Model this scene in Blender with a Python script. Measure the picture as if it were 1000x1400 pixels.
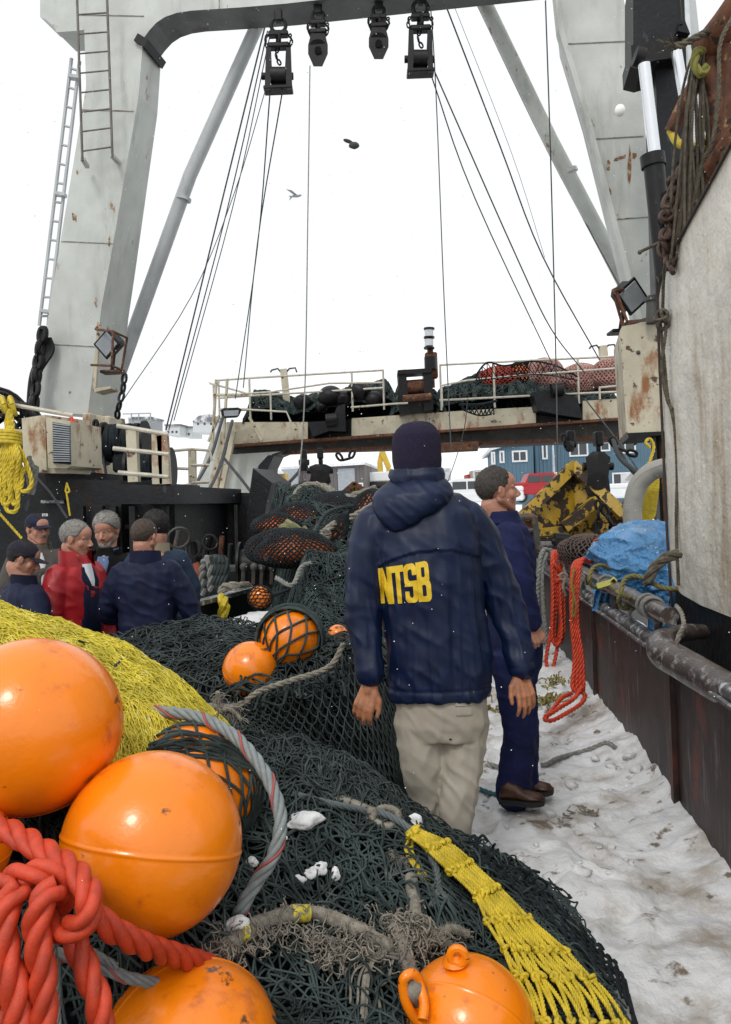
import bpy, math, random
import numpy as np
from mathutils import Vector, Matrix
from mathutils.bvhtree import BVHTree
random.seed(7); rng = np.random.default_rng(7)
for o in list(bpy.data.objects): bpy.data.objects.remove(o, do_unlink=True)
scene = bpy.context.scene
COL = scene.collection
rad = math.radians

# ------------------------------------------------------------------ camera, world, sun, exposure
FPX = 1100.0
CAMZ = 1.65
cam_d = bpy.data.cameras.new('camera'); cam = bpy.data.objects.new('camera', cam_d); COL.objects.link(cam)
cam_d.sensor_fit = 'VERTICAL'; cam_d.sensor_height = 36.0; cam_d.lens = 36.0 * FPX / 1400.0
cam_d.clip_start = 0.05; cam_d.clip_end = 5000
cam.rotation_mode = 'XYZ'
CR = Matrix.Rotation(rad(90 - 0.63), 3, 'X') @ Matrix.Rotation(rad(-2.4), 3, 'Z')
cam.matrix_world = Matrix.Translation((0, 0, CAMZ)) @ CR.to_4x4()
scene.camera = cam

SUN_EL, SUN_AZ = 48.0, 200.0      # azimuth clockwise from +Y (north): behind the camera, to its left
world = bpy.data.worlds.new('World'); scene.world = world; world.use_nodes = True
wn, wl = world.node_tree.nodes, world.node_tree.links
bg = wn['Background']
sky = wn.new('ShaderNodeTexSky'); sky.sky_type = 'NISHITA'; sky.sun_disc = False
sky.sun_elevation = rad(SUN_EL); sky.sun_rotation = rad(SUN_AZ); sky.dust_density = 6; sky.air_density = 1.2
hs = wn.new('ShaderNodeHueSaturation'); hs.inputs['Saturation'].default_value = 0.30; hs.inputs['Value'].default_value = 1.0
wl.new(sky.outputs[0], hs.inputs['Color'])
cl = wn.new('ShaderNodeMixRGB'); cl.inputs['Fac'].default_value = 0.82   # thick even cloud over the clear sky
cl.inputs['Color2'].default_value = (10.1, 10.35, 10.5, 1)
wl.new(hs.outputs[0], cl.inputs['Color1']); wl.new(cl.outputs[0], bg.inputs['Color'])
bg.inputs['Strength'].default_value = 0.10
sun_d = bpy.data.lights.new('sun', 'SUN'); sun = bpy.data.objects.new('sun', sun_d); COL.objects.link(sun)
sun_d.energy = 0.9; sun_d.angle = rad(12); sun_d.color = (1.0, 0.965, 0.92)
sdir = Vector((math.sin(rad(SUN_AZ)) * math.cos(rad(SUN_EL)), math.cos(rad(SUN_AZ)) * math.cos(rad(SUN_EL)), math.sin(rad(SUN_EL))))
sun.rotation_euler = (-sdir).to_track_quat('-Z', 'Y').to_euler(); sun.location = (0, 0, 30)
scene.view_settings.view_transform = 'Standard'; scene.view_settings.look = 'None'
scene.view_settings.gamma = 1.0; scene.view_settings.exposure = 0.2
scene.render.engine = 'CYCLES'

# ------------------------------------------------------------------ helpers
V = lambda *a: np.array(a, dtype=float)
CRn = np.array(CR)
def P(px, py, Y):
    """point seen at photograph pixel (px, py) at distance Y along the view"""
    d = CRn @ V(px - 500, 700 - py, -FPX)
    return V(0, 0, CAMZ) + d * (Y / d[1])
def RP(px, Y): return px * Y / FPX
def onH(px, py, H, off=0.0, y0=1.0, y1=8.0):
    d = CRn @ V(px - 500, 700 - py, -FPX)
    for Y in np.arange(y0, y1, 0.01):
        p = V(0, 0, CAMZ) + d * (Y / d[1])
        if p[2] <= H(p[0], p[1]): return p + V(0, 0, off)
    return V(0, 0, CAMZ) + d * (y1 / d[1])

def nrm(v):
    v = np.asarray(v, float); n = np.linalg.norm(v, axis=-1, keepdims=True); return v / np.maximum(n, 1e-9)

class Noise:
    def __init__(s, seed, scale=1.0, octs=3, n=10):
        g = np.random.default_rng(seed); s.w = []
        a = 1.0; f = scale
        for o in range(octs):
            k = nrm(g.normal(size=(n, 3))) * f * (0.6 + 0.8 * g.random((n, 1)))
            s.w.append((k, g.random(n) * 6.28, a / math.sqrt(n))); a *= 0.5; f *= 2.1
    def __call__(s, p):
        p = np.asarray(p, float); out = np.zeros(p.shape[:-1])
        for k, ph, a in s.w: out += a * np.sin(p @ k.T + ph).sum(-1) * 1.2
        return out
def n2(nz, x, y, z=0.0):
    x = np.asarray(x, float); y = np.asarray(y, float)
    x, y = np.broadcast_arrays(x, y)
    return nz(np.stack([x, y, np.full(x.shape, z)], -1))

class MB:
    def __init__(s): s.v = []; s.f = []; s.m = []; s.n = 0; s.mi = 0; s.smooth = True
    def add(s, verts, faces):
        verts = np.asarray(verts, float).reshape(-1, 3); s.v.append(verts)
        if isinstance(faces, np.ndarray): fl = (faces + s.n).tolist()
        else: fl = [[i + s.n for i in f] for f in faces]
        s.f += fl; s.m += [s.mi] * len(fl); s.n += len(verts); return s
    def box(s, c, size, rz=0.0, R=None, bev=0.0):
        sx, sy, sz = [a / 2 for a in size]
        if bev <= 0:
            v = np.array([[x, y, z] for x in (-sx, sx) for y in (-sy, sy) for z in (-sz, sz)], float)
            f = [[0, 1, 3, 2], [4, 6, 7, 5], [0, 4, 5, 1], [2, 3, 7, 6], [0, 2, 6, 4], [1, 5, 7, 3]]
        else:
            v = []; b = min(bev, sx * .9, sy * .9, sz * .9)
            for x in (-1, 1):
                for y in (-1, 1):
                    for z in (-1, 1):
                        v += [[x * sx, y * (sy - b), z * (sz - b)], [x * (sx - b), y * sy, z * (sz - b)], [x * (sx - b), y * (sy - b), z * sz]]
            v = np.array(v)
            I = lambda x, y, z, k: ((x * 2 + y) * 2 + z) * 3 + k
            f = [[I(0,0,0,0),I(0,0,1,0),I(0,1,1,0),I(0,1,0,0)], [I(1,0,0,0),I(1,1,0,0),I(1,1,1,0),I(1,0,1,0)],
                 [I(0,0,0,1),I(1,0,0,1),I(1,0,1,1),I(0,0,1,1)], [I(0,1,0,1),I(0,1,1,1),I(1,1,1,1),I(1,1,0,1)],
                 [I(0,0,0,2),I(0,1,0,2),I(1,1,0,2),I(1,0,0,2)], [I(0,0,1,2),I(1,0,1,2),I(1,1,1,2),I(0,1,1,2)]]
            for x in (0, 1):
                for y in (0, 1):
                    for z in (0, 1): f.append([I(x, y, z, 0), I(x, y, z, 1), I(x, y, z, 2)])
            for a in (0, 1):
                for b_ in (0, 1):
                    f.append([I(a, b_, 0, 0), I(a, b_, 1, 0), I(a, b_, 1, 1), I(a, b_, 0, 1)])
                    f.append([I(a, 0, b_, 0), I(a, 1, b_, 0), I(a, 1, b_, 2), I(a, 0, b_, 2)])
                    f.append([I(0, a, b_, 1), I(1, a, b_, 1), I(1, a, b_, 2), I(0, a, b_, 2)])
        if R is None:
            c_, s_ = math.cos(rz), math.sin(rz); R = np.array([[c_, -s_, 0], [s_, c_, 0], [0, 0, 1]])
        return s.add(v @ np.asarray(R).T + np.asarray(c, float), f)
    def beam(s, p0, p1, w, h, up=(0, 0, 1), bev=0.0):
        p0 = np.asarray(p0, float); p1 = np.asarray(p1, float); L = np.linalg.norm(p1 - p0)
        d = (p1 - p0) / L; x = nrm(np.cross(d, up)); z = np.cross(x, d)
        return s.box((p0 + p1) / 2, (w, L, h), R=np.stack([x, d, z], 1), bev=bev)
    def strands(s, A, r, n=4, caps=False):
        """A: (N,K,3) polylines; r scalar or (N,) or (N,K)"""
        A = np.asarray(A, float); N, K, _ = A.shape
        r = np.asarray(r, float)
        if r.ndim == 0: r = np.full((N, K), float(r))
        elif r.ndim == 1: r = np.repeat(r[:, None], K, 1)
        T = np.empty_like(A); T[:, 1:-1] = A[:, 2:] - A[:, :-2]; T[:, 0] = A[:, 1] - A[:, 0]; T[:, -1] = A[:, -1] - A[:, -2]
        T = nrm(T)
        ref = np.where(np.abs(T[:, :1, 2:3]) > 0.85, np.array([1.0, 0, 0]), np.array([0, 0, 1.0])) * np.ones((N, 1, 3))
        U = np.empty_like(A); u = ref[:, 0]
        for k in range(K):
            u = nrm(u - (u * T[:, k]).sum(-1, keepdims=True) * T[:, k]); U[:, k] = u
        W = np.cross(T, U)
        a = np.arange(n) * 2 * math.pi / n
        ring = A[:, :, None] + r[:, :, None, None] * (U[:, :, None] * np.cos(a)[None, None, :, None] + W[:, :, None] * np.sin(a)[None, None, :, None])
        base = (np.arange(N) * K * n)[:, None, None] + (np.arange(K - 1) * n)[None, :, None]
        j = np.arange(n)[None, None, :]; j2 = (np.arange(n) + 1) % n; j2 = j2[None, None, :]
        F = np.stack([base + j, base + j2, base + n + j2, base + n + j], -1).reshape(-1, 4)
        s.add(ring.reshape(-1, 3), F)
        if caps:
            st = s.n - N * K * n
            for q in range(N):
                b = st + q * K * n
                s.f.append([b + i for i in range(n)][::-1]); s.f.append([b + (K - 1) * n + i for i in range(n)]); s.m += [s.mi] * 2
        return s
    def tube(s, pts, r, n=10, caps=True): return s.strands(np.array([pts], float), np.array([r]) if np.ndim(r) else r, n, caps)
    def cyl(s, p0, p1, r0, r1=None, n=16): return s.tube([p0, p1], [r0, r0 if r1 is None else r1], n)
    def loft(s, rings, caps=True):
        K = len(rings); n = len(rings[0]); F = []
        for k in range(K - 1):
            for i in range(n): F.append([k * n + i, k * n + (i + 1) % n, (k + 1) * n + (i + 1) % n, (k + 1) * n + i])
        if caps: F += [list(range(n))[::-1], [(K - 1) * n + i for i in range(n)]]
        return s.add(np.concatenate([np.asarray(r) for r in rings]), F)
    def ell(s, c, r, R=None, nu=16, nv=12, fn=None):
        r = np.ones(3) * np.asarray(r, float)
        v = [[0, 0, 1]]
        for i in range(1, nv):
            th = math.pi * i / nv
            for j in range(nu): ph = 2 * math.pi * j / nu; v.append([math.sin(th) * math.cos(ph), math.sin(th) * math.sin(ph), math.cos(th)])
        v.append([0, 0, -1]); v = np.array(v, float)
        if fn is not None: v = v * fn(v)[:, None]
        v = v * r
        if R is not None: v = v @ np.asarray(R).T
        F = [[0, 1 + j, 1 + (j + 1) % nu] for j in range(nu)]
        for i in range(nv - 2):
            for j in range(nu): a = 1 + i * nu; F.append([a + j, a + nu + j, a + nu + (j + 1) % nu, a + (j + 1) % nu])
        a = 1 + (nv - 2) * nu; e = len(v) - 1
        F += [[a + (j + 1) % nu, a + j, e] for j in range(nu)]
        return s.add(v + np.asarray(c, float), F)
    def cap(s, p0, p1, r0, r1, n=12):
        """closed tapered capsule"""
        p0 = np.asarray(p0, float); p1 = np.asarray(p1, float); d = nrm(p1 - p0)
        pts = []; rr = []
        for t in (math.pi * .47, math.pi * .3, math.pi * .15): pts.append(p0 - d * r0 * math.sin(t)); rr.append(r0 * math.cos(t))
        pts += [p0, p1]; rr += [r0, r1]
        for t in (math.pi * .15, math.pi * .3, math.pi * .47): pts.append(p1 + d * r1 * math.sin(t)); rr.append(r1 * math.cos(t))
        return s.tube(pts, rr, n)
    def poly_prism(s, front, back):
        n = len(front); F = [list(range(n)), list(range(n, 2 * n))[::-1]]
        for i in range(n): F.append([i, i + n, (i + 1) % n + n, (i + 1) % n])
        return s.add(np.concatenate([front, back]), F)
    def pprism(s, px, D, t):
        """front outline given in photo pixels at distance D (number or function), thickness vector t"""
        fr = np.array([P(x, y, D(x) if callable(D) else D) for x, y in px]); return s.poly_prism(fr, fr + np.asarray(t, float))
    def grid(s, A, closed_u=False):
        nu, nv, _ = A.shape; F = []
        I = np.arange(nu * nv).reshape(nu, nv)
        F = np.stack([I[:-1, :-1], I[1:, :-1], I[1:, 1:], I[:-1, 1:]], -1).reshape(-1, 4)
        s.add(A.reshape(-1, 3), F)
        if closed_u: s.f += (np.stack([I[-1, :-1], I[0, :-1], I[0, 1:], I[-1, 1:]], -1).reshape(-1, 4) + s.n - nu * nv).tolist(); s.m += [s.mi] * (nv - 1)
        return s
    def rope(s, pts, R, lay=None, n=6, strands=3, res=None, tracer=None):
        pts = spline(pts); L = np.r_[0, np.cumsum(np.linalg.norm(np.diff(pts, axis=0), axis=1))]
        lay = lay or R * 7.0; res = res or lay / 9; K = max(6, int(L[-1] / res)); t = np.linspace(0, L[-1], K)
        C = np.stack([np.interp(t, L, pts[:, i]) for i in range(3)], 1)
        T = np.gradient(C, axis=0); T = nrm(T); u = np.array([0, 0, 1.0]) if abs(T[0, 2]) < .8 else np.array([1.0, 0, 0])
        U = np.empty_like(C)
        for k in range(K): u = nrm(u - (u @ T[k]) * T[k]); U[k] = u
        W = np.cross(T, U); A = []
        for q in range(strands):
            a = 2 * math.pi * (t / lay + q / strands); A.append(C + R * .50 * (U * np.cos(a)[:, None] + W * np.sin(a)[:, None]))
        m0 = s.mi
        s.strands(np.array(A), R * .52 if strands == 3 else R * .42, n, caps=True)
        if tracer is not None:
            s.mi = tracer; a = 2 * math.pi * (t / lay + .5 / strands)
            s.strands(np.array([C + R * .84 * (U * np.cos(a)[:, None] + W * np.sin(a)[:, None])]), R * .17, 5, caps=True); s.mi = m0
        return s
    def torus(s, c, nrmv, R, r, n=20, m=8, a0=0.0, a1=2 * math.pi, sx=1.0):
        z = nrm(nrmv); x = nrm(np.cross(z, [0.13, 0.2, 1.0] if abs(z[2]) < .9 else [1.0, 0, 0])); y = np.cross(z, x)
        full = abs(a1 - a0 - 2 * math.pi) < 1e-6
        a = np.linspace(a0, a1, n + 1)
        pts = np.asarray(c, float) + R * (np.cos(a)[:, None] * x * sx + np.sin(a)[:, None] * y)
        return s.tube(pts, r, m, caps=not full)
    def chain(s, pts, L=0.10, r=0.012, n=6):
        pts = spline(pts); D = np.r_[0, np.cumsum(np.linalg.norm(np.diff(pts, axis=0), axis=1))]
        st = L - 2.2 * r; k = max(1, int(D[-1] / st)); t = (np.arange(k) + .5) * D[-1] / k
        C = np.stack([np.interp(t, D, pts[:, i]) for i in range(3)], 1)
        e = np.stack([np.interp(t + .01, D, pts[:, i]) for i in range(3)], 1) - np.stack([np.interp(t - .01, D, pts[:, i]) for i in range(3)], 1)
        for i in range(k):
            d = nrm(e[i]); u = nrm(np.cross(d, [.3, .8, .1] if abs(d[1]) < .8 else [1., 0, 0])); w = np.cross(d, u)
            if i % 2: u = w
            h = L / 2 - r; g = L * .30 - r * .6; ring = []
            for a in np.linspace(0, 2 * math.pi, 15): ring.append(C[i] + u * g * math.sin(a) + d * (np.clip(h * 1.25 * math.cos(a), -h, h)))
            s.tube(ring, r, n, caps=False)
        return s

def spline(pts, k=8):
    pts = np.asarray(pts, float)
    if len(pts) < 3: return np.stack([np.linspace(pts[0][i], pts[-1][i], 9) for i in range(3)], 1)
    q = np.concatenate([[2 * pts[0] - pts[1]], pts, [2 * pts[-1] - pts[-2]]]); out = []
    for i in range(1, len(q) - 2):
        p0, p1, p2, p3 = q[i - 1:i + 3]
        for t in np.arange(k) / k:
            out.append(.5 * (2 * p1 + (p2 - p0) * t + (2 * p0 - 5 * p1 + 4 * p2 - p3) * t * t + (3 * p1 - p0 - 3 * p2 + p3) * t ** 3))
    out.append(pts[-1]); return np.array(out)

def wpos(o):
    p = V(*o.location)
    while o.parent: o = o.parent; p = p + V(*o.location)
    return p
def build(name, mb, mat, parent=None, flat=False, origin=None):
    mats = mat if isinstance(mat, (list, tuple)) else [mat]
    if isinstance(mb, MB):
        v = np.concatenate(mb.v); me = bpy.data.meshes.new(name)
        if origin is None:
            origin = wpos(parent) if parent else V((v[:, 0].min() + v[:, 0].max()) / 2, (v[:, 1].min() + v[:, 1].max()) / 2, v[:, 2].min())
        me.from_pydata((v - origin).tolist(), [], mb.f)
        if len(set(mb.m)) > 1: me.polygons.foreach_set('material_index', mb.m)
    else:
        me = mb; v = np.empty(len(me.vertices) * 3); me.vertices.foreach_get('co', v); v = v.reshape(-1, 3); me.name = name
        if origin is None:
            origin = wpos(parent) if parent else V((v[:, 0].min() + v[:, 0].max()) / 2, (v[:, 1].min() + v[:, 1].max()) / 2, v[:, 2].min())
        me.vertices.foreach_set('co', (v - origin).ravel()); me.materials.clear()
    me.polygons.foreach_set('use_smooth', [not flat] * len(me.polygons))
    for m in mats: me.materials.append(m)
    if not flat and isinstance(mb, MB) and not getattr(mb, 'allsmooth', False) and len(mb.f) < 2500:
        try: me.set_sharp_from_angle(angle=rad(38))
        except Exception: pass
    me.update()
    o = bpy.data.objects.new(name, me); COL.objects.link(o)
    if parent is None: o.location = origin
    else: o.parent = parent; o.location = origin - wpos(parent)
    return o
def tag(o, label=None, cat=None, group=None, kind=None):
    if label: o['label'] = label
    if cat: o['category'] = cat
    if group: o['group'] = group
    if kind: o['kind'] = kind
    return o
def thing(name, label, cat, loc, group=None):
    o = bpy.data.objects.new(name, None); COL.objects.link(o); o.location = Vector([float(a) for a in loc]); o.empty_display_size = .1
    return tag(o, label, cat, group)
def copy_tree(o, parent=None):
    c = o.copy(); COL.objects.link(c)
    if parent is not None: c.parent = parent
    for ch in [q for q in bpy.data.objects if q.parent == o]: copy_tree(ch, c)
    return c
def remesh(mb, voxel, smooth=4, factor=.5):
    me = bpy.data.meshes.new('tmp'); me.from_pydata(np.concatenate(mb.v).tolist(), [], mb.f)
    ob = bpy.data.objects.new('tmp', me); COL.objects.link(ob)
    m = ob.modifiers.new('r', 'REMESH'); m.mode = 'VOXEL'; m.voxel_size = voxel
    if smooth: q = ob.modifiers.new('s', 'SMOOTH'); q.factor = factor; q.iterations = smooth
    dg = bpy.context.evaluated_depsgraph_get(); out = bpy.data.meshes.new_from_object(ob.evaluated_get(dg))
    bpy.data.objects.remove(ob); bpy.data.meshes.remove(me); return out
def displace(me, fn):
    n = len(me.vertices); v = np.empty(n * 3); me.vertices.foreach_get('co', v); v = v.reshape(-1, 3)
    nn = np.array([q.vector[:] for q in me.vertex_normals]); v2 = v + nn * fn(v, nn)[:, None]
    me.vertices.foreach_set('co', v2.ravel()); me.update(); return me

# ------------------------------------------------------------------ materials
MATS = {}
def mat(name, col, rough=.6, metal=0.0, var=.12, vs=6.0, col2=None, mix=None, mscale=3.0, mthr=.55, mwid=.06, stretch=(1, 1, 1),
        bump=.0, bs=60.0, spec=.5, coat=0.0, trans=0.0, sss=0.0, rough2=None, third=None, tthr=.6, tscale=9.0, tstretch=(1, 1, 1), bump2=0.0, bs2=8.0, twid=.05, sheen=0.0, local=False):
    m = bpy.data.materials.new(name); m.use_nodes = True; N, L = m.node_tree.nodes, m.node_tree.links
    b = N['Principled BSDF']; b.inputs['Roughness'].default_value = rough; b.inputs['Metallic'].default_value = metal
    b.inputs['Specular IOR Level'].default_value = spec; b.inputs['Coat Weight'].default_value = coat; b.inputs['Coat Roughness'].default_value = .12
    b.inputs['Transmission Weight'].default_value = trans; b.inputs['Sheen Weight'].default_value = sheen
    if sss: b.inputs['Subsurface Weight'].default_value = sss; b.inputs['Subsurface Radius'].default_value = (.02, .008, .004); b.inputs['Subsurface Scale'].default_value = 1
    if local: g = N.new('ShaderNodeTexCoord'); gp = g.outputs['Object']
    else: g = N.new('ShaderNodeNewGeometry'); gp = g.outputs['Position']
    def mapping(st):
        mp = N.new('ShaderNodeMapping'); mp.inputs['Scale'].default_value = st; L.new(gp, mp.inputs['Vector']); return mp.outputs[0]
    def noise(sc, st=(1, 1, 1), det=5, rg=.6):
        t = N.new('ShaderNodeTexNoise'); t.inputs['Scale'].default_value = sc; t.inputs['Detail'].default_value = det; t.inputs['Roughness'].default_value = rg
        L.new(mapping(st), t.inputs['Vector']); return t.outputs['Fac']
    def ramp(f, a, b_):
        r = N.new('ShaderNodeMapRange'); r.inputs['From Min'].default_value = a; r.inputs['From Max'].default_value = b_; r.interpolation_type = 'SMOOTHSTEP'
        L.new(f, r.inputs['Value']); return r.outputs[0]
    def mixc(f, c1, c2):
        x = N.new('ShaderNodeMixRGB'); L.new(f, x.inputs['Fac'])
        for c, k in ((c1, 'Color1'), (c2, 'Color2')):
            if isinstance(c, tuple): x.inputs[k].default_value = (*c[:3], 1)
            else: L.new(c, x.inputs[k])
        return x.outputs[0]
    c = tuple(col)
    lo = tuple(a * (1 - var) for a in c); hi = tuple(min(1, a * (1 + var)) for a in c)
    cur = mixc(ramp(noise(vs), .3, .7), lo, hi)
    if col2 is not None:
        f = ramp(noise(mscale, stretch, 8, .65), mthr, mthr + mwid); cur = mixc(f, cur, tuple(col2))
        if rough2 is not None:
            rr = N.new('ShaderNodeMapRange'); rr.inputs['To Min'].default_value = rough; rr.inputs['To Max'].default_value = rough2; L.new(f, rr.inputs['Value']); L.new(rr.outputs[0], b.inputs['Roughness'])
    if third is not None: cur = mixc(ramp(noise(tscale, tstretch, 8, .6), tthr, tthr + twid), cur, tuple(third))
    L.new(cur, b.inputs['Base Color'])
    if bump or bump2:
        prev = None
        for st_, sc in ((bump, bs), (bump2, bs2)):
            if not st_: continue
            bp = N.new('ShaderNodeBump'); bp.inputs['Strength'].default_value = min(1, st_ * 1.0); bp.inputs['Distance'].default_value = .6 / sc
            L.new(noise(sc, (1, 1, 1), 4), bp.inputs['Height'])
            if prev: L.new(prev, bp.inputs['Normal'])
            prev = bp.outputs[0]
        L.new(prev, b.inputs['Normal'])
    MATS[name] = m; return m

RUST = (.16, .055, .02)
M_paint = mat('gantry paint', (.49, .51, .48), .45, var=.12, vs=1.5, col2=(.24, .12, .05), mscale=3.2, mthr=.635, mwid=.05, stretch=(1, 1, .6), third=(.30, .31, .27), tthr=.52, tscale=1.2, twid=.25, tstretch=(2.5, 2.5, .5), bump=.08, bs=25)
M_paint_s = mat('gantry side paint', (.47, .49, .50), .42, var=.10, vs=1.5, col2=(.28, .14, .06), mscale=3.0, mthr=.72, mwid=.05, third=(.30, .31, .31), tthr=.56, tscale=1.3, twid=.2, tstretch=(3, 3, .4), bump=.08, bs=25)
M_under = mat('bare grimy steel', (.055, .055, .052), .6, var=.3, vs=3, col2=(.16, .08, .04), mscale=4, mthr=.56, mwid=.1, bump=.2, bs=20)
M_cream = mat('rusty cream paint', (.50, .455, .34), .5, var=.14, vs=2.5, col2=(.25, .10, .03), mscale=3.6, mthr=.52, mwid=.15, stretch=(1, 1, .45), third=(.09, .04, .02), tthr=.61, tscale=7, bump=.15, bs=30)
M_white_wall = mat('weathered white wall', (.66, .63, .56), .5, var=.12, vs=2.0, col2=(.40, .30, .19), mscale=2.4, mthr=.46, mwid=.3, stretch=(2.4, 2.4, .5), third=(.20, .13, .08), tthr=.63, tscale=4.5, tstretch=(3.5, 3.5, .35), twid=.14, bump=.3, bs=45, bump2=.25, bs2=6)
M_black = mat('black hull paint', (.008, .009, .011), .45, spec=.3, var=.4, vs=4, col2=(.024, .014, .010), mscale=5, mthr=.55, mwid=.15, third=(.035, .038, .042), tthr=.63, tscale=12, tstretch=(1, 1, .3), bump=.3, bs=20)
M_blackmetal = mat('black gear steel', (.007, .007, .008), .45, spec=.3, var=.4, vs=10, col2=(.035, .02, .014), mscale=14, mthr=.58, mwid=.1, bump=.25, bs=60)
M_rust = mat('brown rust', (.12, .045, .02), .75, var=.35, vs=12, col2=(.35, .22, .10), mscale=10, mthr=.60, mwid=.08, third=(.03, .015, .01), tthr=.56, tscale=16, bump=.5, bs=70)
M_bulwark = mat('maroon steel bulwark', (.026, .015, .013), .48, spec=.3, var=.5, vs=3, col2=(.14, .125, .12), mscale=20, mthr=.53, mwid=.22, stretch=(1, 1, .16), third=(.13, .028, .018), tthr=.57, tscale=2.6, twid=.14, tstretch=(1, 1, .6), bump=.2, bs=60)
M_frost = mat('frosted steel cap', (.06, .055, .055), .35, var=.3, vs=10, col2=(.50, .51, .53), mscale=16, mthr=.48, mwid=.2, bump=.4, bs=90)
M_pipe = mat('wet brown rail pipe', (.06, .045, .04), .32, var=.3, vs=9, col2=(.34, .33, .33), mscale=20, mthr=.50, mwid=.22, bump=.5, bs=80, coat=.3)
M_railing = mat('off white railing paint', (.50, .47, .39), .5, var=.15, vs=8, col2=(.22, .10, .04), mscale=7, mthr=.60, mwid=.08)
M_net = mat('dark green net twine', (.043, .060, .058), .95, var=.55, vs=7, col2=(.13, .15, .14), mscale=5, mthr=.55, mwid=.2, spec=.2)
M_netbase = mat('shade dark packed net', (.005, .007, .008), .95, var=.5, vs=25, bump=1, bs=40, spec=.1)  # net body near black: shade in the gaps between twines, put into the colour
M_netblack = mat('black net twine', (.011, .016, .019), .85, var=.4, vs=9, spec=.3)
M_netgreen = mat('green grey net twine', (.036, .048, .047), .85, var=.5, vs=6, spec=.3, col2=(.09, .10, .09), mscale=8, mthr=.6, mwid=.15)
M_netred = mat('red net twine', (.38, .05, .03), .8, var=.4, vs=5, spec=.3)
M_netpink = mat('faded pink net twine', (.40, .23, .20), .85, var=.3, vs=5, spec=.3)
M_yellow_net = mat('yellow polypropylene', (.66, .56, .055), .6, var=.22, vs=10, col2=(.80, .76, .34), mscale=20, mthr=.55, mwid=.2, spec=.4)
M_yrope = mat('yellow rope', (.56, .42, .022), .55, var=.2, vs=20)
M_grope = mat('grey rope', (.20, .20, .185), .85, var=.25, vs=30, bump=.5, bs=300)
M_tan = mat('frayed tan rope', (.22, .20, .165), .95, var=.35, vs=40, bump=.8, bs=250)
M_lgrey = mat('pale grey synthetic rope', (.21, .245, .245), .6, var=.15, vs=30, bump=.4, bs=250)
M_trace = mat('red tracer yarn', (.42, .09, .08), .7)
M_redrope = mat('red polypropylene rope', (.52, .045, .012), .5, var=.2, vs=25, bump=.6, bs=260, col2=(.50, .10, .05), mscale=30, mthr=.6, mwid=.15)
M_snow = mat('dirty trodden snow', (.63, .63, .635), .5, var=.12, vs=3, col2=(.33, .285, .235), mscale=2.2, mthr=.47, mwid=.20, third=(.16, .12, .085), tthr=.585, tscale=8, twid=.09, bump=.5, bs=34, bump2=.4, bs2=140)
M_snowclean = mat('clean snow', (.78, .79, .80), .6, var=.03, bump=.5, bs=60, sss=.0)
M_wire = mat('steel wire', (.05, .055, .06), .5, var=.2)
M_gold = mat('yellow painted trawl steel', (.42, .26, .018), .5, var=.15, vs=5, col2=(.035, .022, .016), mscale=4.6, mthr=.495, mwid=.02, third=(.20, .09, .03), tthr=.64, tscale=12, bump=.3, bs=40, rough2=.8)
M_blue = mat('blue tarpaulin', (.05, .21, .44), .25, var=.2, vs=5, bump=.9, bs=9, bump2=.8, bs2=26, coat=.3)
M_glass = mat('dark window glass', (.03, .035, .04), .1, var=.1, spec=.8)
M_hose = mat('grey ribbed hose', (.30, .29, .26), .5, var=.1)
def buoy_mat():
    m = mat('orange buoy vinyl', (.93, .235, .003), .27, var=.05, vs=5, col2=(.55, .12, .006), mscale=7, mthr=.55, mwid=.16, third=(.12, .045, .012), tthr=.63, tscale=9, twid=.06, tstretch=(1, 1, 1.8), bump=.12, bs=45, coat=.35)
    return m
M_buoy = buoy_mat()
M_buoyd = mat('dull orange float', (.62, .13, .015), .5, var=.2, vs=12, col2=(.25, .06, .02), mscale=12, mthr=.6)
# clothes and skin
M_jacket = mat('navy nylon', (.0022, .0095, .040), .48, var=.2, vs=10, bump=.12, bs=400, spec=.35)
M_beanie = mat('dark purple knit', (.012, .008, .030), .95, var=.3, vs=80, bump=1, bs=220)
M_cover = mat('blue cotton coverall', (.0085, .0125, .058), .8, var=.25, vs=12, bump=.12, bs=400, spec=.25)
M_khaki = mat('khaki trousers', (.38, .345, .285), .85, var=.08, vs=8, bump=.12, bs=400)
M_skin = mat('skin', (.42, .20, .135), .5, var=.12, vs=25, sss=.0, col2=(.52, .19, .13), mscale=18, mthr=.58, mwid=.2)
M_skin_hand = mat('weathered skin', (.36, .15, .075), .5, var=.25, vs=35, bump=.2, bs=160)
M_gold_letter = mat('yellow print', (.74, .50, .02), .5, var=.06, vs=30)
M_white = mat('white cloth', (.62, .65, .68), .8, var=.05)
M_whitep = mat('white vehicle paint', (.70, .71, .72), .35, var=.04)
M_redj = mat('red jacket', (.33, .006, .012), .5, var=.2, vs=8, bump=.12, bs=400)
M_navy = mat('dark navy wool', (.007, .009, .026), .85, spec=.25, var=.25, vs=15, bump=.12, bs=400)
M_navy2 = mat('navy cloth', (.0055, .009, .034), .65, spec=.25, var=.25, vs=15, bump=.12, bs=400)
M_coat = mat('black coat', (.005, .0045, .005), .9, spec=.2, var=.3, vs=15, bump=.12, bs=400)
M_denim = mat('slate blue jacket', (.018, .032, .062), .8, spec=.25, var=.2, vs=10, bump=.12, bs=400)
M_bluesh = mat('blue shirt', (.10, .16, .30), .8)
M_brownj = mat('brown grey jacket', (.07, .06, .05), .8)
M_hair_g = mat('grey hair', (.20, .19, .175), .8, var=.35, vs=60, bump=.25, bs=400)
M_hair_d = mat('dark hair', (.008, .006, .0055), .7, var=.35, vs=60, bump=.25, bs=400)
M_hair_b = mat('short brown hair', (.06, .042, .032), .8, var=.35, vs=60, bump=.25, bs=400)
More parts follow.
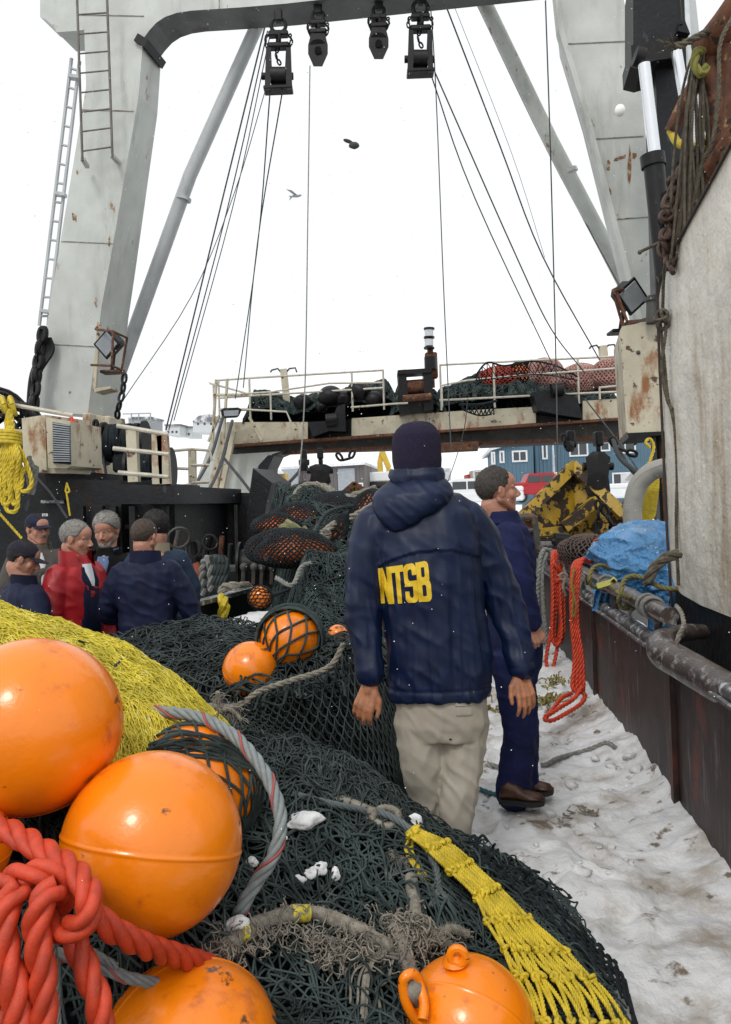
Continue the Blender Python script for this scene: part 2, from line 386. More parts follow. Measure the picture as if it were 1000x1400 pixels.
M_hair_s = mat('salt and pepper hair', (.045, .038, .034), .8, var=.5, vs=70, bump=.25, bs=400)
M_leather = mat('brown leather', (.065, .026, .013), .35, var=.4, vs=20, bump=.3, bs=80)
M_sole = mat('black sole', (.012, .012, .012), .7)
M_eye = mat('eye white', (.6, .6, .58), .3); M_iris = mat('iris', (.02, .015, .01), .2)
# ------------------------------------------------------------------ ground, hills, dock
nzG = Noise(11, 2.2, 4); nzF = Noise(12, 9.0, 3); nzL = Noise(13, 30.0, 2); nzX = Noise(14, 75.0, 2)
xb = lambda y: 1.12 + .098 * y
FP = [(-0.1 + .35 * (i % 3) + .5 * random.random() + .25, 2.5 + .20 * i + .1 * random.random(), random.uniform(-.5, .5)) for i in range(26)]
def snow_h(x, y):
    base = .026 * n2(nzG, x, y) + .009 * n2(nzF, x, y) + .005 * n2(nzL, x, y) + .003 * np.abs(n2(nzX, x, y))
    r = np.abs(n2(nzF, x * .55 + 3, y * .8)); base = base - .016 * np.exp(-(r / .28) ** 2)      # trodden dents
    for fx, fy, fa in FP:
        c_, s_ = math.cos(fa), math.sin(fa); u = (x - fx) * c_ + (y - fy) * s_; w = -(x - fx) * s_ + (y - fy) * c_; q = (u / .062) ** 2 + (w / .145) ** 2; base = base - .026 * np.exp(-q ** 2) + .010 * np.exp(-((np.sqrt(q) - 1.45) / .25) ** 2)
    e = np.clip((x - (xb(y) - .40)) / .40, 0, 1); base = base + .10 * e ** 2                       # drift against the bulwark
    return base
gx = np.r_[np.arange(-7.5, -.3, .12), np.arange(-.3, 2.6, .017), np.arange(2.6, 3.2, .12)]; gy = np.r_[np.arange(.6, 2.2, .08), np.arange(2.2, 7, .018), np.arange(7, 9, .03), np.arange(9, 20, .15)]
X, Y = np.meshgrid(gx, gy, indexing='ij'); A = np.stack([X, Y, snow_h(X, Y) * np.clip(1.2 - Y / 30, 0, 1)], -1)
mb = MB(); mb.grid(A); mb.allsmooth = True
tag(build('snowy_deck', mb, M_snow), kind='structure')
# steel deck below the snow and the rest of the ship, dock beyond
mb = MB(); mb.box((0, 0, -.30), (30, 60, .3)); mb.f = mb.f; o = tag(build('ship_deck', mb, M_under), kind='structure')
M_far_snow = mat('far snow', (.80, .81, .82), .8, var=.04, vs=.05)
M_hill = mat('snowy hillside', (.80, .81, .825), .85, var=.03, vs=.05, col2=(.50, .52, .54), mscale=.055, mthr=.64, mwid=.12, stretch=(1, 1, 3.0))
gx = np.concatenate([-np.geomspace(3000, 8, 26), np.linspace(-7, 7, 12), np.geomspace(8, 3000, 26)]); gy = np.r_[np.linspace(-60, 30, 6), np.geomspace(31, 3000, 30)]
X, Y = np.meshgrid(gx, gy, indexing='ij'); nzD = Noise(5, .12, 3)
Z = -.55 + .12 * n2(nzD, X, Y) * np.clip((Y - 28) / 10, 0, 1); Z = np.where((np.abs(X) < 17) & (Y < 30), -1.2, Z)
mb = MB(); mb.grid(np.stack([X, Y, Z], -1)); mb.allsmooth = True; tag(build('snowy_ground', mb, M_far_snow), kind='structure')
def hill(prof, y0, depth, name, seed, back=160):
    nz = Noise(seed, .02, 4); xs = np.linspace(prof[0][0], prof[-1][0], 90); ys = np.linspace(0, 1, 26)
    h = np.interp(xs, [p[0] for p in prof], [p[1] for p in prof])
    X, S = np.meshgrid(xs, ys, indexing='ij'); H = h[:, None] * (1 - np.abs(S * 2 - 1) ** 1.7) ** .9
    Y = y0 + S * depth; Z = -.6 + H * (1 + .10 * n2(nz, X, Y)); Z[:, 0] = -2; Z[:, -1] = -2
    mb = MB(); mb.grid(np.stack([X, Y, Z], -1)); mb.allsmooth = True; return tag(build(name, mb, M_hill), kind='structure')
def hp(px, py, D): q = P(px, py, D); return (q[0], q[2] + .6)
hill([(-420, 0), hp(-60, 668, 300), hp(60, 640, 300), hp(165, 600, 300), hp(240, 592, 300), hp(300, 584, 300), hp(360, 560, 300), hp(520, 520, 300), hp(640, 480, 300), hp(780, 462, 300), hp(900, 445, 300), hp(1100, 440, 300), (420, 40)], 200, 200, 'snowy_hills', 3)

# ------------------------------------------------------------------ buildings ashore
def win(mb_f, mb_g, px0, py0, px1, py1, D, cols=2):
    """white frame proud of a wall at distance D, glass set back in it"""
    a = P(px0, py1, D); b = P(px1, py1, D); c = P(px0, py0, D); d = P(px1, py0, D); t = .12
    up = V(0, 0, 1); w = b[0] - a[0]; h = c[2] - a[2]; m = (a + b + c + d) / 4
    for sx in (-1, 1): mb_f.box(m + V(sx * w / 2, -.05, 0), (t, .10, h + t))
    for sz in (-1, 1): mb_f.box(m + V(0, -.047, sz * h / 2), (w - t, .10, t))
    for k in range(1, cols): mb_f.box(m + V(-w / 2 + w * k / cols, -.044, 0), (t * .7, .09, h - t))
    mb_g.box(m + V(0, -.015, 0), (w - t, .03, h - t))
def siding(name, col, sc=1.0):
    m = mat(name, col, .6, var=.06, vs=.8); N, L = m.node_tree.nodes, m.node_tree.links; b = N['Principled BSDF']
    g = N.new('ShaderNodeNewGeometry'); w = N.new('ShaderNodeTexWave'); w.wave_type = 'BANDS'; w.bands_direction = 'X'; w.inputs['Scale'].default_value = sc
    L.new(g.outputs['Position'], w.inputs['Vector']); bp = N.new('ShaderNodeBump'); bp.inputs['Strength'].default_value = 1; bp.inputs['Distance'].default_value = .08
    L.new(w.outputs['Fac'], bp.inputs['Height']); L.new(bp.outputs[0], b.inputs['Normal']); return m
M_bluewall = siding('blue siding', (.075, .145, .20), 1.1); M_trim = mat('white trim', (.62, .64, .66), .6)
M_brownwall = siding('grey brown siding', (.13, .115, .115), 1.1); M_roofs = mat('snowy roof', (.72, .73, .75), .8)
M_doorg = mat('grey roller door', (.30, .33, .36), .6)
B = thing('blue_building', 'large blue sided building with white framed windows behind the parked pickups', 'building', P(790, 700, 62))
mb = MB(); mb.pprism([(640 + 86, 601), (1010, 585), (1010, 712), (727, 712)], 62, (2, 14, 0)); build('main_wall', mb, M_bluewall, B, flat=True)
mb = MB(); mb.pprism([(673, 614), (729, 598), (731, 690), (676, 690)], 58.5, (1.5, 12, 0)); build('side_wing', mb, M_bluewall, B, flat=True)
mb = MB(); mb.pprism([(671, 611), (729, 594.5), (729, 599), (671, 616)], 58.2, (1.2, 12.4, 0)); build('roof_edge', mb, M_trim, B, flat=True)
mb = MB(); mb.pprism([(731, 600), (755, 598), (757, 690), (733, 690)], 60.5, (0, 1.6, 0)); build('corner_bay', mb, M_bluewall, B, flat=True)
for (a, b_, c, d, D, n) in [(701, 617, 720, 630.5, 58.5, 2), (684, 617.5, 688.5, 632, 58.5, 1), (672.8, 619, 676, 634, 58.4, 1), (742, 608, 747.5, 627, 60.5, 1), (779, 604, 803, 623, 62, 2), (821, 605, 833, 616, 62, 1), (841, 601, 868, 619, 62, 2), (838, 647, 861, 665, 62, 2)]:
    f = MB(); g = MB(); win(f, g, a, b_, c, d, D, n); w_ = build('window', f, M_trim, B, flat=True); build('pane', g, M_glass, w_, flat=True)
mb = MB(); mb.beam(P(754, 596, 61.9), P(758, 665, 61.9), .25, .2, up=(0, 1, 0)); build('downpipe', mb, M_trim, B, flat=True)
B = thing('brown_warehouse', 'grey brown metal warehouse with a pale roller door behind the loader', 'building', P(450, 690, 70))
mb = MB(); mb.pprism([(385, 641), (498, 634), (500, 700), (386, 704)], 70, (2, 16, 0)); build('wall', mb, M_brownwall, B, flat=True)
mb = MB(); mb.pprism([(384, 638.5), (499, 631.5), (499, 635), (384, 642)], 69.6, (2, 16.8, 0)); build('roof', mb, M_roofs, B, flat=True)
mb = MB(); mb.pprism([(462, 641), (485, 640), (486, 672), (463, 673)], 69.95, (0, .3, 0)); build('roller_door', mb, M_doorg, B, flat=True)
f = MB(); g = MB(); win(f, g, 490, 661, 496, 668, 70, 1); w_ = build('window', f, M_trim, B, flat=True); build('pane', g, M_glass, w_, flat=True)
mb = MB(); mb.pprism([(385, 642), (407, 640.5), (409, 690), (386, 692)], 69, (0, .8, 0)); build('annexe', mb, M_doorg, B, flat=True)
# houses up the hill on the left
M_hw1 = mat('pale house wall', (.50, .52, .53), .7); M_hw2 = mat('grey house wall', (.28, .30, .31), .7); M_hroof = mat('dark roof with snow', (.15, .15, .16), .8, col2=(.6, .6, .62), mscale=.4, mthr=.5, mwid=.1)
for i, (x0, y0, x1, y1, kind, lab) in enumerate([(264, 569, 296, 585, 1, 'white house with a dark snowy gable roof on the hill, beside the stern gantry ladder'), (226, 580, 246, 589, 0, 'small flat roofed grey house on the snowy hillside'), (246, 583, 262, 591, 0, 'tiny pale house between two others on the snowy ridge'), (176, 570, 206, 586, 2, 'grey industrial shed with a gantry frame on the hillside left of the wires')]):
    D = 170 + 4 * i; T = thing('hill_house', lab, 'house', P((x0 + x1) / 2, y1, D), 'houses on the snowy hill')
    mb = MB(); mb.pprism([(x0, y0 + (6 if kind == 1 else 2)), (x1, y0 + (5 if kind == 1 else 2)), (x1, y1 + 6), (x0, y1 + 6)], D, (1, 7, 0)); build('wall', mb, M_hw1 if kind != 2 else M_hw2, T, flat=True)
    mb = MB()
    if kind == 1: mb.pprism([(x0 - 1, y0 + 7), (x0 + 8, y0 - .5), (x1 - 10, y0 - 3), (x1 + 1, y0 + 6), (x1 + 1, y0 + 7.5), (x0, y0 + 8)], D - .3, (1, 7.6, 0))
    else: mb.pprism([(x0 - 1, y0), (x1 + 1, y0 - .4), (x1 + 1, y0 + 2), (x0 - 1, y0 + 2.4)], D - .3, (1, 7.6, 0))
    build('roof', mb, M_hroof, T, flat=True)
    mb = MB(); w = (x1 - x0)
    for k in (.22, .5, .78): mb.pprism([(x0 + w * k - 1.4, y0 + 9), (x0 + w * k + 1.4, y0 + 9), (x0 + w * k + 1.4, y0 + 12), (x0 + w * k - 1.4, y0 + 12)], D - .05, (0, .2, 0))
    build('window', mb, M_glass, T, flat=True)
    if kind == 2:
        mb = MB()
        for a, b_ in [((168, 566), (206, 565)), ((206, 565), (206, 582)), ((190, 566), (190, 574)), ((206, 577), (214, 578)), ((180, 566), (180, 576)), ((214, 574), (214, 580))]: mb.beam(P(*a, D - .5), P(*b_, D - .5), .22, .22, up=(0, 1, 0))
        build('frame', mb, M_hw2, T, flat=True)

# ------------------------------------------------------------------ vehicles ashore
def wheel(parent, c, r, w, rimc=None, ax=(0, 1, 0)):
    ax = nrm(ax); c = np.asarray(c, float); mb = MB(); mb.loft([c + ax * t + s * r * np.array([[0, 0, 0]] + [[0, 0, 0]])[0] + np.array([np.cross(ax, [0, 0, 1]) * math.cos(a) * r * s + V(0, 0, 1) * math.sin(a) * r * s for a in np.arange(20) * math.pi / 10]) for t, s in ((-w / 2, .88), (-w * .38, 1), (w * .38, 1), (w / 2, .88))])
    ty = build('tyre', mb, M_sole, parent)
    mb = MB(); mb.cyl(c - ax * (w / 2 + .01), c + ax * (w / 2 + .01), r * .52, n=16); mb.cyl(c - ax * (w / 2 + .05), c + ax * (w / 2 + .05), r * .2, n=10); build('rim', mb, rimc or M_doorg, ty); return ty
def pickup(px, py, D, body, lab, canopy=False, L=5.2, face=1, s=1.0):
    g = P(px, py, D); T = thing('pickup_truck', lab, 'truck', g, 'trucks parked on the snowy dock')
    def bx(mb, x, z, sx, sz, sy=1.8, b=.08, y=0): mb.box(g + V(x * face, y, z) * s, V(sx, sy, sz) * s, bev=b * s)
    mb = MB(); bx(mb, 0, .75, L, .55); bx(mb, L * .36, 1.1, L * .26, .28, 1.7); bx(mb, -L * .30, 1.12, L * .40, .3, 1.84); build('body', mb, body, T)
    mb = MB(); x0, x1 = -L * .08, L * .24
    lo = [(x0 - .05, 1.0), (x1 + .25, 1.0), (x1 - .15, 1.78), (x0, 1.78)]
    fr = np.array([g + V(x * face, -.82, z) * s for x, z in lo]); bk = np.array([g + V(x * face, .82, z) * s for x, z in lo]); mb.poly_prism(fr, bk); cb = build('cab', mb, body, T)
    mb = MB(); 
    for a, b_ in ((x0 + .08, (x0 + x1) / 2 - .04), ((x0 + x1) / 2 + .04, x1 - .05)): bx(mb, (a + b_) / 2, 1.42, b_ - a, .42, 1.70, .02)
    build('side_window', mb, M_glass, cb)
    if canopy:
        mb = MB(); bx(mb, -L * .30, 1.52, L * .39, .55, 1.75); cp = build('canopy', mb, M_whitep, T)
        mb = MB(); bx(mb, -L * .30, 1.55, L * .32, .30, 1.80, .02); build('side_window', mb, M_glass, cp)
    for k in (-1, 1): wheel(T, g + V(k * L * .31 * face, -.75, .36) * s, .36 * s, .25 * s)
    for k in (-1, 1):
        mb = MB(); bx(mb, k * L * .5, .85, .08, .2, .3, .02, -.6); build('headlight' if k > 0 else 'tail_light', mb, M_eye if k > 0 else M_redj, T)
    return T
M_redp = mat('red vehicle paint', (.35, .015, .02), .35, var=.05)
pickup(648, 699, 44, M_whitep, 'white pickup truck parked left of the man in the blue coverall', face=-1)
pickup(746, 686, 50, M_redp, 'red pickup truck with a white canopy, right of the coverall man', True, face=-1)
pickup(868, 692, 44, M_whitep, 'white pickup truck parked under the blue building behind the yellow trawl door')
M_box = mat('tan container', (.34, .28, .21), .7); M_cont_r = mat('red container', (.32, .03, .025), .6)
def container(px0, py0, px1, py1, D, m, lab, name='shipping_container'):
    T = thing(name, lab, 'container', P((px0 + px1) / 2, py1, D)); a = P(px0, py1, D); b_ = P(px1, py0, D); w = b_[0] - a[0]; h = b_[2] - a[2]; c = V((a[0] + b_[0]) / 2, D, (a[2] + b_[2]) / 2)
    mb = MB(); mb.box(c, (w, 2.4, h)); build('shell', mb, m, T, flat=True)
    mb = MB()
    for sx in (-1, 1): mb.box(c + V(sx * (w / 2 - .06), -1.23, 0), (.16, .08, h))
    for sz in (-1, 1): mb.box(c + V(0, -1.226, sz * (h / 2 - .06)), (w - .3, .08, .16))
    build('frame', mb, M_trim if m is M_box else m, T, flat=True); return T
container(645, 643, 668, 662, 66, M_box, 'tan box container with a pale frame, up behind the white pickup')
container(637.5, 649, 644.5, 661, 68, M_cont_r, 'small red container left of the tan one')
container(602, 641, 614, 658, 64, M_hw1, 'pale boxy truck body just right of the dark knit cap', 'box_body')
# yellow excavator
M_yel = mat('construction yellow', (.55, .37, .04), .5, var=.12, vs=2); M_yel2 = mat('dirty loader yellow', (.40, .27, .05), .6, var=.15, vs=2, col2=(.12, .09, .06), mscale=1.2, mthr=.58, mwid=.1)
g = P(527, 668, 75); T = thing('excavator', 'yellow excavator with raised boom in front of the snowy hill', 'excavator', g)
mb = MB(); mb.box(g + V(-.2, 0, 1.1), (2.6, 2.2, .9), bev=.1); build('cab_body', mb, M_whitep, T)
mb = MB(); mb.box(g + V(0, -1, .35), (3.0, .5, .6), bev=.2); mb.box(g + V(0, 1, .35), (3.0, .5, .6), bev=.2); build('track', mb, M_sole, T)
mb = MB(); bp = [P(521, 650, 75), P(519.5, 632, 75), P(523, 617.5, 75)]; mb.beam(bp[0], bp[1], .5, .75, up=(0, 1, 0)); mb.beam(bp[1], bp[2], .5, .6, up=(0, 1, 0)); build('boom', mb, M_yel, T, flat=True)
mb = MB(); mb.beam(P(522.5, 617, 74.8), P(532, 640, 74.8), .5, .75, up=(0, 1, 0)); mb.beam(P(532, 640, 74.7), P(530, 658, 74.7), .45, .5, up=(0, 1, 0)); build('arm', mb, M_yel, T, flat=True)
mb = MB(); mb.box(P(527, 661, 74.4), (1.0, .9, .8), bev=.2); build('bucket', mb, M_yel, T)
# yellow wheel loader
D = 34; g = P(384, 712, D); T = thing('wheel_loader', 'yellow wheel loader parked behind the dark gantry post and the netting', 'loader', g)
mb = MB(); mb.pprism([(366, 688), (408, 684), (410, 704), (366, 710)], D, (0, 2.2, 0)); mb.pprism([(366, 655), (386, 648), (388, 690), (366, 692)], D + .3, (0, 1.8, 0)); build('body', mb, M_yel2, T, flat=True)
mb = MB(); mb.pprism([(374, 644), (388, 645), (396, 668), (397, 687), (374, 689)], D + .2, (0, 1.7, 0)); cb = build('cab', mb, M_yel2, T, flat=True)
mb = MB(); mb.pprism([(376, 653), (386, 652), (387, 667), (376, 668)], D + .12, (0, 1.8, 0)); build('side_window', mb, M_glass, cb, flat=True)
mb = MB(); mb.pprism([(371, 645), (378, 641), (388, 645.5), (388, 648), (371, 648)], D + .1, (0, 1.9, 0)); build('roof', mb, M_roofs, cb, flat=True)
mb = MB(); mb.pprism([(374, 681), (390, 668), (402, 672), (400, 690), (376, 693)], D - .3, (0, 2.6, 0)); build('fender', mb, M_sole, T, flat=True)
wheel(T, P(384.5, 701, D - .4), RP(15, D), .6, M_yel2)
mb = MB(); mb.beam(P(392, 662, D), P(405, 680, D), .2, .3, up=(0, 1, 0)); build('loader_arm', mb, M_under, T, flat=True)
# snow banks along the dock
mb = MB(); nzb = Noise(44, .8, 3)
for (x0, x1, y, D, h) in [(600, 720, 672, 50, 1.0), (600, 640, 690, 38, 1.1), (730, 800, 688, 40, .7)]:
    a = P(x0, 690, D)[0]; b_ = P(x1, 690, D)[0]; us = np.linspace(0, 1, 40); vs = np.linspace(0, 1, 14); U, W = np.meshgrid(us, vs, indexing='ij')
    Xx = a + (b_ - a) * U; Yy = D + (W - .5) * 6; Zz = -.65 + (h + .9 * h * n2(nzb, Xx, Yy) * .5) * np.sin(math.pi * U) ** .4 * np.sin(math.pi * W) ** .7 + .0
    mb.grid(np.stack([Xx, Yy, Zz], -1))
mb.allsmooth = True; tag(build('snow_bank', mb, M_snowclean), kind='structure')
# ------------------------------------------------------------------ big trawl gantry
YAW = rad(11.4); NG = V(math.sin(YAW), math.cos(YAW), 0)
Dg = lambda px: 11.47 / (1 + .2 * (px - 500) / 1100)
G_ = thing('trawl_gantry', 'huge pale grey steel trawl gantry with two legs and a crossbeam over the deck', 'gantry', P(130, 655, 12.2))
def slabv(mb, fr, ts):
    f = np.array([P(x, y, Dg(x)) for x, y in fr]); b = f + np.array(ts)[:, None] * NG; mb.poly_prism(f, b)
mb = MB(); slabv(mb, [(112, -60), (198, -60), (196, 52), (190, 130), (152, 350), (139, 420), (120, 567), (50, 561), (68, 420), (118, 118)], [.6, .6, .6, .62, .78, .84, .95, .95, .84, .62])
mb.mi = 1; mb.mi = 0; legL = build('leg', mb, [M_paint, M_paint_s], G_, flat=True)
for p in legL.data.polygons:
    if p.normal.x > .7: p.material_index = 1
mb = MB(); slabv(mb, [(120, 567), (140, 567), (146, 657), (106, 657), (112, 610)], [.7, .7, .9, .9, .8]); mb2 = MB(); mb.poly_prism(np.array([P(x, y, 12.1) for x, y in [(110, 580), (118, 568), (128, 568), (108, 654), (104, 656)]]), np.array([P(x, y, 12.3) for x, y in [(110, 580), (118, 568), (128, 568), (108, 654), (104, 656)]])); build('leg_foot', mb, M_cream, G_, flat=True)
for (x, y, h) in ((123, 577, 22), (149, 582, 24)):
    mb = MB(); mb.box(P(x, y, 11.75), (RP(12, 12), .25, RP(h, 12)), bev=.02); build('hinge_lug', mb, M_cream, G_)
mb = MB(); slabv(mb, [(757, -60), (768, 46), (801, 153), (848, 336), (880, 455), (906, 455), (901, 357), (873, 90), (840, -60)], [.6, .6, .62, .7, .8, .8, .7, .62, .6]); legR = build('leg', mb, M_paint, G_, flat=True)
mb = MB(); pts = [(755, -60), (766, 46), (799, 153), (846, 336), (876, 452)]
for a, b_ in zip(pts[:-1], pts[1:]): mb.beam(P(*a, Dg(a[0]) - .09), P(*b_, Dg(b_[0]) - .09), .07, .14, up=(0, 1, 0))
build('leg_flange', mb, M_paint, G_, flat=True)
# crossbeam with curved haunch on the left
arc = [(196, 53), (204, 42), (214, 31), (226, 23), (242, 17.5), (262, 14.5)]
mb = MB(); slabv(mb, [(170, -90)] + [(190, 53)] + arc + [(330, 10), (390, 5), (560, -14), (760, -36), (760, -110)], [.55] * (2 + len(arc) + 5)); M_soffit = mat('shade grey beam soffit', (.13, .14, .14), .6, var=.25, vs=2, col2=(.06, .05, .04), mscale=3, mthr=.55, mwid=.2, bump=.1, bs=20)  # soffit colour carries the shade under the beam, darker than its paint
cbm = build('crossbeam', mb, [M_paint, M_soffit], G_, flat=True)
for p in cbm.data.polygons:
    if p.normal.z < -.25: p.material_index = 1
mb = MB(); a0, a1 = P(196, 53, Dg(196)), P(196, 53, Dg(196)) + NG * .58; mb.beam(a0 + V(-.02, -.06, -.05), a1 + V(-.02, 0, -.05), .20, .12, up=(.6, 0, .8)); build('haunch_plate', mb, M_blackmetal, G_, flat=True)
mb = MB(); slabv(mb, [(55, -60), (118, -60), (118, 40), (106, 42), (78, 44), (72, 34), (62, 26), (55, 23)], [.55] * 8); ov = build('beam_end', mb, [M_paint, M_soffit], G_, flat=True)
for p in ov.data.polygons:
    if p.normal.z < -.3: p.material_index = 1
M_weld = mat('weld bead', (.30, .30, .27), .6, var=.3, vs=9, col2=(.20, .09, .04), mscale=6, mthr=.55)
for a, b_ in (((112, 150), (183, 152)), ((84, 330), (155, 333)), ((62, 470), (132, 474)), ((106, 20), (197, 22)), ((775, 60), (862, 56)), ((812, 190), (880, 186)), ((838, 300), (893, 296)), ((300, 12), (300, -60)), ((455, -1), (455, -60))):
    mb = MB(); mb.tube([P(*a, Dg(a[0]) - .004), P(*b_, Dg(b_[0]) - .004)], .009, 5); build('weld_seam', mb, M_weld, G_)
M_rstain = mat('rust stain', (.22, .10, .035), .8, var=.4, vs=20, col2=(.36, .33, .26), mscale=14, mthr=.50, mwid=.12)
for x, y, w, h, sd in ((103, 297, 5, 9, 1), (861, 228, 2.2, 22, 2), (853, 214, 9, 3, 3), (868, 213, 3, 3, 4), (843, 217, 4, 2, 5), (832, 225, 3, 5, 6), (150, 330, 1.5, 8, 7), (834, 262, 2, 6, 8)):
    nz = Noise(sd, 2.5, 3); a = np.linspace(0, 2 * math.pi, 25)[:-1]; k = 1 + .35 * nz(np.stack([np.cos(a), np.sin(a), 0 * a], -1)); fr = np.array([P(x + w * k_ * math.cos(t), y + h * k_ * math.sin(t), Dg(x) - .005) for t, k_ in zip(a, k)]); mb = MB(); mb.poly_prism(fr, fr + NG * .004); build('rust_patch', mb, M_rstain, G_, flat=True)
# ladders (welded on)
def ladder(l0, l1, r0, r1, n, D, rr=.016, skip=0, mt=None):
    a0, a1, b0, b1 = [P(*q, D) for q in (l0, l1, r0, r1)]; mb = MB()
    lad = thing('ladder', None, None, a1); lad.parent = G_; lad.location = Vector(a1 - V(*G_.location))
    mb.tube([a0, a1], rr * 1.5, 6); mb.tube([b0, b1], rr * 1.5, 6); build('stringer', mb, mt, lad)
    for k in range(n): t = (k + .5) / n; mb = MB(); mb.tube([a0 * (1 - t) + a1 * t, b0 * (1 - t) + b1 * t], rr, 6); build('rung', mb, mt, lad)
    return lad
M_lad = mat('dull ladder steel', (.13, .115, .10), .6, var=.3)
l1 = ladder((105, -20), (113, 220), (146, -22), (154, 214), 9, 11.9, .013, 0, M_lad)
for q in ((113, 217, 120, 228), (153, 212, 162, 222)): mb = MB(); mb.beam(P(q[0], q[1], 11.9), P(q[2], q[3], 12.2), .06, .05); build('bracket', mb, M_paint, l1, flat=True)
l2 = ladder((98, 80), (54, 445), (109, 84), (66, 445), 14, 12.75, .02, 0, M_paint_s)
for y in (105, 265, 425): t = (y - 80) / 365; mb = MB(); mb.beam(P(98 - 44 * t, y, 12.7), P(112 - 43 * t, y + 2, 12.7), .05, .12, up=(0, 1, 0)); build('bracket', mb, M_paint_s, l2, flat=True)
# brace pipes
mb = MB(); mb.tube([P(362, 12, 12.4), P(260, 240, 12.9), P(145, 560, 13.5)], [RP(9.0, 12.4), RP(9.2, 12.9), RP(9.6, 13.5)], 20); mb.cyl(P(252, 270, 12.93) , P(251, 274, 12.93), RP(10.3, 12.9), n=20); build('brace', mb, M_paint_s, G_)
mb = MB(); mb.tube([P(655, -12, 12.0), P(752, 190, 12.3), P(868, 412, 12.6)], [RP(9.8, 12), RP(10, 12.3), RP(10.4, 12.6)], 20); mb.cyl(P(778, 232, 12.35), P(780, 237, 12.35), RP(11.0, 12.3), n=20); build('brace', mb, M_paint, G_)
# floodlight cages on both legs
def cage(pts, D, lamp, lampd, name='floodlight'):
    T = thing(name, None, None, P(*lamp, D)); T.parent = G_; T.location = Vector(P(*lamp, D) - V(*G_.location))
    mb = MB()
    for a, b_, da, db in pts: mb.tube([P(*a, D + da), P(*b_, D + db)], .018, 6)
    build('cage', mb, M_rust if name == 'floodlight' else M_rust, T)
    c = P(*lamp, D + .15); R = Matrix.Rotation(lampd, 3, 'Y'); R = np.array(R @ Matrix.Rotation(.35, 3, 'X'))
    mb = MB(); mb.box(c, (.26, .22, .30), R=R, bev=.04); mb.box(c + R @ V(0, -.12, 0), (.30, .03, .34), R=R, bev=.01)
    mb.tube([c + V(0, .1, -.1), c + V(-.05, .12, -.38)], .03, 6); mb.box(c + V(-.03, .1, -.40), (.32, .25, .04), bev=.01); build('lamp_housing', mb, M_blackmetal, T)
    mb = MB(); mb.box(c + R @ V(0, -.14, 0), (.24, .015, .27), R=R, bev=.005); build('lens', mb, M_doorg, T)
cage([((131, 450), (155, 453), .1, -.35), ((155, 453), (174, 462), -.35, .1), ((125, 499), (153, 500), .1, -.35), ((153, 500), (170, 507), -.35, .1), ((155, 453), (153, 500), -.35, -.35), ((174, 462), (166, 509), .1, .1), ((131, 450), (134, 446), .1, .3), ((141, 507), (169, 508), 0, 0)], 11.7, (153, 470), .9)
mb = MB(); mb.pprism([(128, 531), (152, 528), (152, 531), (130, 536)], 11.6, (0, .35, 0)); mb.pprism([(133, 440), (137, 440), (131, 530), (126, 532)], 11.95, (0, .08, 0)); build('step_bracket', mb, M_cream, G_, flat=True)
cage([((838, 397), (868, 383), 0, .4), ((838, 397), (852, 446), 0, 0), ((852, 446), (884, 436), 0, .4), ((841, 398), (872, 392), -.25, .4), ((844, 402), (858, 440), -.25, -.25), ((838, 397), (844, 402), 0, -.25), ((852, 446), (858, 440), 0, -.25), ((858, 440), (882, 438), -.25, .4), ((838, 397), (870, 388), 0, .3)], 9.4, (857, 405), -.7)

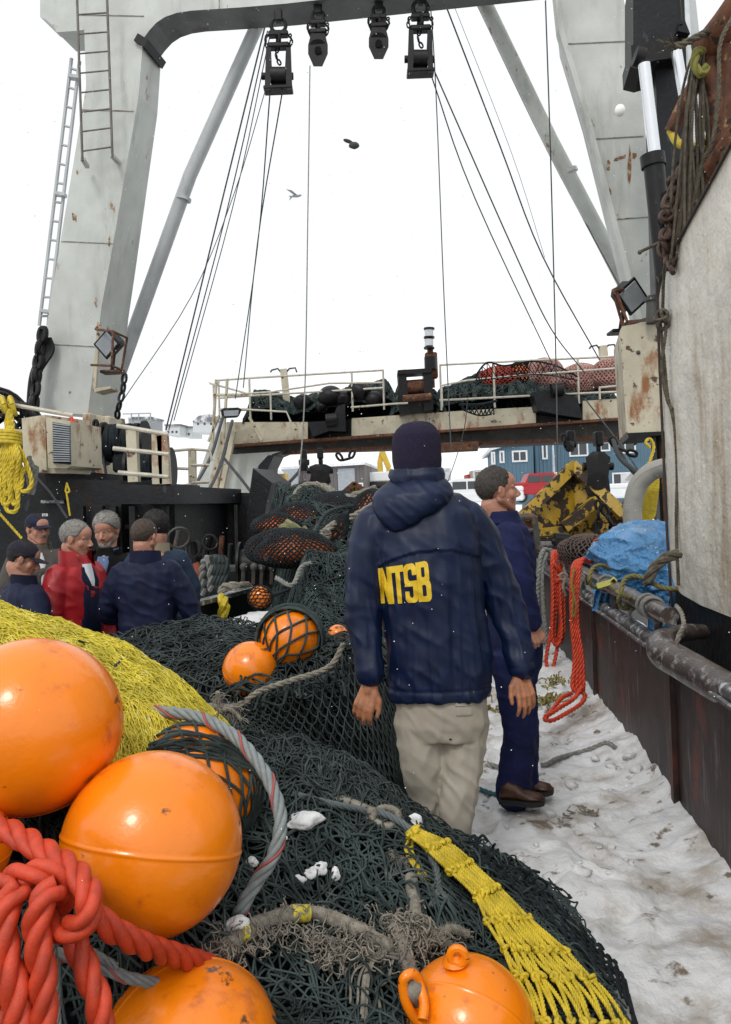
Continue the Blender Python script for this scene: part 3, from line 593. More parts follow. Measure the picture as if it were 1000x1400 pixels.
# ------------------------------------------------------------------ pulley blocks hanging from the crossbeam
def pulley(px, y0, y1, D, w, lab, kind):
    s = RP(1, D); T = thing('pulley_block', lab, 'pulley', P(px, y0, D), 'pulley blocks under the crossbeam')
    c = lambda x, y, d=0: P(px + x, y0 + y, D + d); h = y1 - y0
    mb = MB(); mb.box(c(0, -2), (.12, .10, .18), bev=.02); build('hanger_lug', mb, M_blackmetal, T)
    mb = MB(); r = h * .10; mb.torus(c(0, r + 1), (0, 1, 0), r * s, .028, 20, 8); mb.cyl(c(-r - 2, 2 * r), c(r + 2, 2 * r), .03, n=8); build('shackle', mb, M_blackmetal, T)
    mb = MB(); mb.torus(c(0, 3.1 * r), (1, .3, 0), r * .75 * s, .026, 16, 8); mb.box(c(0, 2.35 * r), (w * .8 * s, .12, .07), bev=.015); mb.box(c(0, 4 * r), (w * .9 * s, .14, .08), bev=.02); build('swivel', mb, M_blackmetal, T)
    mb = MB()
    for sx in (-1, 1): mb.chain([c(sx * w * .45, 2.3 * r), c(sx * w * .52, 3.3 * r, -.06), c(sx * w * .40, 4.4 * r)], .09, .011)
    build('safety_chain', mb, M_blackmetal, T)
    ya, yb = 4.1 * r, h
    if kind == 'round':
        out = [(-w * .35, ya), (w * .35, ya), (w * .5, ya + (yb - ya) * .35), (w * .5, ya + (yb - ya) * .62), (w * .22, yb), (-w * .22, yb), (-w * .5, ya + (yb - ya) * .62), (-w * .5, ya + (yb - ya) * .35)]
        for d in (-.09, .06):
            mb = MB(); mb.poly_prism([c(a, b_, d) for a, b_ in out], [c(a, b_, d + .03) for a, b_ in out]); build('cheek_plate', mb, M_blackmetal, T)
        mb = MB(); m_ = ya + (yb - ya) * .5; mb.cyl(c(0, m_, -.055), c(0, m_, .055), w * .48 * s, n=24); mb.cyl(c(0, m_, -.13), c(0, m_, .12), .05, n=10); build('sheave', mb, M_blackmetal, T)
    else:   # open frame block with a visible gap above the sheave
        for sx in (-1, 1):
            mb = MB(); o1 = [(sx * w * .5, ya), (sx * w * .30, ya), (sx * w * .26, ya + (yb - ya) * .5), (sx * w * .34, yb), (sx * w * .56, yb)]
            mb.poly_prism([c(a, b_, -.10) for a, b_ in o1], [c(a, b_, .10) for a, b_ in o1]); build('cheek_plate', mb, M_blackmetal, T)
        mb = MB(); mb.cyl(c(-w * .3, ya + (yb - ya) * .68), c(w * .3, ya + (yb - ya) * .68), (yb - ya) * .20 * s, n=20); mb.cyl(c(-w * .68, ya + (yb - ya) * .68), c(w * .6, ya + (yb - ya) * .68), .05, n=10); build('sheave', mb, M_blackmetal, T)
        mb = MB(); mb.box(c(0, yb), (w * 1.15 * s, .22, .05), bev=.01); build('bottom_bar', mb, M_blackmetal, T)
        mb = MB(); mb.chain([c(0, ya), c(-3, ya + 12), c(3, ya + (yb - ya) * .42)], .10, .013); build('loose_chain', mb, M_blackmetal, T)
pulley(381, 24, 123, 11.75, 34, 'large black double pulley block, leftmost under the crossbeam', 'open')
pulley(435, 14, 91, 11.75, 27, 'black teardrop pulley block, second from the left under the crossbeam', 'round')
pulley(518, 7, 81, 11.65, 27, 'black teardrop pulley block, third from the left under the crossbeam', 'round')
pulley(575, 0, 100, 11.55, 32, 'tall open framed pulley block, rightmost under the crossbeam', 'open')

# ------------------------------------------------------------------ wires
def wire(path, lab, r=.011, m=None, name='wire_rope', grp='rigging wires of the gantry'):
    mb = MB(); mb.tube(spline([P(*q) for q in path], 5), r, 5); return tag(build(name, mb, m or M_wire), lab, 'wire', grp)
wire([(362, 38, 11.8), (300, 290, 12.6), (227, 588, 13.6)], 'left wire of the three running close together from the left block to the deck winch', .013)
wire([(366, 42, 11.8), (310, 290, 12.7), (231, 588, 13.6)], 'middle wire of the three running from the left block to the deck winch', .010)
wire([(369, 50, 11.8), (318, 285, 12.7), (238, 575, 13.6)], 'right wire of the three running from the left block to the deck winch', .008)
wire([(364, 120, 12), (322, 260, 12.4), (262, 405, 12.6), (168, 548, 12.8)], 'thin slanting wire from the left block down to the left gantry leg', .007)
wire([(370, 120, 11.7), (352, 340, 14), (322, 545, 17)], 'left wire of the pair dropping from the leftmost pulley block', .011)
wire([(387, 122, 11.7), (352, 335, 14), (333, 530, 17)], 'right wire of the pair dropping from the leftmost pulley block', .011)
wire([(424, 90, 11.7), (421, 300, 11), (416, 560, 10), (397, 765, 8)], 'pale vertical line hanging from the second block down to the net pile', .009, M_grope)
wire([(588, -5, 11.9), (596, 120, 12), (607, 400, 12), (617, 616, 12)], 'thin near vertical wire just right of the rightmost block', .009)
wire([(588, 98, 11.5), (650, 272, 12.5), (764, 516, 15)], 'slanting wire from the rightmost block to the left end of the pink net heap', .010)
wire([(595, 99, 11.5), (706, 350, 12.5), (754, 450, 14), (800, 510, 15)], 'slanting wire from the rightmost block, second to the right', .011)
wire([(605, -5, 12), (684, 200, 12.8), (742, 350, 13.5), (820, 492, 15)], 'dark wire from the crossbeam slanting to the stern gantry rail', .012)
wire([(616, -5, 12), (700, 210, 12.8), (745, 352, 13.4)], 'faint hairline wire beside the dark slanting wire', .004)
wire([(647, -5, 12), (748, 205, 12.6), (850, 396, 12.2)], 'thin wire running just under the right brace pipe', .008)
wire([(746, 0, 10.6), (753, 214, 11), (760, 480, 12), (763, 660, 12)], 'single dark vertical wire in front of the right brace pipe', .010)
wire([(800, 545, 13), (850, 610, 12.5), (905, 690, 12)], 'dark wire slanting past the hanging block towards the rail', .012)
wire([(640, 545, 13), (632, 600, 14), (608, 672, 16)], 'thin line slanting down from the stern gantry beam beside the knit cap', .008)

# ------------------------------------------------------------------ stern gantry (the lower bridge beam)
DS = lambda px: 19.3 - 2.0 * (px - 345) / 505
S_ = thing('stern_gantry', 'low rusty cream stern gantry beam with railings, spanning the far end of the deck', 'gantry', P(330, 700, 19))
def sl(mb, px, t=1.1, d=0): f = np.array([P(x, y, DS(x) + d) for x, y in px]); mb.poly_prism(f, f + V(.15 * t, t, 0))
for q in ([(310, 577), (421, 577), (421, 600), (352, 605), (310, 609)], [(481, 572), (640, 561), (733, 556), (733, 578), (640, 586), (481, 597)], [(797, 548), (858, 544), (858, 571), (797, 575)]): mb = MB(); sl(mb, q); build('beam_panel', mb, M_cream, S_, flat=True)
for q in ([(421, 577), (481, 573), (481, 597), (421, 600)], [(733, 556), (797, 549), (797, 575), (733, 578)]): mb = MB(); sl(mb, q, .9, .15); build('beam_bay', mb, M_black, S_, flat=True)
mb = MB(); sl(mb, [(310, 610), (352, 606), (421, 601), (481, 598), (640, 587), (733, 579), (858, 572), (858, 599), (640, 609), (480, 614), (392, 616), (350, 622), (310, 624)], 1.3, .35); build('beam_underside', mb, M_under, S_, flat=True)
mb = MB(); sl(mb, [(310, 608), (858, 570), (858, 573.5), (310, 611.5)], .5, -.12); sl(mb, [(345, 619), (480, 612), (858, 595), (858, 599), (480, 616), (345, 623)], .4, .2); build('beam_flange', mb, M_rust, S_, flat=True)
mb = MB(); sl(mb, [(305, 622), (385, 617), (366, 623), (354, 636), (347, 655), (345, 675), (296, 676)], .9, .1); sl(mb, [(262, 676), (290, 597), (310, 578), (312, 600), (298, 676)], .8, .3); build('left_leg', mb, M_paint, S_, flat=True)
mb = MB(); sl(mb, [(385, 617), (392, 616), (375, 623), (367, 640), (363, 675), (345, 675), (347, 655), (354, 636), (366, 623)], .9, 0); build('leg_edge', mb, M_black, S_, flat=True)
mb = MB(); sl(mb, [(283, 676), (296, 676), (312, 592), (302, 590)], .12, -.3); sl(mb, [(298, 676), (304, 676), (322, 590), (316, 588)], .12, -.5); build('leg_strut', mb, M_cream, S_, flat=True)
mb = MB(); sl(mb, [(592, 606), (655, 603), (653, 614), (592, 617)], .8, -.2); build('beam_box', mb, M_rust, S_, flat=True)
# railings: each run a child with rails and posts
def railing(tops, D, posts, h, m, par, r=.022, mids=(.5,), off=0):
    T = thing('railing', None, None, P(*tops[0], D(tops[0][0]) + off)); T.parent = par; T.location = Vector(P(*tops[0], D(tops[0][0]) + off) - V(*par.location))
    mb = MB(); f = lambda x: np.interp(x, [t[0] for t in tops], [t[1] for t in tops])
    for k in (0,) + tuple(mids): mb.tube([P(x, y + h * k, D(x) + off) for x, y in tops], r, 8)
    build('rail', mb, m, T)
    for x in posts: mb = MB(); mb.tube([P(x, f(x), D(x) + off), P(x + h * .03, f(x) + h, D(x) + off)], r, 8); build('post', mb, m, T)
    return T
railing([(298, 520), (340, 517), (525, 506)], DS, [299, 341, 481, 524], 54, M_railing, S_, .024, (.45, ), -.1)
railing([(287, 524), (310, 530), (338, 538), (370, 536), (450, 524), (523, 523)], DS, [292, 370], 38, M_railing, S_, .022, (), -.5)
railing([(601, 499), (720, 493), (850, 487)], DS, [602, 675, 790], 62, M_railing, S_, .024, (.78,), -.1)
railing([(603, 527), (640, 520), (730, 512), (850, 503)], DS, [604], 30, M_railing, S_, .022, (), -.4)
railing([(338, 560), (392, 563), (398, 577)], DS, [397], 14, M_railing, S_, .022, (), -.6)
railing([(480, 557), (540, 552), (558, 551)], DS, [], 14, M_railing, S_, .022, (), -.6)
railing([(819, 530), (851, 527)], DS, [820], 16, M_railing, S_, .022, (), -.6)
mb = MB()
for a, b_ in (((296, 519), (290, 615)), ((311, 518), (306, 600)), ((292, 540), (340, 540)), ((300, 560), (338, 560)), ((341, 570), (358, 602)), ((300, 568), (285, 604))): mb.tube([P(*a, 18.9), P(*b_, 18.9)], .035, 6)
build('ladder_frame', mb, M_cream, S_)
for x, y in ((384, 505), (820, 473)):
    Q = thing('hook_post', None, None, P(x, y + 70, DS(x))); Q.parent = S_; Q.location = Vector(P(x, y + 70, DS(x)) - V(*S_.location))
    mb = MB(); mb.beam(P(x + 4, y, DS(x) + .4), P(x + 10, y + 58, DS(x) + .4), .16, .16, up=(0, 1, 0)); build('post', mb, M_cream, Q, flat=True)
    mb = MB()
    for s in (-1, 1): mb.tube([P(x + 4 + s * 3, y + 5, DS(x) + .4), P(x + 4 + s * 8, y - 1, DS(x) + .4), P(x + 4 + s * 16, y + (1 if s < 0 else -2), DS(x) + .4), P(x + 4 + s * 18, y + 4, DS(x) + .4)], .022, 5)
    build('hook', mb, M_wire, Q)
# floodlight under the left corner
Q = thing('floodlight', None, None, P(315, 565, 18.4)); Q.parent = S_; Q.location = Vector(P(315, 565, 18.4) - V(*S_.location))
mb = MB(); mb.loft([[P(x, y, 18.4 + d) for x, y in ((302, 561), (306, 558), (326, 557), (331, 560), (327, 569), (324, 571), (306, 572), (303, 569))] for d in (0, .3)]); build('lamp_housing', mb, M_blackmetal, Q)
mb = MB(); mb.pprism([(306, 561.5), (327, 560.5), (325, 568), (307, 569)], 18.38, (0, .05, 0)); build('lens', mb, M_doorg, Q, flat=True)
# beacon mast
T = thing('beacon_mast', 'slim mast with stacked white navigation lamps above the middle of the stern gantry', 'light mast', P(589, 530, 18.6))
mb = MB(); mb.tube([P(591, 530, 18.6), P(587, 450, 18.6)], .07, 8); mb.box(P(590, 500, 18.6), (.28, .2, .6), bev=.03); mb.tube([P(583, 528, 18.6), P(584, 505, 18.6)], .03, 6); build('mast', mb, M_rust, T)
for y in (455, 468): mb = MB(); mb.cyl(P(587, y + 5, 18.5), P(586.6, y - 4, 18.5), .10, n=14); build('lamp', mb, M_trim, T); 
mb = MB()
for y in (449.5, 461.5, 476): mb.cyl(P(587, y + 1.2, 18.5), P(587, y - 1.2, 18.5), .125, n=14)
mb.cyl(P(589, 505, 18.45), P(588.5, 488, 18.45), .14, n=12); build('lamp_cap', mb, M_blackmetal, T)
# deck roller frame in the middle
T = thing('net_roller_frame', 'black steel roller frame standing upright on the middle of the stern gantry', 'winch frame', P(566, 565, 18))
mb = MB(); D = 18
for a, b_ in (((544, 506), (552, 566)), ((580, 504), (584, 562))): mb.pprism([(a[0], a[1]), (a[0] + 11, a[1] - 1), (b_[0] + 9, b_[1] - 2), (b_[0] - 4, b_[1])], D, (0, .5, 0))
mb.pprism([(544, 506), (590, 503), (590, 509), (544, 512)], D - .05, (0, .5, 0)); mb.pprism([(548, 540), (590, 537), (592, 562), (549, 566)], D + .1, (0, .4, 0)); build('frame', mb, M_blackmetal, T, flat=True)
mb = MB(); mb.cyl(P(549, 530, D + .2), P(589, 527, D + .2), .16, n=16); mb.cyl(P(551, 545, D - .1), P(590, 542, D - .1), .08, n=12); build('roller', mb, M_rust, T)
for nm, lab, pts in (('fairlead_bracket', 'black bracket plate hanging on the beam left of the roller frame', [(421, 577), (452, 575), (462, 555), (472, 552), (473, 590), (450, 589), (428, 597)]), ('winch_bracket', 'black sloping winch bracket on the beam near the pink net heap', [(729, 536), (760, 532), (790, 545), (797, 572), (770, 568), (735, 561)])):
    mb = MB(); D = DS(pts[0][0]) - .45; mb.pprism(pts, D, (0, .5, 0)); o = build(nm, mb, M_black, None, flat=True); tag(o, lab, 'bracket')
    a = pts[0]; mb = MB(); mb.cyl(P(a[0] + 25, a[1] - 2, D - .05), P(a[0] + 40, a[1] - 4, D - .05), .15, n=14); build('roller', mb, M_blackmetal, o)

M_pinkbase = mat('dull red float', (.22, .07, .06), .8, var=.4)
# heaps on the stern gantry
def blob_surface(c, r, seed, amp=.18, sc=2.0, nu=40, nv=26):
    nz = Noise(seed, sc, 3); mb = MB(); mb.ell(c, r, nu=nu, nv=nv, fn=lambda v: 1 + amp * nz(v)); mb.allsmooth = True; return mb
def sphere_net(mb, c, r, mesh, tw, seed=0, amp=.02, squash=1.0, n=4, lat=(0.05, 3.09), R=None, fn=None, sag=0):
    """diamond mesh wrapped over an ellipsoid"""
    r = np.ones(3) * np.asarray(r, float); rm = r.mean(); g = np.random.default_rng(seed)
    nu = max(6, int(2 * math.pi * rm / mesh)); nv = max(4, int(math.pi * rm / mesh * 1.1)); A = []
    th = np.linspace(lat[0], lat[1], nv + 1)
    ph = lambda i, j: (i + .5 * (j % 2)) * 2 * math.pi / nu
    jit = g.normal(size=(nu, nv + 1, 2)) * .10 * mesh / rm
    def pt(t, p):
        v = np.stack([np.sin(t) * np.cos(p), np.sin(t) * np.sin(p), np.cos(t)], -1)
        if fn is not None: v = v * fn(v)[..., None]
        v = v * (r + tw * .8)
        if R is not None: v = v @ np.asarray(R).T
        return v + np.asarray(c, float)
    K = 5
    for j in range(nv):
        for i in range(nu):
            for s in (0, 1):
                i2 = (i + s - (0 if j % 2 else 1)) % nu
                t0, p0 = th[j] + jit[i, j, 0], ph(i, j) + jit[i, j, 1] / max(.2, math.sin(th[j]))
                t1, p1 = th[j + 1] + jit[i2, j + 1, 0], ph(i2, j + 1) + jit[i2, j + 1, 1] / max(.2, math.sin(th[j + 1]))
                dp = (p1 - p0 + math.pi) % (2 * math.pi) - math.pi; u = np.linspace(0, 1, K)
                A.append(pt(t0 + (t1 - t0) * u, p0 + dp * u))
    mb.strands(np.array(A), tw, n); return mb
def heap(name, lab, px, tops, seed, mt=None, thick=.016, N=700):
    xs = [P(x, 560, DS(x))[0] for x in px]; zs = [P(x, y, DS(x) + .5)[2] for x, y in zip(px, tops)]; y0 = lambda x: np.interp(x, [P(340, 0, 19)[0], P(850, 0, 17)[0]], [DS(340), DS(850)]); zb = P(px[0], 574, DS(px[0]))[2]; nz = Noise(seed, 3.2, 4)
    def H(x, y): v = (y - y0(x)) / 1.1; zt = np.interp(x, xs, zs); prof = np.clip(np.sin(math.pi * np.clip(v * .93 + .07, 0, 1)), 0, 1) ** .45; e = np.clip(np.minimum(x - xs[0], xs[-1] - x) / .25, 0, 1) ** .5; return zb - .12 + (zt - zb + .12) * prof * e + .10 * n2(nz, x, y * 1.2) * prof
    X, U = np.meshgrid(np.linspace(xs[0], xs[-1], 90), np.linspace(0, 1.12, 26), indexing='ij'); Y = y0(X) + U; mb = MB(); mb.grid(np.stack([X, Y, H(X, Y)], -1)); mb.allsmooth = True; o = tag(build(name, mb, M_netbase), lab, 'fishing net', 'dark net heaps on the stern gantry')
    g = np.random.default_rng(seed); x = xs[0] + (xs[-1] - xs[0]) * g.random(N); u = .05 + .75 * g.random(N); a = g.random(N) * 6.28; out = []; ph = g.random(N) * 6.28; h = g.random(N) * .05
    for k in range(12): y = y0(x) + np.clip(u, 0, 1.05); out.append(np.stack([x, y, H(x, y) + h + .025 * np.sin(ph + k)], -1)); a = a + g.normal(size=N) * .45; x = np.clip(x + .07 * np.cos(a), xs[0], xs[-1]); u = u + .05 * np.sin(a)
    mb = MB(); mb.strands(np.stack(out, 1), thick, 4); build('twine', mb, mt or M_net, o); return H
heap('net_heap', 'long low heap of dark netting behind the left railing of the stern gantry', [332, 345, 365, 385, 400, 420, 450, 480, 510, 530, 548], [560, 544, 538, 545, 548, 540, 534, 532, 530, 527, 540], 71)
heap('net_heap', 'small dark net heap filling in behind the roller frame', [532, 545, 565, 585, 612], [545, 538, 536, 538, 545], 73, N=250)
heap('net_heap', 'dark netting heaped between the roller frame and the orange netting', [590, 605, 630, 660, 690, 720, 760, 800, 856], [545, 530, 522, 520, 521, 524, 526, 528, 530], 72)
for i, (x, y, rr) in enumerate([(452, 541, 17), (471, 545, 13), (492, 536, 16), (513, 546, 14), (414, 549, 13), (440, 556, 9)]):
    D = DS(x) + .1; o = build('float', blob_surface(P(x, y, D), RP(rr, D) * V(1, .9, .8), 90 + i, .05), M_blackmetal)
    tag(o, ['black float left of centre on the bundles behind the near railing', 'small black float low beside the upright rail post', 'large black float high on the bundles', 'black float nearest the roller frame', 'black float farthest left among the bundles', 'smallest black float, down against the beam'][i], 'float', 'black floats on the stern gantry')
for nm, lab, x, y, r, m, base, ms in (('red_net', 'heap of orange red netting on the stern gantry right of the navigation mast', 690, 520, (.62, .40, .30), M_netred, M_netbase, .08), ('orange_net', 'bright orange netted float among the red netting on the stern gantry', 716, 515, (.36, .35, .32), M_netbase, M_buoyd, .08),
        ('pink_net_ball', 'pale pink net wrapped float, leftmost of the pink ones on the stern gantry', 743, 514, (.46, .42, .38), M_netpink, M_pinkbase, .07), ('pink_net_ball', 'pink net wrapped float in the middle of the pink ones', 766, 522, (.42, .4, .28), M_netpink, M_pinkbase, .07),
        ('pink_net_ball', 'pink net wrapped float beside the right hook post', 793, 518, (.46, .42, .34), M_netpink, M_pinkbase, .07), ('pink_net_ball', 'pink net wrapped float farthest right against the rusty box', 835, 516, (.52, .42, .34), M_netpink, M_pinkbase, .07)):
    D = DS(x) + .5; c = P(x, y, D); o = build(nm, blob_surface(c, r, int(x), .08), base); tag(o, lab, 'net float' if 'ball' in nm or 'orange' in nm else 'fishing net', 'pink net floats' if 'ball' in nm else None)
    nzh = Noise(int(x), 2.0, 3); mb = MB(); sphere_net(mb, c, V(*r) * 1.0, ms, .014, int(x), fn=lambda v: 1 + .08 * nzh(v)); build('mesh', mb, m, o)
# net draped over the rails and a patch hanging over the beam
def drape(name, lab, pts_top, pts_bot, D, mesh, tw, m, seed, sag=.08, cat='fishing net', group=None, parent=None):
    g = np.random.default_rng(seed); top = spline([P(*q, D) for q in pts_top]); bot = spline([P(*q, D) for q in pts_bot])
    L = np.linalg.norm(np.diff(top, axis=0), axis=1).sum(); H = np.linalg.norm(top[len(top) // 2] - bot[len(bot) // 2]); nu, nv = max(3, int(L / mesh)), max(2, int(H / mesh))
    nz = Noise(seed, 3.0, 2)
    def pt(u, v):
        a = np.stack([np.interp(u, np.linspace(0, 1, len(top)), top[:, i]) for i in range(3)], -1); b = np.stack([np.interp(u, np.linspace(0, 1, len(bot)), bot[:, i]) for i in range(3)], -1)
        p = a * (1 - v)[..., None] + b * v[..., None]; p[..., 1] += sag * nz(p * V(1, 0, 1)); return p
    A = []; jt = g.normal(size=(nu + 2, nv + 1, 2)) * .12
    for j in range(nv):
        for i in range(nu):
            for s in (0, 1):
                i2 = i + s - (0 if j % 2 else 1)
                if i2 < 0: continue
                t = np.linspace(0, 1, 4); u0 = (i + .5 * (j % 2) + jt[i, j, 0]) / nu; u1 = (i2 + .5 * ((j + 1) % 2) + jt[i2, j + 1, 0]) / nu
                A.append(pt(np.clip(u0 + (u1 - u0) * t, 0, 1), np.clip((j + jt[i, j, 1] * .0 + t) / nv, 0, 1)))
    mb = MB(); mb.strands(np.array(A), tw, 4); mb.tube(top, tw * 2, 6); mb.tube(bot, tw * 1.4, 5); o = build(name, mb, m, parent)
    if not parent: tag(o, lab, cat, group)
    return o
drape('draped_net', 'open black netting draped over the stern railing above the red netting', [(648, 517), (666, 496), (690, 500), (728, 494), (760, 500), (790, 515)], [(650, 520), (690, 516), (740, 512), (790, 520)], 17.2, .16, .010, M_netblack, 5)
drape('draped_net', 'small patch of black netting hanging down over the cream beam', [(628, 553), (655, 553), (680, 548)], [(632, 560), (655, 568), (676, 566)], 17.3, .10, .014, M_netblack, 6)
# ------------------------------------------------------------------ left raised deck block behind the people
T = thing('winch_house', 'black steel winch house on the left, behind the group of men', 'deckhouse', P(60, 800, 9.8))
mb = MB(); fr = [P(-260, 655, 9.6), P(92, 655, 9.6), P(92, 692, 9.6), P(92, 692, 9.6)]
mb.pprism([(-260, 655), (94, 643), (102, 900), (-260, 900)], 9.9, (.2, 3.2, 0)); build('front_wall', mb, M_black, T, flat=True)
mb = MB(); mb.pprism([(90, 655), (165, 657), (172, 900), (98, 900)], 9.7, (.3, 3.2, 0)); build('middle_panel', mb, M_black, T, flat=True)
mb = MB(); mb.pprism([(165, 662), (239, 664), (239, 689), (166, 689)], 9.2, (.3, 3.0, 0)); mb.pprism([(166, 689), (239, 689), (244, 900), (174, 900)], 10.1, (.3, 2, 0)); build('overhang', mb, M_black, T, flat=True)
mb = MB(); mb.pprism([(56, 684), (87, 684), (88, 688), (56, 688)], 9.8, (0, .2, 0)); build('ledge', mb, M_frost, T, flat=True)
mb = MB()
for k, x in enumerate((112, 138, 156, 182, 205, 226)): mb.beam(P(x, 692, 9.6), P(x + 4, 880, 9.6), .07, .1, up=(0, 1, 0))
for y in (720, 760): mb.beam(P(100, y, 9.63), P(240, y, 10.0), .04, .05)
build('wall_ribs', mb, M_blackmetal, T, flat=True)
# clutter of pipes, valves and hanging lines on the dark wall
T = thing('pipe_bank', 'tangle of black pipes and valves on the dark wall behind the group of men', 'pipes', P(300, 850, 10))
g = np.random.default_rng(3)
for i in range(16):
    x = 180 + g.random() * 175; y = 720 + g.random() * 60; D = 9.3 + g.random() * .6; mb = MB()
    mb.tube(spline([P(x, y, D), P(x + g.normal() * 4, y + 30, D), P(x + g.normal() * 8, y + 55 + 30 * g.random(), D - .1)]), .02 + .03 * g.random(), 8)
    if i % 2: mb.torus(P(x, y + 10, D - .12), (g.normal() * .3, 1, g.normal() * .3), .08 + .05 * g.random(), .016, 16, 6)
    build('pipe', mb, [M_blackmetal, M_under, M_rust, M_blackmetal][i % 4], T)
T = thing('inner_wall', 'black bulkhead with round cornered foot under the stern gantry, right of the men', 'bulkhead', P(300, 850, 12))
mb = MB(); mb.pprism([(236, 672), (352, 674), (352, 880), (236, 880)], 12.2, (.4, 4.5, 0)); build('plate', mb, M_black, T, flat=True)
mb = MB(); mb.pprism([(346, 640), (372, 660), (364, 690), (358, 740), (350, 790), (352, 870), (335, 870), (338, 700)], 12.0, (.2, 1.0, 0)); build('corner_post', mb, M_black, T, flat=True)
mb = MB()
for a, b_ in (((262, 684), (258, 700)), ((276, 690), (282, 760)), ((258, 690), (262, 770)), ((300, 700), (300, 800)), ((322, 690), (324, 790))): mb.tube([P(*a, 12.0), P(*b_, 12.0)], .03, 6)
mb.tube(spline([P(264, 690, 11.9), P(270, 692, 11.8), (P(275, 720, 11.8)), P(273, 770, 11.8)]), .03, 6); build('wall_pipe', mb, M_under, T)
mb = MB(); mb.cyl(P(292, 738, 11.8), P(293, 765, 11.8), .03, n=8); mb.cyl(P(296, 738, 11.8), P(296, 758, 11.8), .015, n=8); build('lever', mb, M_gold, T)
# hatch coaming with bright edge
T = thing('hatch_coaming', 'black hatch coaming with a bright worn steel edge left of the small netted float', 'hatch', P(310, 850, 6.6))
mb = MB(); mb.poly_prism([P(255, 831, 6.1), P(346, 806, 7.6), P(346, 870, 7.6), P(255, 900, 6.1)], [P(255, 831, 6.1) + V(-.05, .12, 0), P(346, 806, 7.6) + V(-.05, .12, 0), P(346, 870, 7.6) + V(-.05, .12, 0), P(255, 900, 6.1) + V(-.05, .12, 0)]); build('side_plate', mb, M_black, T, flat=True)
mb = MB(); mb.beam(P(253, 829, 6.05), P(348, 804, 7.65), .10, .035); build('edge', mb, M_frost, T, flat=True)
mb = MB(); mb.rope([P(303, 818, 6.6), P(307, 826, 6.5), P(305, 842, 6.5), P(304, 844, 6.5)], .05); tag(build('yellow_strap', mb, M_yrope), 'short yellow strap hanging over the bright edge of the hatch', 'strap')
T = thing('rope_bundle', 'green rope coil hanging on the dark winch behind the men', 'rope', P(295, 800, 7.8))
for i in range(5): mb = MB(); x = 281 + i * 5; mb.rope([P(x - 2, 812, 7.9), P(x - 3, 780, 7.8), P(x + 3, 763, 7.7), P(x + 8, 775, 7.7), P(x + 8, 806 + i, 7.8)], .045); build('rope_turn', mb, M_netgreen if i else M_grope, T)
mb = MB(); mb.rope([P(302, 812, 7.4), P(310, 802, 7.4), P(325, 803, 7.4), P(338, 802, 7.6), P(341, 808, 7.6), P(322, 812, 7.3), P(311, 815, 7.3)], .05); tag(build('hawser', mb, M_tan), 'dull yellow and green hawser lying on the hatch beside the green coil', 'rope')
T = thing('deck_winch', 'small black deck winch with levers between the green coil and the net pile', 'winch', P(345, 800, 8.6))
mb = MB(); mb.box(P(345, 795, 8.6), (.9, .5, .35), bev=.04); build('base', mb, M_blackmetal, T)
mb = MB(); mb.cyl(P(328, 772, 8.5), P(365, 772, 8.5), .16, n=20); mb.cyl(P(327, 772, 8.5), P(330, 772, 8.5), .24, n=20); mb.cyl(P(363, 772, 8.5), P(366, 772, 8.5), .24, n=20); build('drum', mb, M_blackmetal, T)
for x in (333, 347, 358, 372): mb = MB(); mb.tube([P(x, 798, 8.3), P(x + 1, 776, 8.25)], .025, 6); mb.ell(P(x + 1, 775, 8.25), .045, nu=8, nv=6); build('lever', mb, M_under, T)
mb = MB(); mb.tube(spline([P(266, 770, 7.9), P(271, 785, 7.9), P(270, 815, 7.9)]), .045, 8); tag(build('air_hose', mb, mat('red hose', (.30, .07, .04), .6)), 'faded red hose hanging beside the slate blue jacket', 'hose')

# railings by the left leg
def top_rail(lab, pairs, D, posts, m=M_railing, name='deck_railing', r=.027):
    T = thing(name, lab, 'railing', P(*pairs[0][-1], D if not callable(D) else D(pairs[0][0][0])))
    DD = D if callable(D) else (lambda x: D)
    for pr in pairs: mb = MB(); mb.tube([P(x, y, DD(x)) for x, y in pr], r, 8); build('rail', mb, m, T)
    for a, b_ in posts: mb = MB(); mb.beam(P(*a, DD(a[0]) + .05), P(*b_, DD(b_[0]) + .05), .12, .12, up=(0, 1, 0)); build('post', mb, M_cream, T, flat=True)
    return T
top_rail('off white three bar railing on the winch house, right of the gantry leg', [[(160, 582), (230, 594)], [(155, 613), (231, 621)], [(162, 646), (231, 652)]], 9.6, [((181, 588), (184, 659)), ((216, 592), (217, 662)), ((223, 596), (227, 662))])
top_rail('thin grey railing beyond the winch house, in front of the snowy slope', [[(229, 617), (262, 614), (287, 616), (290, 630)], [(230, 640), (258, 641)], [(262, 636), (286, 636)], [(262, 660), (286, 659)], [(229, 668), (262, 662)]], 13.5, [((263, 613), (264, 672)), ((230, 614), (231, 665))], r=.025)
top_rail('off white pipe rail above the louvred box on the far left', [[(-40, 549), (20, 554), (100, 568)], [(-40, 587), (30, 590), (108, 607)], [(96, 636), (110, 640)]], 10.1, [])
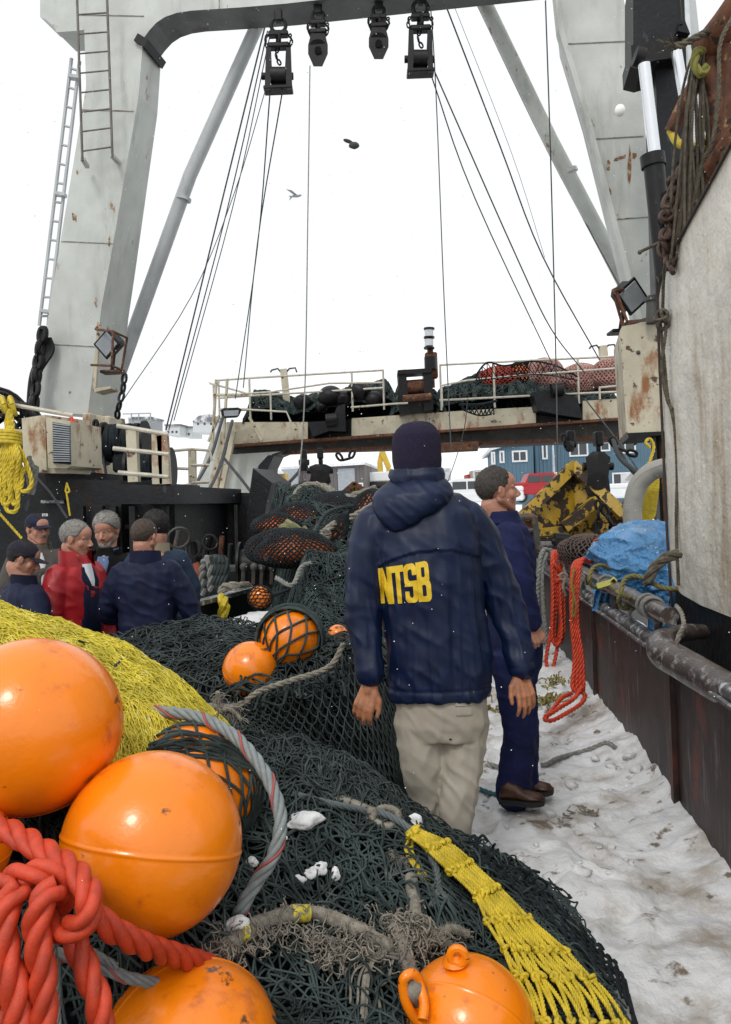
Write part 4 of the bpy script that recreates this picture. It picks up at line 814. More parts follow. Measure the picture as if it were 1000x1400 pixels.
# black machinery behind rails
for i, (x, y, w, h, D, lab) in enumerate([(172, 596, 16, 48, 11.5, 'black net drum end standing behind the railing beside the gantry leg'), (206, 632, 22, 46, 11.2, 'low black winch drum behind the middle of the railing')]):
    T = thing('net_drum', lab, 'winch', P(x, y + h, D), 'black net drums on the winch house')
    mb = MB(); c = P(x, y + h * .2, D); R_ = RP(h * .62, D); mb.cyl(c + V(-.25, 0, 0), c + V(.25, 0, 0), R_ * .8, n=28); build('drum', mb, M_netbase, T)
    for s in (-1, 1): mb = MB(); mb.cyl(c + V(s * .27, 0, 0), c + V(s * .31, 0, 0), R_, n=28); build('flange', mb, M_black, T)
    mb = MB(); g = np.random.default_rng(i); A = []
    for k in range(26): a = np.linspace(0, 6.28, 24); xx = -.22 + .44 * g.random(); A.append(np.stack([c[0] + xx + .02 * np.sin(a * 2 + k), c[1] + R_ * .84 * np.cos(a), c[2] + R_ * .84 * np.sin(a)], -1))
    mb.strands(np.array(A), .018, 5); build('wound_rope', mb, M_netblack, T)
    mb = MB(); mb.box(P(x, y + h * .8, D), (RP(w * 1.4, D), .5, RP(h * .5, D)), bev=.03); build('base', mb, M_black, T)
# louvred box
T = thing('ventilation_box', 'rusty cream ventilation box with a grey louvre on the winch house', 'vent box', P(65, 645, 9.6))
mb = MB(); mb.pprism([(30, 572), (62, 567), (64, 646), (33, 646)], 9.55, (.25, .8, 0)); build('door_panel', mb, M_cream, T, flat=True)
mb = MB(); mb.pprism([(63, 570), (96, 576), (98, 637), (92, 640), (66, 640)], 9.45, (.1, .8, 0)); mb.pprism([(64, 638), (92, 640), (92, 647), (64, 647)], 9.6, (.1, .5, 0)); build('casing', mb, M_cream, T, flat=True)
mb = MB(); mb.pprism([(72, 577), (95.5, 581), (97, 635), (73, 633)], 9.43, (.0, .04, 0)); build('louvre_frame', mb, M_blackmetal, T, flat=True)
mb = MB()
for k in range(17): y = 579 + k * 3.2; mb.beam(P(73, y, 9.40), P(96, y + 3.2 * (1 - k / 17), 9.40), .04, .014)
build('louvre', mb, M_doorg, T, flat=True)
# yellow coil at far left
T = thing('yellow_rope_coil', 'thick yellow rope hung in long loops from the rail at the far left edge', 'rope coil', P(18, 640, 9.0))
g = np.random.default_rng(8)
for i in range(9):
    x0 = 2 + i * 3.4; lo = [664, 690, 676, 700, 655, 690, 670, 648, 672][i]; w = [8, 10, 6, 14, 8, 7, 9, 12, 16][i]
    mb = MB(); mb.rope([P(10 + i, 600, 9.0), P(x0 - 3, 625, 9.0 - .02 * i), P(x0 - w * .4, lo - 15, 8.97), P(x0 + w * .2, lo, 8.95), P(x0 + w * .9, lo - 12, 8.95), P(x0 + 4, 625, 8.95), P(12 + i, 600, 8.97), P(9 + i, 578, 9.0), P(14, 560, 9.0)], .026, lay=.2); build('loop', mb, M_yrope, T)
mb = MB()
for k in range(4): mb.torus(P(12, 592 + k * 4.5, 9.0), (.05, .1, 1), .12, .026, 20, 6, sx=1.0)
build('wrapping', mb, M_yrope, T)
for x in (5, 16):
    mb = MB(); mb.torus(P(x, 553, 10.0), (1, .2, .1), .09, .028, 16, 6); mb.torus(P(x + 2, 556, 9.95), (1, .4, .3), .10, .028, 16, 6); build('knot', mb, M_yrope, T)
mb = MB(); mb.rope([P(-4, 698, 9.2), P(14, 718, 9.2), P(30, 736, 9.2)], .016); tag(build('yellow_line', mb, M_yrope), 'thin yellow line slanting down behind the man in the dark cap at the left edge', 'rope')
mb = MB()
for k in range(12): mb.torus(P(10 + g.normal() * 10, 590 + g.normal() * 12, 10.6), (g.normal() * .3, 1, g.normal() * .3), .25 + .2 * g.random(), .03, 24, 6)
tag(build('black_hose_coil', mb, M_blackmetal), 'coils of black hose behind the yellow rope', 'hose')
mb = MB()
for k in range(5): mb.tube(spline([P(60 + k * 2, 462, 12.3), P(58 + k * 3 + g.normal() * 3, 480, 12.3), P(46 + k * 2 + g.normal() * 2, 510, 12.2), P(40 + k * 2.5, 545, 12.2), P(40 + k * 3, 570, 12.2)]), .035, 7)
mb.chain([P(60, 448, 12.2), P(52, 500, 12.2), P(46, 560, 12.1)], .28, .045); tag(build('hose_bundle', mb, M_blackmetal), 'black hydraulic hoses and chain running down behind the left gantry leg', 'hose')
T = thing('hanging_hook_block', 'small white and black block hanging by a chain on the left leg foot', 'pulley', P(132, 640, 11.4))
mb = MB(); mb.chain([P(131, 574, 11.4), P(132, 600, 11.4)], .16, .025); build('chain', mb, M_blackmetal, T)
mb = MB(); mb.pprism([(126, 596), (138, 597), (140, 618), (126, 617)], 11.35, (0, .12, 0)); build('block', mb, M_blackmetal, T, flat=True)
mb = MB(); mb.tube(spline([P(126, 615, 11.3), P(125, 635, 11.3), P(133, 655, 11.3)]), .022, 6); mb.tube(spline([P(139, 615, 11.3), P(143, 635, 11.3), P(146, 655, 11.3)]), .022, 6); build('sling', mb, M_wire, T)
mb = MB(); mb.chain([P(171, 511, 11.3), P(168, 535, 11.3), P(163, 555, 11.3), P(160, 572, 11.4)], .16, .02); tag(build('chain', mb, M_blackmetal), 'steel chain hanging from the floodlight cage down the left gantry leg', 'chain')
mb = MB()
for k in range(4): mb.rope([P(95 + k, 572, 10), P(100 + k * 1.5, 585, 9.95), P(99, 600, 9.95)], .03)
tag(build('red_line', mb, M_redrope), 'small hank of red rope behind the louvred box', 'rope')
mb = MB(); mb.rope([P(38, 625, 9.3), P(45, 650, 9.3), P(42, 675, 9.3), P(48, 640, 9.25), P(40, 645, 9.25), P(44, 665, 9.3)], .05); tag(build('grey_rag_rope', mb, M_grope), 'ragged grey rope end hanging beside the yellow coil', 'rope')
mb = MB(); mb.tube(spline([P(48, 650, 9.5), P(70, 675, 9.4), P(92, 708, 9.4)]), .015, 6); tag(build('black_cable', mb, M_wire), 'thin black cable slanting down the winch house wall over the red jacket', 'cable')
mb = MB(); mb.rope([P(92, 660, 9.4), P(90, 672, 9.4), P(95, 672, 9.4), P(92, 662, 9.4)], .012); mb.rope([P(91, 673, 9.4), P(96, 705, 9.4)], .012); tag(build('yellow_rope', mb, M_yrope), 'thin yellow cord with a loop hanging above the man in the red jacket', 'rope')
T = thing('guy_sling', 'dark wire slings crossing on the stern gantry left leg', 'wire', P(345, 670, 17))
for a in ([(307, 627, 17.5), (330, 655, 17.2), (343, 672, 17)], [(364, 676, 16.5), (390, 664, 16.5), (411, 643, 17)], [(318, 575, 17.6), (300, 640, 16.5), (275, 690, 15)], [(305, 570, 17.6), (288, 625, 16.8), (262, 672, 15)]): mb = MB(); mb.tube(spline([P(*q) for q in a]), .035, 6); build('sling', mb, M_wire, T)

# ------------------------------------------------------------------ hanging tackle under the stern gantry
def tackle(lab, x, y0, y1, D, w, chainlen=.3, gr='tackle hanging under the stern gantry'):
    T = thing('hanging_tackle', lab, 'hoist block', P(x, y0, D), gr); s = RP(1, D); g = np.random.default_rng(int(x)); h = y1 - y0
    mb = MB(); mb.box(P(x, y0 + 2, D), (.12, .2, .22), bev=.02); build('lug', mb, M_blackmetal, T)
    mb = MB(); mb.chain([P(x, y0 + 2, D), P(x + 1, y0 + h * chainlen, D)], max(.16, h * chainlen * s * .7), .035); build('chain', mb, M_blackmetal, T)
    mb = MB(); a = y0 + h * chainlen
    mb.loft([[P(x + px * w, a + t * (y1 - a), D + d) for px, d in ((-q, -.1), (0, -.16), (q, -.1), (q, .1), (-q, .1))] for t, q in ((0, .22), (.12, .5), (.5, .42), (.8, .5), (1, .3))]); build('cheek', mb, M_blackmetal, T)
    mb = MB(); mb.cyl(P(x - w * .6, a + (y1 - a) * .3, D), P(x + w * .6, a + (y1 - a) * .3, D), .06, n=10); mb.cyl(P(x, a + (y1 - a) * .6, D - .2), P(x, a + (y1 - a) * .6, D + .2), w * .35 * s, n=16); build('sheave', mb, M_blackmetal, T); return T
tackle('big black hoist block hanging in front of the yellow trawl door', 818, 598, 685, 12, 34, .22)
tackle('black block cluster hanging above the left end of the net pile', 438, 618, 665, 16, 30, .35)
tackle('small black chain block left of the block cluster', 416, 620, 644, 16.5, 12, .3)
tackle('small black shackle block below the beam left of the big hoist block', 780, 596, 618, 13, 12, .3)
for i, (pts, lab, L) in enumerate([([(461, 620, 17), (468, 628, 17), (478, 626, 17), (484, 616, 17)], 'short swag of chain under the beam left of the dark knit cap', .22), ([(770, 594, 13), (772, 608, 13), (778, 613, 13), (784, 612, 13)], 'short chain loop beside the small shackle block', .15), ([(835, 597, 11.5), (843, 610, 11.5), (860, 618, 11.5), (872, 622, 11.5)], 'chain slanting right from the beam towards the rusty box', .18), ([(862, 596, 11.3), (868, 606, 11.3), (874, 600, 11.3)], 'tiny chain link group under the rusty box', .12)]):
    mb = MB(); mb.chain([P(*q) for q in pts], L, L * .13); tag(build('chain', mb, M_blackmetal), lab, 'chain', 'chains under the stern gantry')
for i, (pts, r, lab) in enumerate([([(845, 612, 11.5), (870, 650, 11.3), (905, 668, 11), (912, 690, 10.5)], .025, 'upper black sling running down right behind the ribbed hose'), ([(838, 600, 11.5), (850, 628, 11.4), (885, 655, 11.2), (903, 665, 11)], .035, 'thick black sling beside the upper one')]):
    mb = MB(); mb.tube(spline([P(*q) for q in pts]), r, 7); tag(build('wire_sling', mb, M_wire), lab, 'wire')
# ------------------------------------------------------------------ yellow trawl doors
def trawl_door(px, D, lab, t=.12):
    T = thing('trawl_door', lab, 'trawl door', P(px[0][0], px[0][1], D), 'yellow peeling trawl doors')
    return T
T = trawl_door([(790, 735)], 11.5, 'large yellow trawl door with peeling black patches standing beyond the rail')
mb = MB(); mb.poly_prism([P(685, 738, 11.2), P(783, 640, 12.3), P(790, 736, 12.0)], [P(685, 738, 11.2) + V(.1, .12, 0), P(783, 640, 12.3) + V(.1, .12, 0), P(790, 736, 12.0) + V(.1, .12, 0)])
mb.poly_prism([P(783, 640, 12.3), P(862, 714, 11.6), P(862, 736, 11.6), P(790, 736, 12.0)], [q + V(.08, .14, 0) for q in (P(783, 640, 12.3), P(862, 714, 11.6), P(862, 736, 11.6), P(790, 736, 12.0))]); build('plate', mb, M_gold, T, flat=True)
mb = MB(); mb.beam(P(686, 736, 11.1), P(784, 637, 12.2), .16, .14, up=(0, 1, 0)); mb.beam(P(783, 637, 12.2), P(864, 714, 11.5), .16, .14, up=(0, 1, 0)); build('edge_bar', mb, M_gold, T, flat=True)
mb = MB(); mb.beam(P(770, 722, 11.7), P(815, 684, 11.75), .14, .22, up=(0, 1, 0)); mb.beam(P(715, 731, 11.2), P(780, 722, 11.8), .10, .12, up=(0, 1, 0)); build('stiffener', mb, M_gold, T, flat=True)
mb = MB(); mb.pprism([(700, 736), (868, 734), (868, 750), (700, 752)], 11.1, (0, .5, 0)); build('foot', mb, M_black, T, flat=True)
mb = MB(); mb.chain([P(818, 684, 11.4), P(819, 735, 11.4)], .17, .022); mb.chain([P(824, 690, 11.4), P(834, 712, 11.4), P(842, 728, 11.5)], .2, .028); tag(build('chain', mb, M_blackmetal), 'two falls of chain hanging from the big hoist block over the yellow door', 'chain')
T = trawl_door([(486, 675)], 14, 'small yellow peeling door corner poking up behind the net pile')
mb = MB(); mb.pprism([(466, 676), (484, 661), (502, 672), (502, 690), (466, 690)], 13.5, (0, .12, 0)); build('plate', mb, M_gold, T, flat=True)
mb = MB(); mb.beam(P(465, 677, 13.4), P(485, 660, 13.4), .07, .08, up=(0, 1, 0)); mb.beam(P(484, 660, 13.4), P(503, 673, 13.4), .07, .08, up=(0, 1, 0)); build('edge_bar', mb, M_rust, T, flat=True)
# stern machinery between
T = thing('stern_platform', 'low black stern platform and grating behind the man in the coverall', 'platform', P(760, 760, 10.9))
mb = MB(); mb.pprism([(560, 708), (700, 702), (702, 800), (560, 800)], 12.6, (0, .4, 0)); build('bulkhead', mb, M_black, T, flat=True)
mb = MB(); mb.pprism([(716, 738), (920, 735), (920, 800), (716, 800)], 11.0, (0, .4, 0)); build('front_plate', mb, M_black, T, flat=True)
T = thing('bitt_frame', 'weathered grey steel bitt frame standing at the inner end of the rail', 'frame', P(722, 750, 9.9))
mb = MB(); D = 10
mb.tube(spline([P(712, 748, D), P(711, 712, D), P(716, 707, D), P(727, 707, D), P(731, 714, D), P(735, 747, D)]), .045, 8); mb.tube([P(712, 727, D), P(732, 724, D)], .03, 8); build('frame', mb, M_under, T)
mb = MB(); mb.pprism([(718, 712), (726, 712), (731, 745), (716, 746)], D + .05, (0, .05, 0)); build('web', mb, M_rust, T, flat=True)
T = thing('roller_fairlead', 'small black fairlead with a hanging chain just past the first red rope', 'fairlead', P(770, 742, 9.6))
mb = MB(); mb.cyl(P(758, 736, 9.6), P(778, 738, 9.6), .07, n=12); mb.box(P(768, 741, 9.6), (.22, .14, .08), bev=.02); mb.cyl(P(780, 740, 9.6), P(780, 760, 9.6), .03, n=8); build('body', mb, M_blackmetal, T)
mb = MB(); mb.chain([P(779, 742, 9.5), P(780, 760, 9.5)], .09, .014); build('chain', mb, M_blackmetal, T)

# ------------------------------------------------------------------ bulwark, cap, rails on the right
T = thing('bulwark', 'dark maroon steel bulwark with a frosted cap, right side of the deck', 'bulwark', (xb(6), 6, 0))
def wallquad(y0, y1, z0, z1, off0=0.0, th=.03):
    return [V(xb(y0) + off0, y0, z0), V(xb(y1) + off0, y1, z0), V(xb(y1) + off0, y1, z1), V(xb(y0) + off0, y0, z1)], [V(xb(y0) + off0 + th, y0, z0), V(xb(y1) + off0 + th, y1, z0), V(xb(y1) + off0 + th, y1, z1), V(xb(y0) + off0 + th, y0, z1)]
edges = [1.0, 2.6, 4.05, 6.2, 8.4, 10.8]
for i, (a, b_) in enumerate(zip(edges[:-1], edges[1:])): mb = MB(); mb.poly_prism(*wallquad(a + .004, b_ - .004, -.2, .785)); build('plate', mb, M_bulwark, T, flat=True)
for y in edges[1:-1]: mb = MB(); mb.box((xb(y) - .012, y, .35), (.03, .05, .86), rz=-math.atan(.098)); build('seam_bar', mb, M_bulwark, T, flat=True)
mb = MB(); yy = np.linspace(1.0, 10.8, 60); mb.tube([(xb(y) + .04, y, .80) for y in yy], .045, 10); build('cap', mb, M_frost, T)
mb = MB(); mb.tube([(xb(y) - .008, y, .775) for y in yy], .014, 6); build('cap_bead', mb, M_frost, T)
T = thing('pipe_rail', 'wet brown pipe rail above the bulwark, running to the stern', 'railing', (xb(6), 6, .85))
mb = MB(); mb.tube([(xb(y) + .02, y, 1.0) for y in np.linspace(4.15, 10.2, 30)], .048, 14); mb.tube([P(722, 749, 10.2), P(735, 745, 10.1), P(752, 745, 10.3)], .05, 10); build('rail', mb, M_pipe, T)
for y in (4.45, 5.6, 6.9, 8.2, 9.5): mb = MB(); mb.cyl((xb(y) + .05, y, .82), (xb(y) + .03, y, .97), .025, n=10); build('post', mb, M_pipe, T)
T = thing('fender_pipe', 'thick frosted brown pipe stepping inboard at the near right', 'pipe', P(960, 880, 3.4))
mb = MB(); pth = spline([P(960, 836, 4.45), P(940, 836, 4.38), P(918, 840, 4.25), P(904, 848, 4.08), P(908, 861, 3.94), P(930, 873, 3.80), P(965, 892, 3.60), P(1010, 916, 3.35), P(1060, 944, 3.10), P(1200, 1022, 2.55)]); mb.tube(pth, np.interp(np.arange(len(pth)), [0, 14, 30, 40], [.044, .052, .078, .078]), 24); build('pipe', mb, M_pipe, T)
T.location.z = .88
# hull of the neighbouring house / white wall
W0 = 1.4455; xw = lambda y: W0 + .0909 * (y - 0) + .0
M_chain0 = mat('dark edge steel', (.03, .02, .015), .6)
T = thing('white_housing', 'big weathered white steel housing beyond the rail on the right edge', 'deckhouse', (1.95, 4.5, .95))
# profile polygon in wall plane (y,z) : face looks inboard
prof = [(5.05, 1.12), (5.08, 1.5), (5.10, 2.86), (5.02, 2.95), (4.9, 3.0), (4.4, 3.12), (3.4, 3.33), (1.6, 3.5), (1.6, .80), (3.4, .93), (4.0, 1.00), (4.5, 1.00), (4.85, 1.02), (4.98, 1.05)]
fr = [V(xw(y), y, z) for y, z in prof]; mb = MB(); mb.poly_prism(fr, [q + V(1.2, .12, 0) for q in fr]); build('face', mb, M_white_wall, T, flat=True)
mb = MB(); pr = [V(xw(y) - .012, y - .004 * (1 if y > 5 else 0), z) for y, z in prof[:7]]; mb.tube(spline([V(xw(5.05), 5.06, .80)] + pr), .009, 8); build('edge_bead', mb, M_chain0, T)
mb = MB(); lo = [(5.05, .60), (5.05, 1.11), (4.96, 1.035), (4.5, .985), (4.0, .985), (3.4, .915), (1.6, .785), (1.6, .40)]; fr = [V(xw(y) + .02, y, z) for y, z in lo]; mb.poly_prism(fr, [q + V(1.1, .12, 0) for q in fr]); build('black_base', mb, M_black, T, flat=True)
# rusty pipes, chain and ropes on top of it
T = thing('rusty_pipe_rack', 'rusty brown pipe frame on top of the white housing, top right', 'pipe frame', P(985, 250, 4.6))
for i, (pts, r) in enumerate([([(1030, -20, 4.3), (995, 30, 4.45), (965, 68, 4.6)], .085), ([(968, 60, 4.6), (975, 120, 4.6), (990, 200, 4.55), (1005, 250, 4.5)], .06), ([(975, 85, 4.65), (945, 125, 4.8), (918, 180, 4.9)], .045), ([(1030, 150, 4.2), (985, 215, 4.45), (955, 262, 4.7), (930, 305, 4.9)], .055), ([(1000, 60, 4.5), (985, 130, 4.6), (980, 250, 4.6)], .06), ([(917, 178, 4.9), (930, 197, 4.85), (965, 200, 4.75), (970, 186, 4.7)], .025), ([(1015, 60, 4.3), (1000, 240, 4.4)], .07)]):
    mb = MB(); mb.tube(spline([P(*q) for q in pts]), r, 12); build('pipe', mb, M_rust if i != 5 else M_yrope, T)
mb = MB(); mb.pprism([(985, 160), (1010, 120), (1010, 240), (975, 262), (968, 240)], 4.75, (.1, .06, 0)); mb.pprism([(955, 150), (975, 120), (978, 160), (962, 178)], 4.9, (.1, .05, 0)); build('gusset_plate', mb, M_rust, T, flat=True)
g = np.random.default_rng(21)
T = thing('rusty_chain_heap', 'heap of rusty heavy chain on the corner of the white housing', 'chain', P(925, 320, 4.9))
M_chain = mat('rusty chain', (.065, .035, .024), .6, var=.4, vs=20, bump=.4, bs=90)
for i, pts in enumerate([[(950, 205), (958, 225), (945, 240), (935, 228)], [(915, 245), (930, 262), (920, 285), (905, 300)], [(905, 290), (918, 305), (908, 325), (912, 345)], [(925, 255), (940, 275), (930, 310), (935, 330)], [(960, 195), (972, 215), (965, 240), (975, 262)], [(915, 315), (925, 340), (915, 358), (920, 372)], [(940, 235), (925, 245), (915, 270), (922, 300), (905, 330)], [(970, 230), (960, 260), (950, 285), (938, 305)], [(930, 330), (925, 355), (912, 368)], [(968, 262), (950, 290), (942, 318)], [(905, 300), (920, 290), (932, 270), (948, 262), (956, 240)], [(912, 350), (925, 325), (940, 300), (952, 280)], [(930, 250), (912, 280), (918, 310), (906, 335), (915, 365)], [(955, 205), (940, 215), (930, 240), (920, 255)]]):
    mb = MB(); mb.chain([P(x, y, 4.66 + .13 * g.random()) for x, y in pts], .105, .0155, 7); build('chain_fall', mb, M_chain, T)
mb = MB(); nzc = Noise(9, 5, 3); mb.ell(P(938, 312, 5.05), (.14, .2, .26), fn=lambda v: 1 + .2 * nzc(v)); mb.ell(P(955, 262, 5.0), (.12, .15, .22), fn=lambda v: 1 + .2 * nzc(v)); build('packed_core', mb, M_netbase, T)
T = thing('rope_hank', 'hank of thin brown ropes hanging over the rusty pipes, top right', 'rope', P(955, 90, 4.6))
M_brope = mat('brown weathered rope', (.10, .085, .062), .9, var=.4, vs=30, bump=.6, bs=250)
for i in range(20):
    x0 = 940 + 22 * g.random(); x1 = 915 + 60 * g.random(); yb = 270 + 90 * g.random(); mb = MB(); Dm = 4.62 - .10 * g.random()
    mb.rope([P(962 + g.normal() * 6, 50 + 5 * g.random(), 4.55), P(x0, 95, Dm), P((x0 + x1) / 2 + g.normal() * 5, 180, Dm), P(x1 + g.normal() * 3, yb, Dm + .05), P(x1 + 6 * g.normal(), yb + 18, Dm + .15)], .0085, lay=.05, n=5); build('rope_strand', mb, M_brope, T)
mb = MB(); mb.rope([P(974, 40, 4.5), P(955, 50, 4.45), P(930, 62, 4.45), P(920, 62, 4.45)], .022); 
for k in range(26): q = P(922, 62, 4.45); mb.tube([q, q + V(*g.normal(size=3)) * .03 + V(-.035, 0, 0)], .003, 4)
build('frayed_end', mb, M_brope, T)
mb = MB(); mb.rope([P(962, 70, 4.55), P(952, 72, 4.5), P(950, 90, 4.5), P(960, 102, 4.5), P(966, 90, 4.5)], .026); build('yellow_bight', mb, mat('moss yellow rope', (.22, .21, .05), .8), T)
mb = MB(); mb.rope([P(1004, 20, 4.3), P(985, 60, 4.3), P(983, 120, 4.3), P(975, 190, 4.35), P(960, 225, 4.45), P(945, 290, 4.6)], .012); build('rope_strand', mb, M_brope, T)
mb = MB(); mb.rope([P(930, 240, 4.7), P(915, 330, 4.8), P(908, 375, 4.85), P(906, 430, 4.9), P(903, 440, 4.9), P(909, 500, 4.92), P(913, 540, 4.9), P(922, 580, 4.86), P(926, 640, 4.85), P(925, 720, 4.85), P(928, 800, 4.8)], .011, lay=.06, n=5); mb.rope([P(907, 436, 4.88), P(911, 450, 4.88), P(905, 500, 4.9), P(912, 545, 4.9), P(920, 560, 4.87)], .011, lay=.06, n=5)
for k in range(5): mb.torus(P(905 + g.normal() * 2, 438 + g.normal() * 6, 4.87), V(*g.normal(size=3)), .035, .011, 14, 5)
tag(build('hanging_rope', mb, M_brope), 'long brown rope hanging down the edge of the white housing with a knot', 'rope')
mb = MB(); mb.tube([P(874, 345, 4.9), P(901, 332, 4.9)], .010, 6); mb.ell(P(875, 345, 4.9), .014, nu=8, nv=6); tag(build('rope_stub', mb, M_brope), 'short stub of stiff rope sticking out left of the rusty chain', 'rope')
# rusty box column
T = thing('rusty_box', 'tall rusty cream steel box beside the white housing, under the right gantry leg', 'steel box', P(880, 595, 9))
def rbox(pts, D, t, bev=None): mb = MB(); mb.pprism(pts, D, t); return mb
build('shell', rbox([(848, 452), (851, 446), (900, 438), (915, 436), (918, 592), (862, 596), (857, 590)], 8.8, (.3, 1.2, 0)), M_cream, T, flat=True)
build('bottom_edge', rbox([(858, 592), (918, 589), (918, 594), (860, 598)], 8.75, (.3, 1.2, 0)), M_blackmetal, T, flat=True)
mb = MB(); mb.ell(P(873, 482, 8.8), .025, nu=8, nv=6); mb.cyl(P(893, 442, 8.7), P(894, 405, 8.7), .075, n=12); mb.cyl(P(893, 412, 8.7), P(893, 409, 8.7), .09, n=12); build('vent_pipe', mb, M_under, T)
T = thing('support_column', 'dark weathered timber and pipe column below the rusty box', 'column', P(905, 720, 8.2))
for k in range(5): mb = MB(); x = 893 + 6 * k; mb.cyl(P(x, 594, 9 + .1 * (k % 2)), P(x + 8, 735, 9 + .1 * (k % 2)), .03, n=8); build('pipe', mb, [M_under, M_blackmetal, M_rust][k % 3], T)
mb = MB(); mb.pprism([(890, 596), (918, 594), (924, 735), (896, 735)], 9.3, (.1, .2, 0)); build('back_plate', mb, M_black, T, flat=True)
mb = MB(); A = spline([P(866, 722, 7.4), P(865, 695, 7.4), P(872, 665, 7.4), P(888, 647, 7.35), P(905, 640, 7.3), P(925, 638, 7.2)], 16); mb.tube(A, .075, 16)
for k in range(0, len(A) - 1, 1): mb.torus(A[k], nrm(A[min(k + 1, len(A) - 1)] - A[max(k - 1, 0)]), .077, .010, 16, 5)
tag(build('ribbed_hose', mb, M_hose), 'fat pale ribbed hose arching beside the white housing', 'hose')
T = thing('yellow_line_hank', 'hank of thin yellow line hanging beside the ribbed hose', 'rope', P(888, 650, 7.6))
for i in range(10):
    x = 880 + i * 1.3; mb = MB(); mb.rope([P(887, 632 + i, 7.6), P(x + 4, 650, 7.6), P(x - 2, 680, 7.6), P(x - 4 + i * .6, 710 + 4 * math.sin(i * 2), 7.6), P(x + 5, 690, 7.6), P(x + 8, 655, 7.6), P(890, 632, 7.6)], .014, lay=.08, n=5); build('loop', mb, M_yrope, T)
mb = MB(); mb.rope([P(889, 612, 7.6), P(883, 605, 7.6), P(889, 600, 7.6), P(894, 612, 7.6), P(888, 634, 7.6)], .016); build('hanging_eye', mb, M_yrope, T)
# gull grey dish / boat bow in the gap
T = thing('white_skiff', 'white skiff bow behind the rusty box, above the blue tarpaulin', 'boat', P(880, 665, 14))
mb = MB(); mb.poly_prism([P(x, y, 14) for x, y in ((854, 657), (862, 647), (888, 635), (915, 628), (915, 668), (892, 672), (870, 658))], [P(x, y, 16) for x, y in ((862, 655), (868, 647), (892, 635), (918, 628), (918, 664), (896, 668), (876, 656))]); build('hull', mb, M_trim, T)
mb = MB()
for k in range(3): mb.pprism([(877 + 6 * k, 661), (880 + 6 * k, 660), (888 + 6 * k, 676), (885 + 6 * k, 678)], 13.9, (0, .1, 0))
build('vent_slot', mb, M_under, T, flat=True)
T = thing('black_drum', 'round black drum low under the white skiff', 'drum', P(860, 700, 13)); mb = MB(); mb.cyl(P(868, 697, 13), P(868, 697, 13.6), .22, n=20); build('shell', mb, M_blackmetal, T); mb = MB(); mb.torus(P(868, 697, 13), (0, 1, 0), .21, .03, 20, 6); build('rim', mb, M_under, T)
# crane post and ram
T = thing('crane_mast', 'tall black crane post with a silver hydraulic ram, upper right', 'crane', P(900, 440, 8.4))
build('post', rbox([(866, -60), (934, -60), (940, 120), (942, 400), (905, 400), (896, 70), (866, 60)], 8.8, (.2, .9, 0)), M_black, T, flat=True)
build('clamp', rbox([(863, 62), (932, 50), (935, 72), (930, 78), (898, 82), (880, 88), (864, 84)], 8.6, (.1, .6, 0)), M_blackmetal, T, flat=True)
mb = MB(); mb.cyl(P(868, 77, 8.45), P(880, 80, 8.45), .10, n=12); build('pin', mb, M_blackmetal, T); mb = MB(); mb.pprism([(930, 28), (937, 28), (944, 46), (927, 42)], 8.5, (0, .1, 0)); mb.tube([P(926, -30, 8.5), P(931, 34, 8.5)], .02, 6); build('hook_line', mb, M_blackmetal, T)
mb = MB(); mb.cyl(P(881, 88, 8.4), P(896, 214, 8.4), .062, n=18); mb.cyl(P(925, 70, 8.5), P(935, 130, 8.5), .055, n=16); build('ram_rod', mb, mat('chrome rod', (.75, .77, .8), .2, metal=.7, var=.02), T)
mb = MB(); mb.cyl(P(893, 214, 8.4), P(912, 400, 8.4), .105, n=18); mb.cyl(P(892, 212, 8.4), P(894, 228, 8.4), .125, n=18); build('ram_cylinder', mb, M_blackmetal, T)
T = thing('far_crane_boom', 'pale grey crane section behind the black crane post', 'crane', P(945, 200, 11)); build('plate', rbox([(925, -60), (945, -60), (958, 60), (968, 260), (940, 260)], 10.5, (.2, .5, 0)), M_paint_s, T, flat=True); mb = MB(); mb.tube([P(935, -50, 10.3), P(950, 200, 10.3)], .04, 8); build('pipe', mb, M_trim, T)
# ------------------------------------------------------------------ blue tarp
nzt = Noise(31, 2.6, 3); nzt2 = Noise(32, 7, 2)
def tarp_fn(v):
    a = np.abs(nzt(v * V(1, 1, .7))); b_ = np.abs(nzt2(v * V(1, .6, 1.4))); c_ = np.abs(nzt2(v * V(1.9, 1.2, 2.2) + 3)); return 1 + .12 * nzt(v * .6 + 5) + .20 * np.clip(.5 - a, 0, 1) + .17 * np.clip(.4 - b_, 0, 1) + .09 * np.clip(.4 - c_, 0, 1)
c = P(893, 772, 6.1); mb = MB(); mb.ell(c + V(.05, 0, -.04), (.46, .60, .35), nu=150, nv=110, fn=tarp_fn); mb.allsmooth = True
T = build('tarpaulin', mb, M_blue); tag(T, 'crumpled blue tarpaulin heaped over gear beyond the rail', 'tarp')
mb = MB()
for x0, x1, y0, y1, D in ((800, 825, 792, 836, 6.0), (868, 905, 815, 870, 4.9), (775, 790, 770, 800, 7.6)):
    U, W = np.meshgrid(np.linspace(0, 1, 16), np.linspace(0, 1, 20), indexing='ij'); A = np.zeros(U.shape + (3,))
    for i in range(16):
        for j in range(20): q = P(x0 + (x1 - x0) * U[i, j] + 8 * W[i, j] * (.5 if x0 > 850 else 0), y0 + (y1 - y0) * W[i, j], D); A[i, j] = q + V(.06, .03 * math.sin(i * 1.3 + j * .4), 0)
    mb.grid(A)
mb.allsmooth = True; build('hanging_flap', mb, M_blue, T)
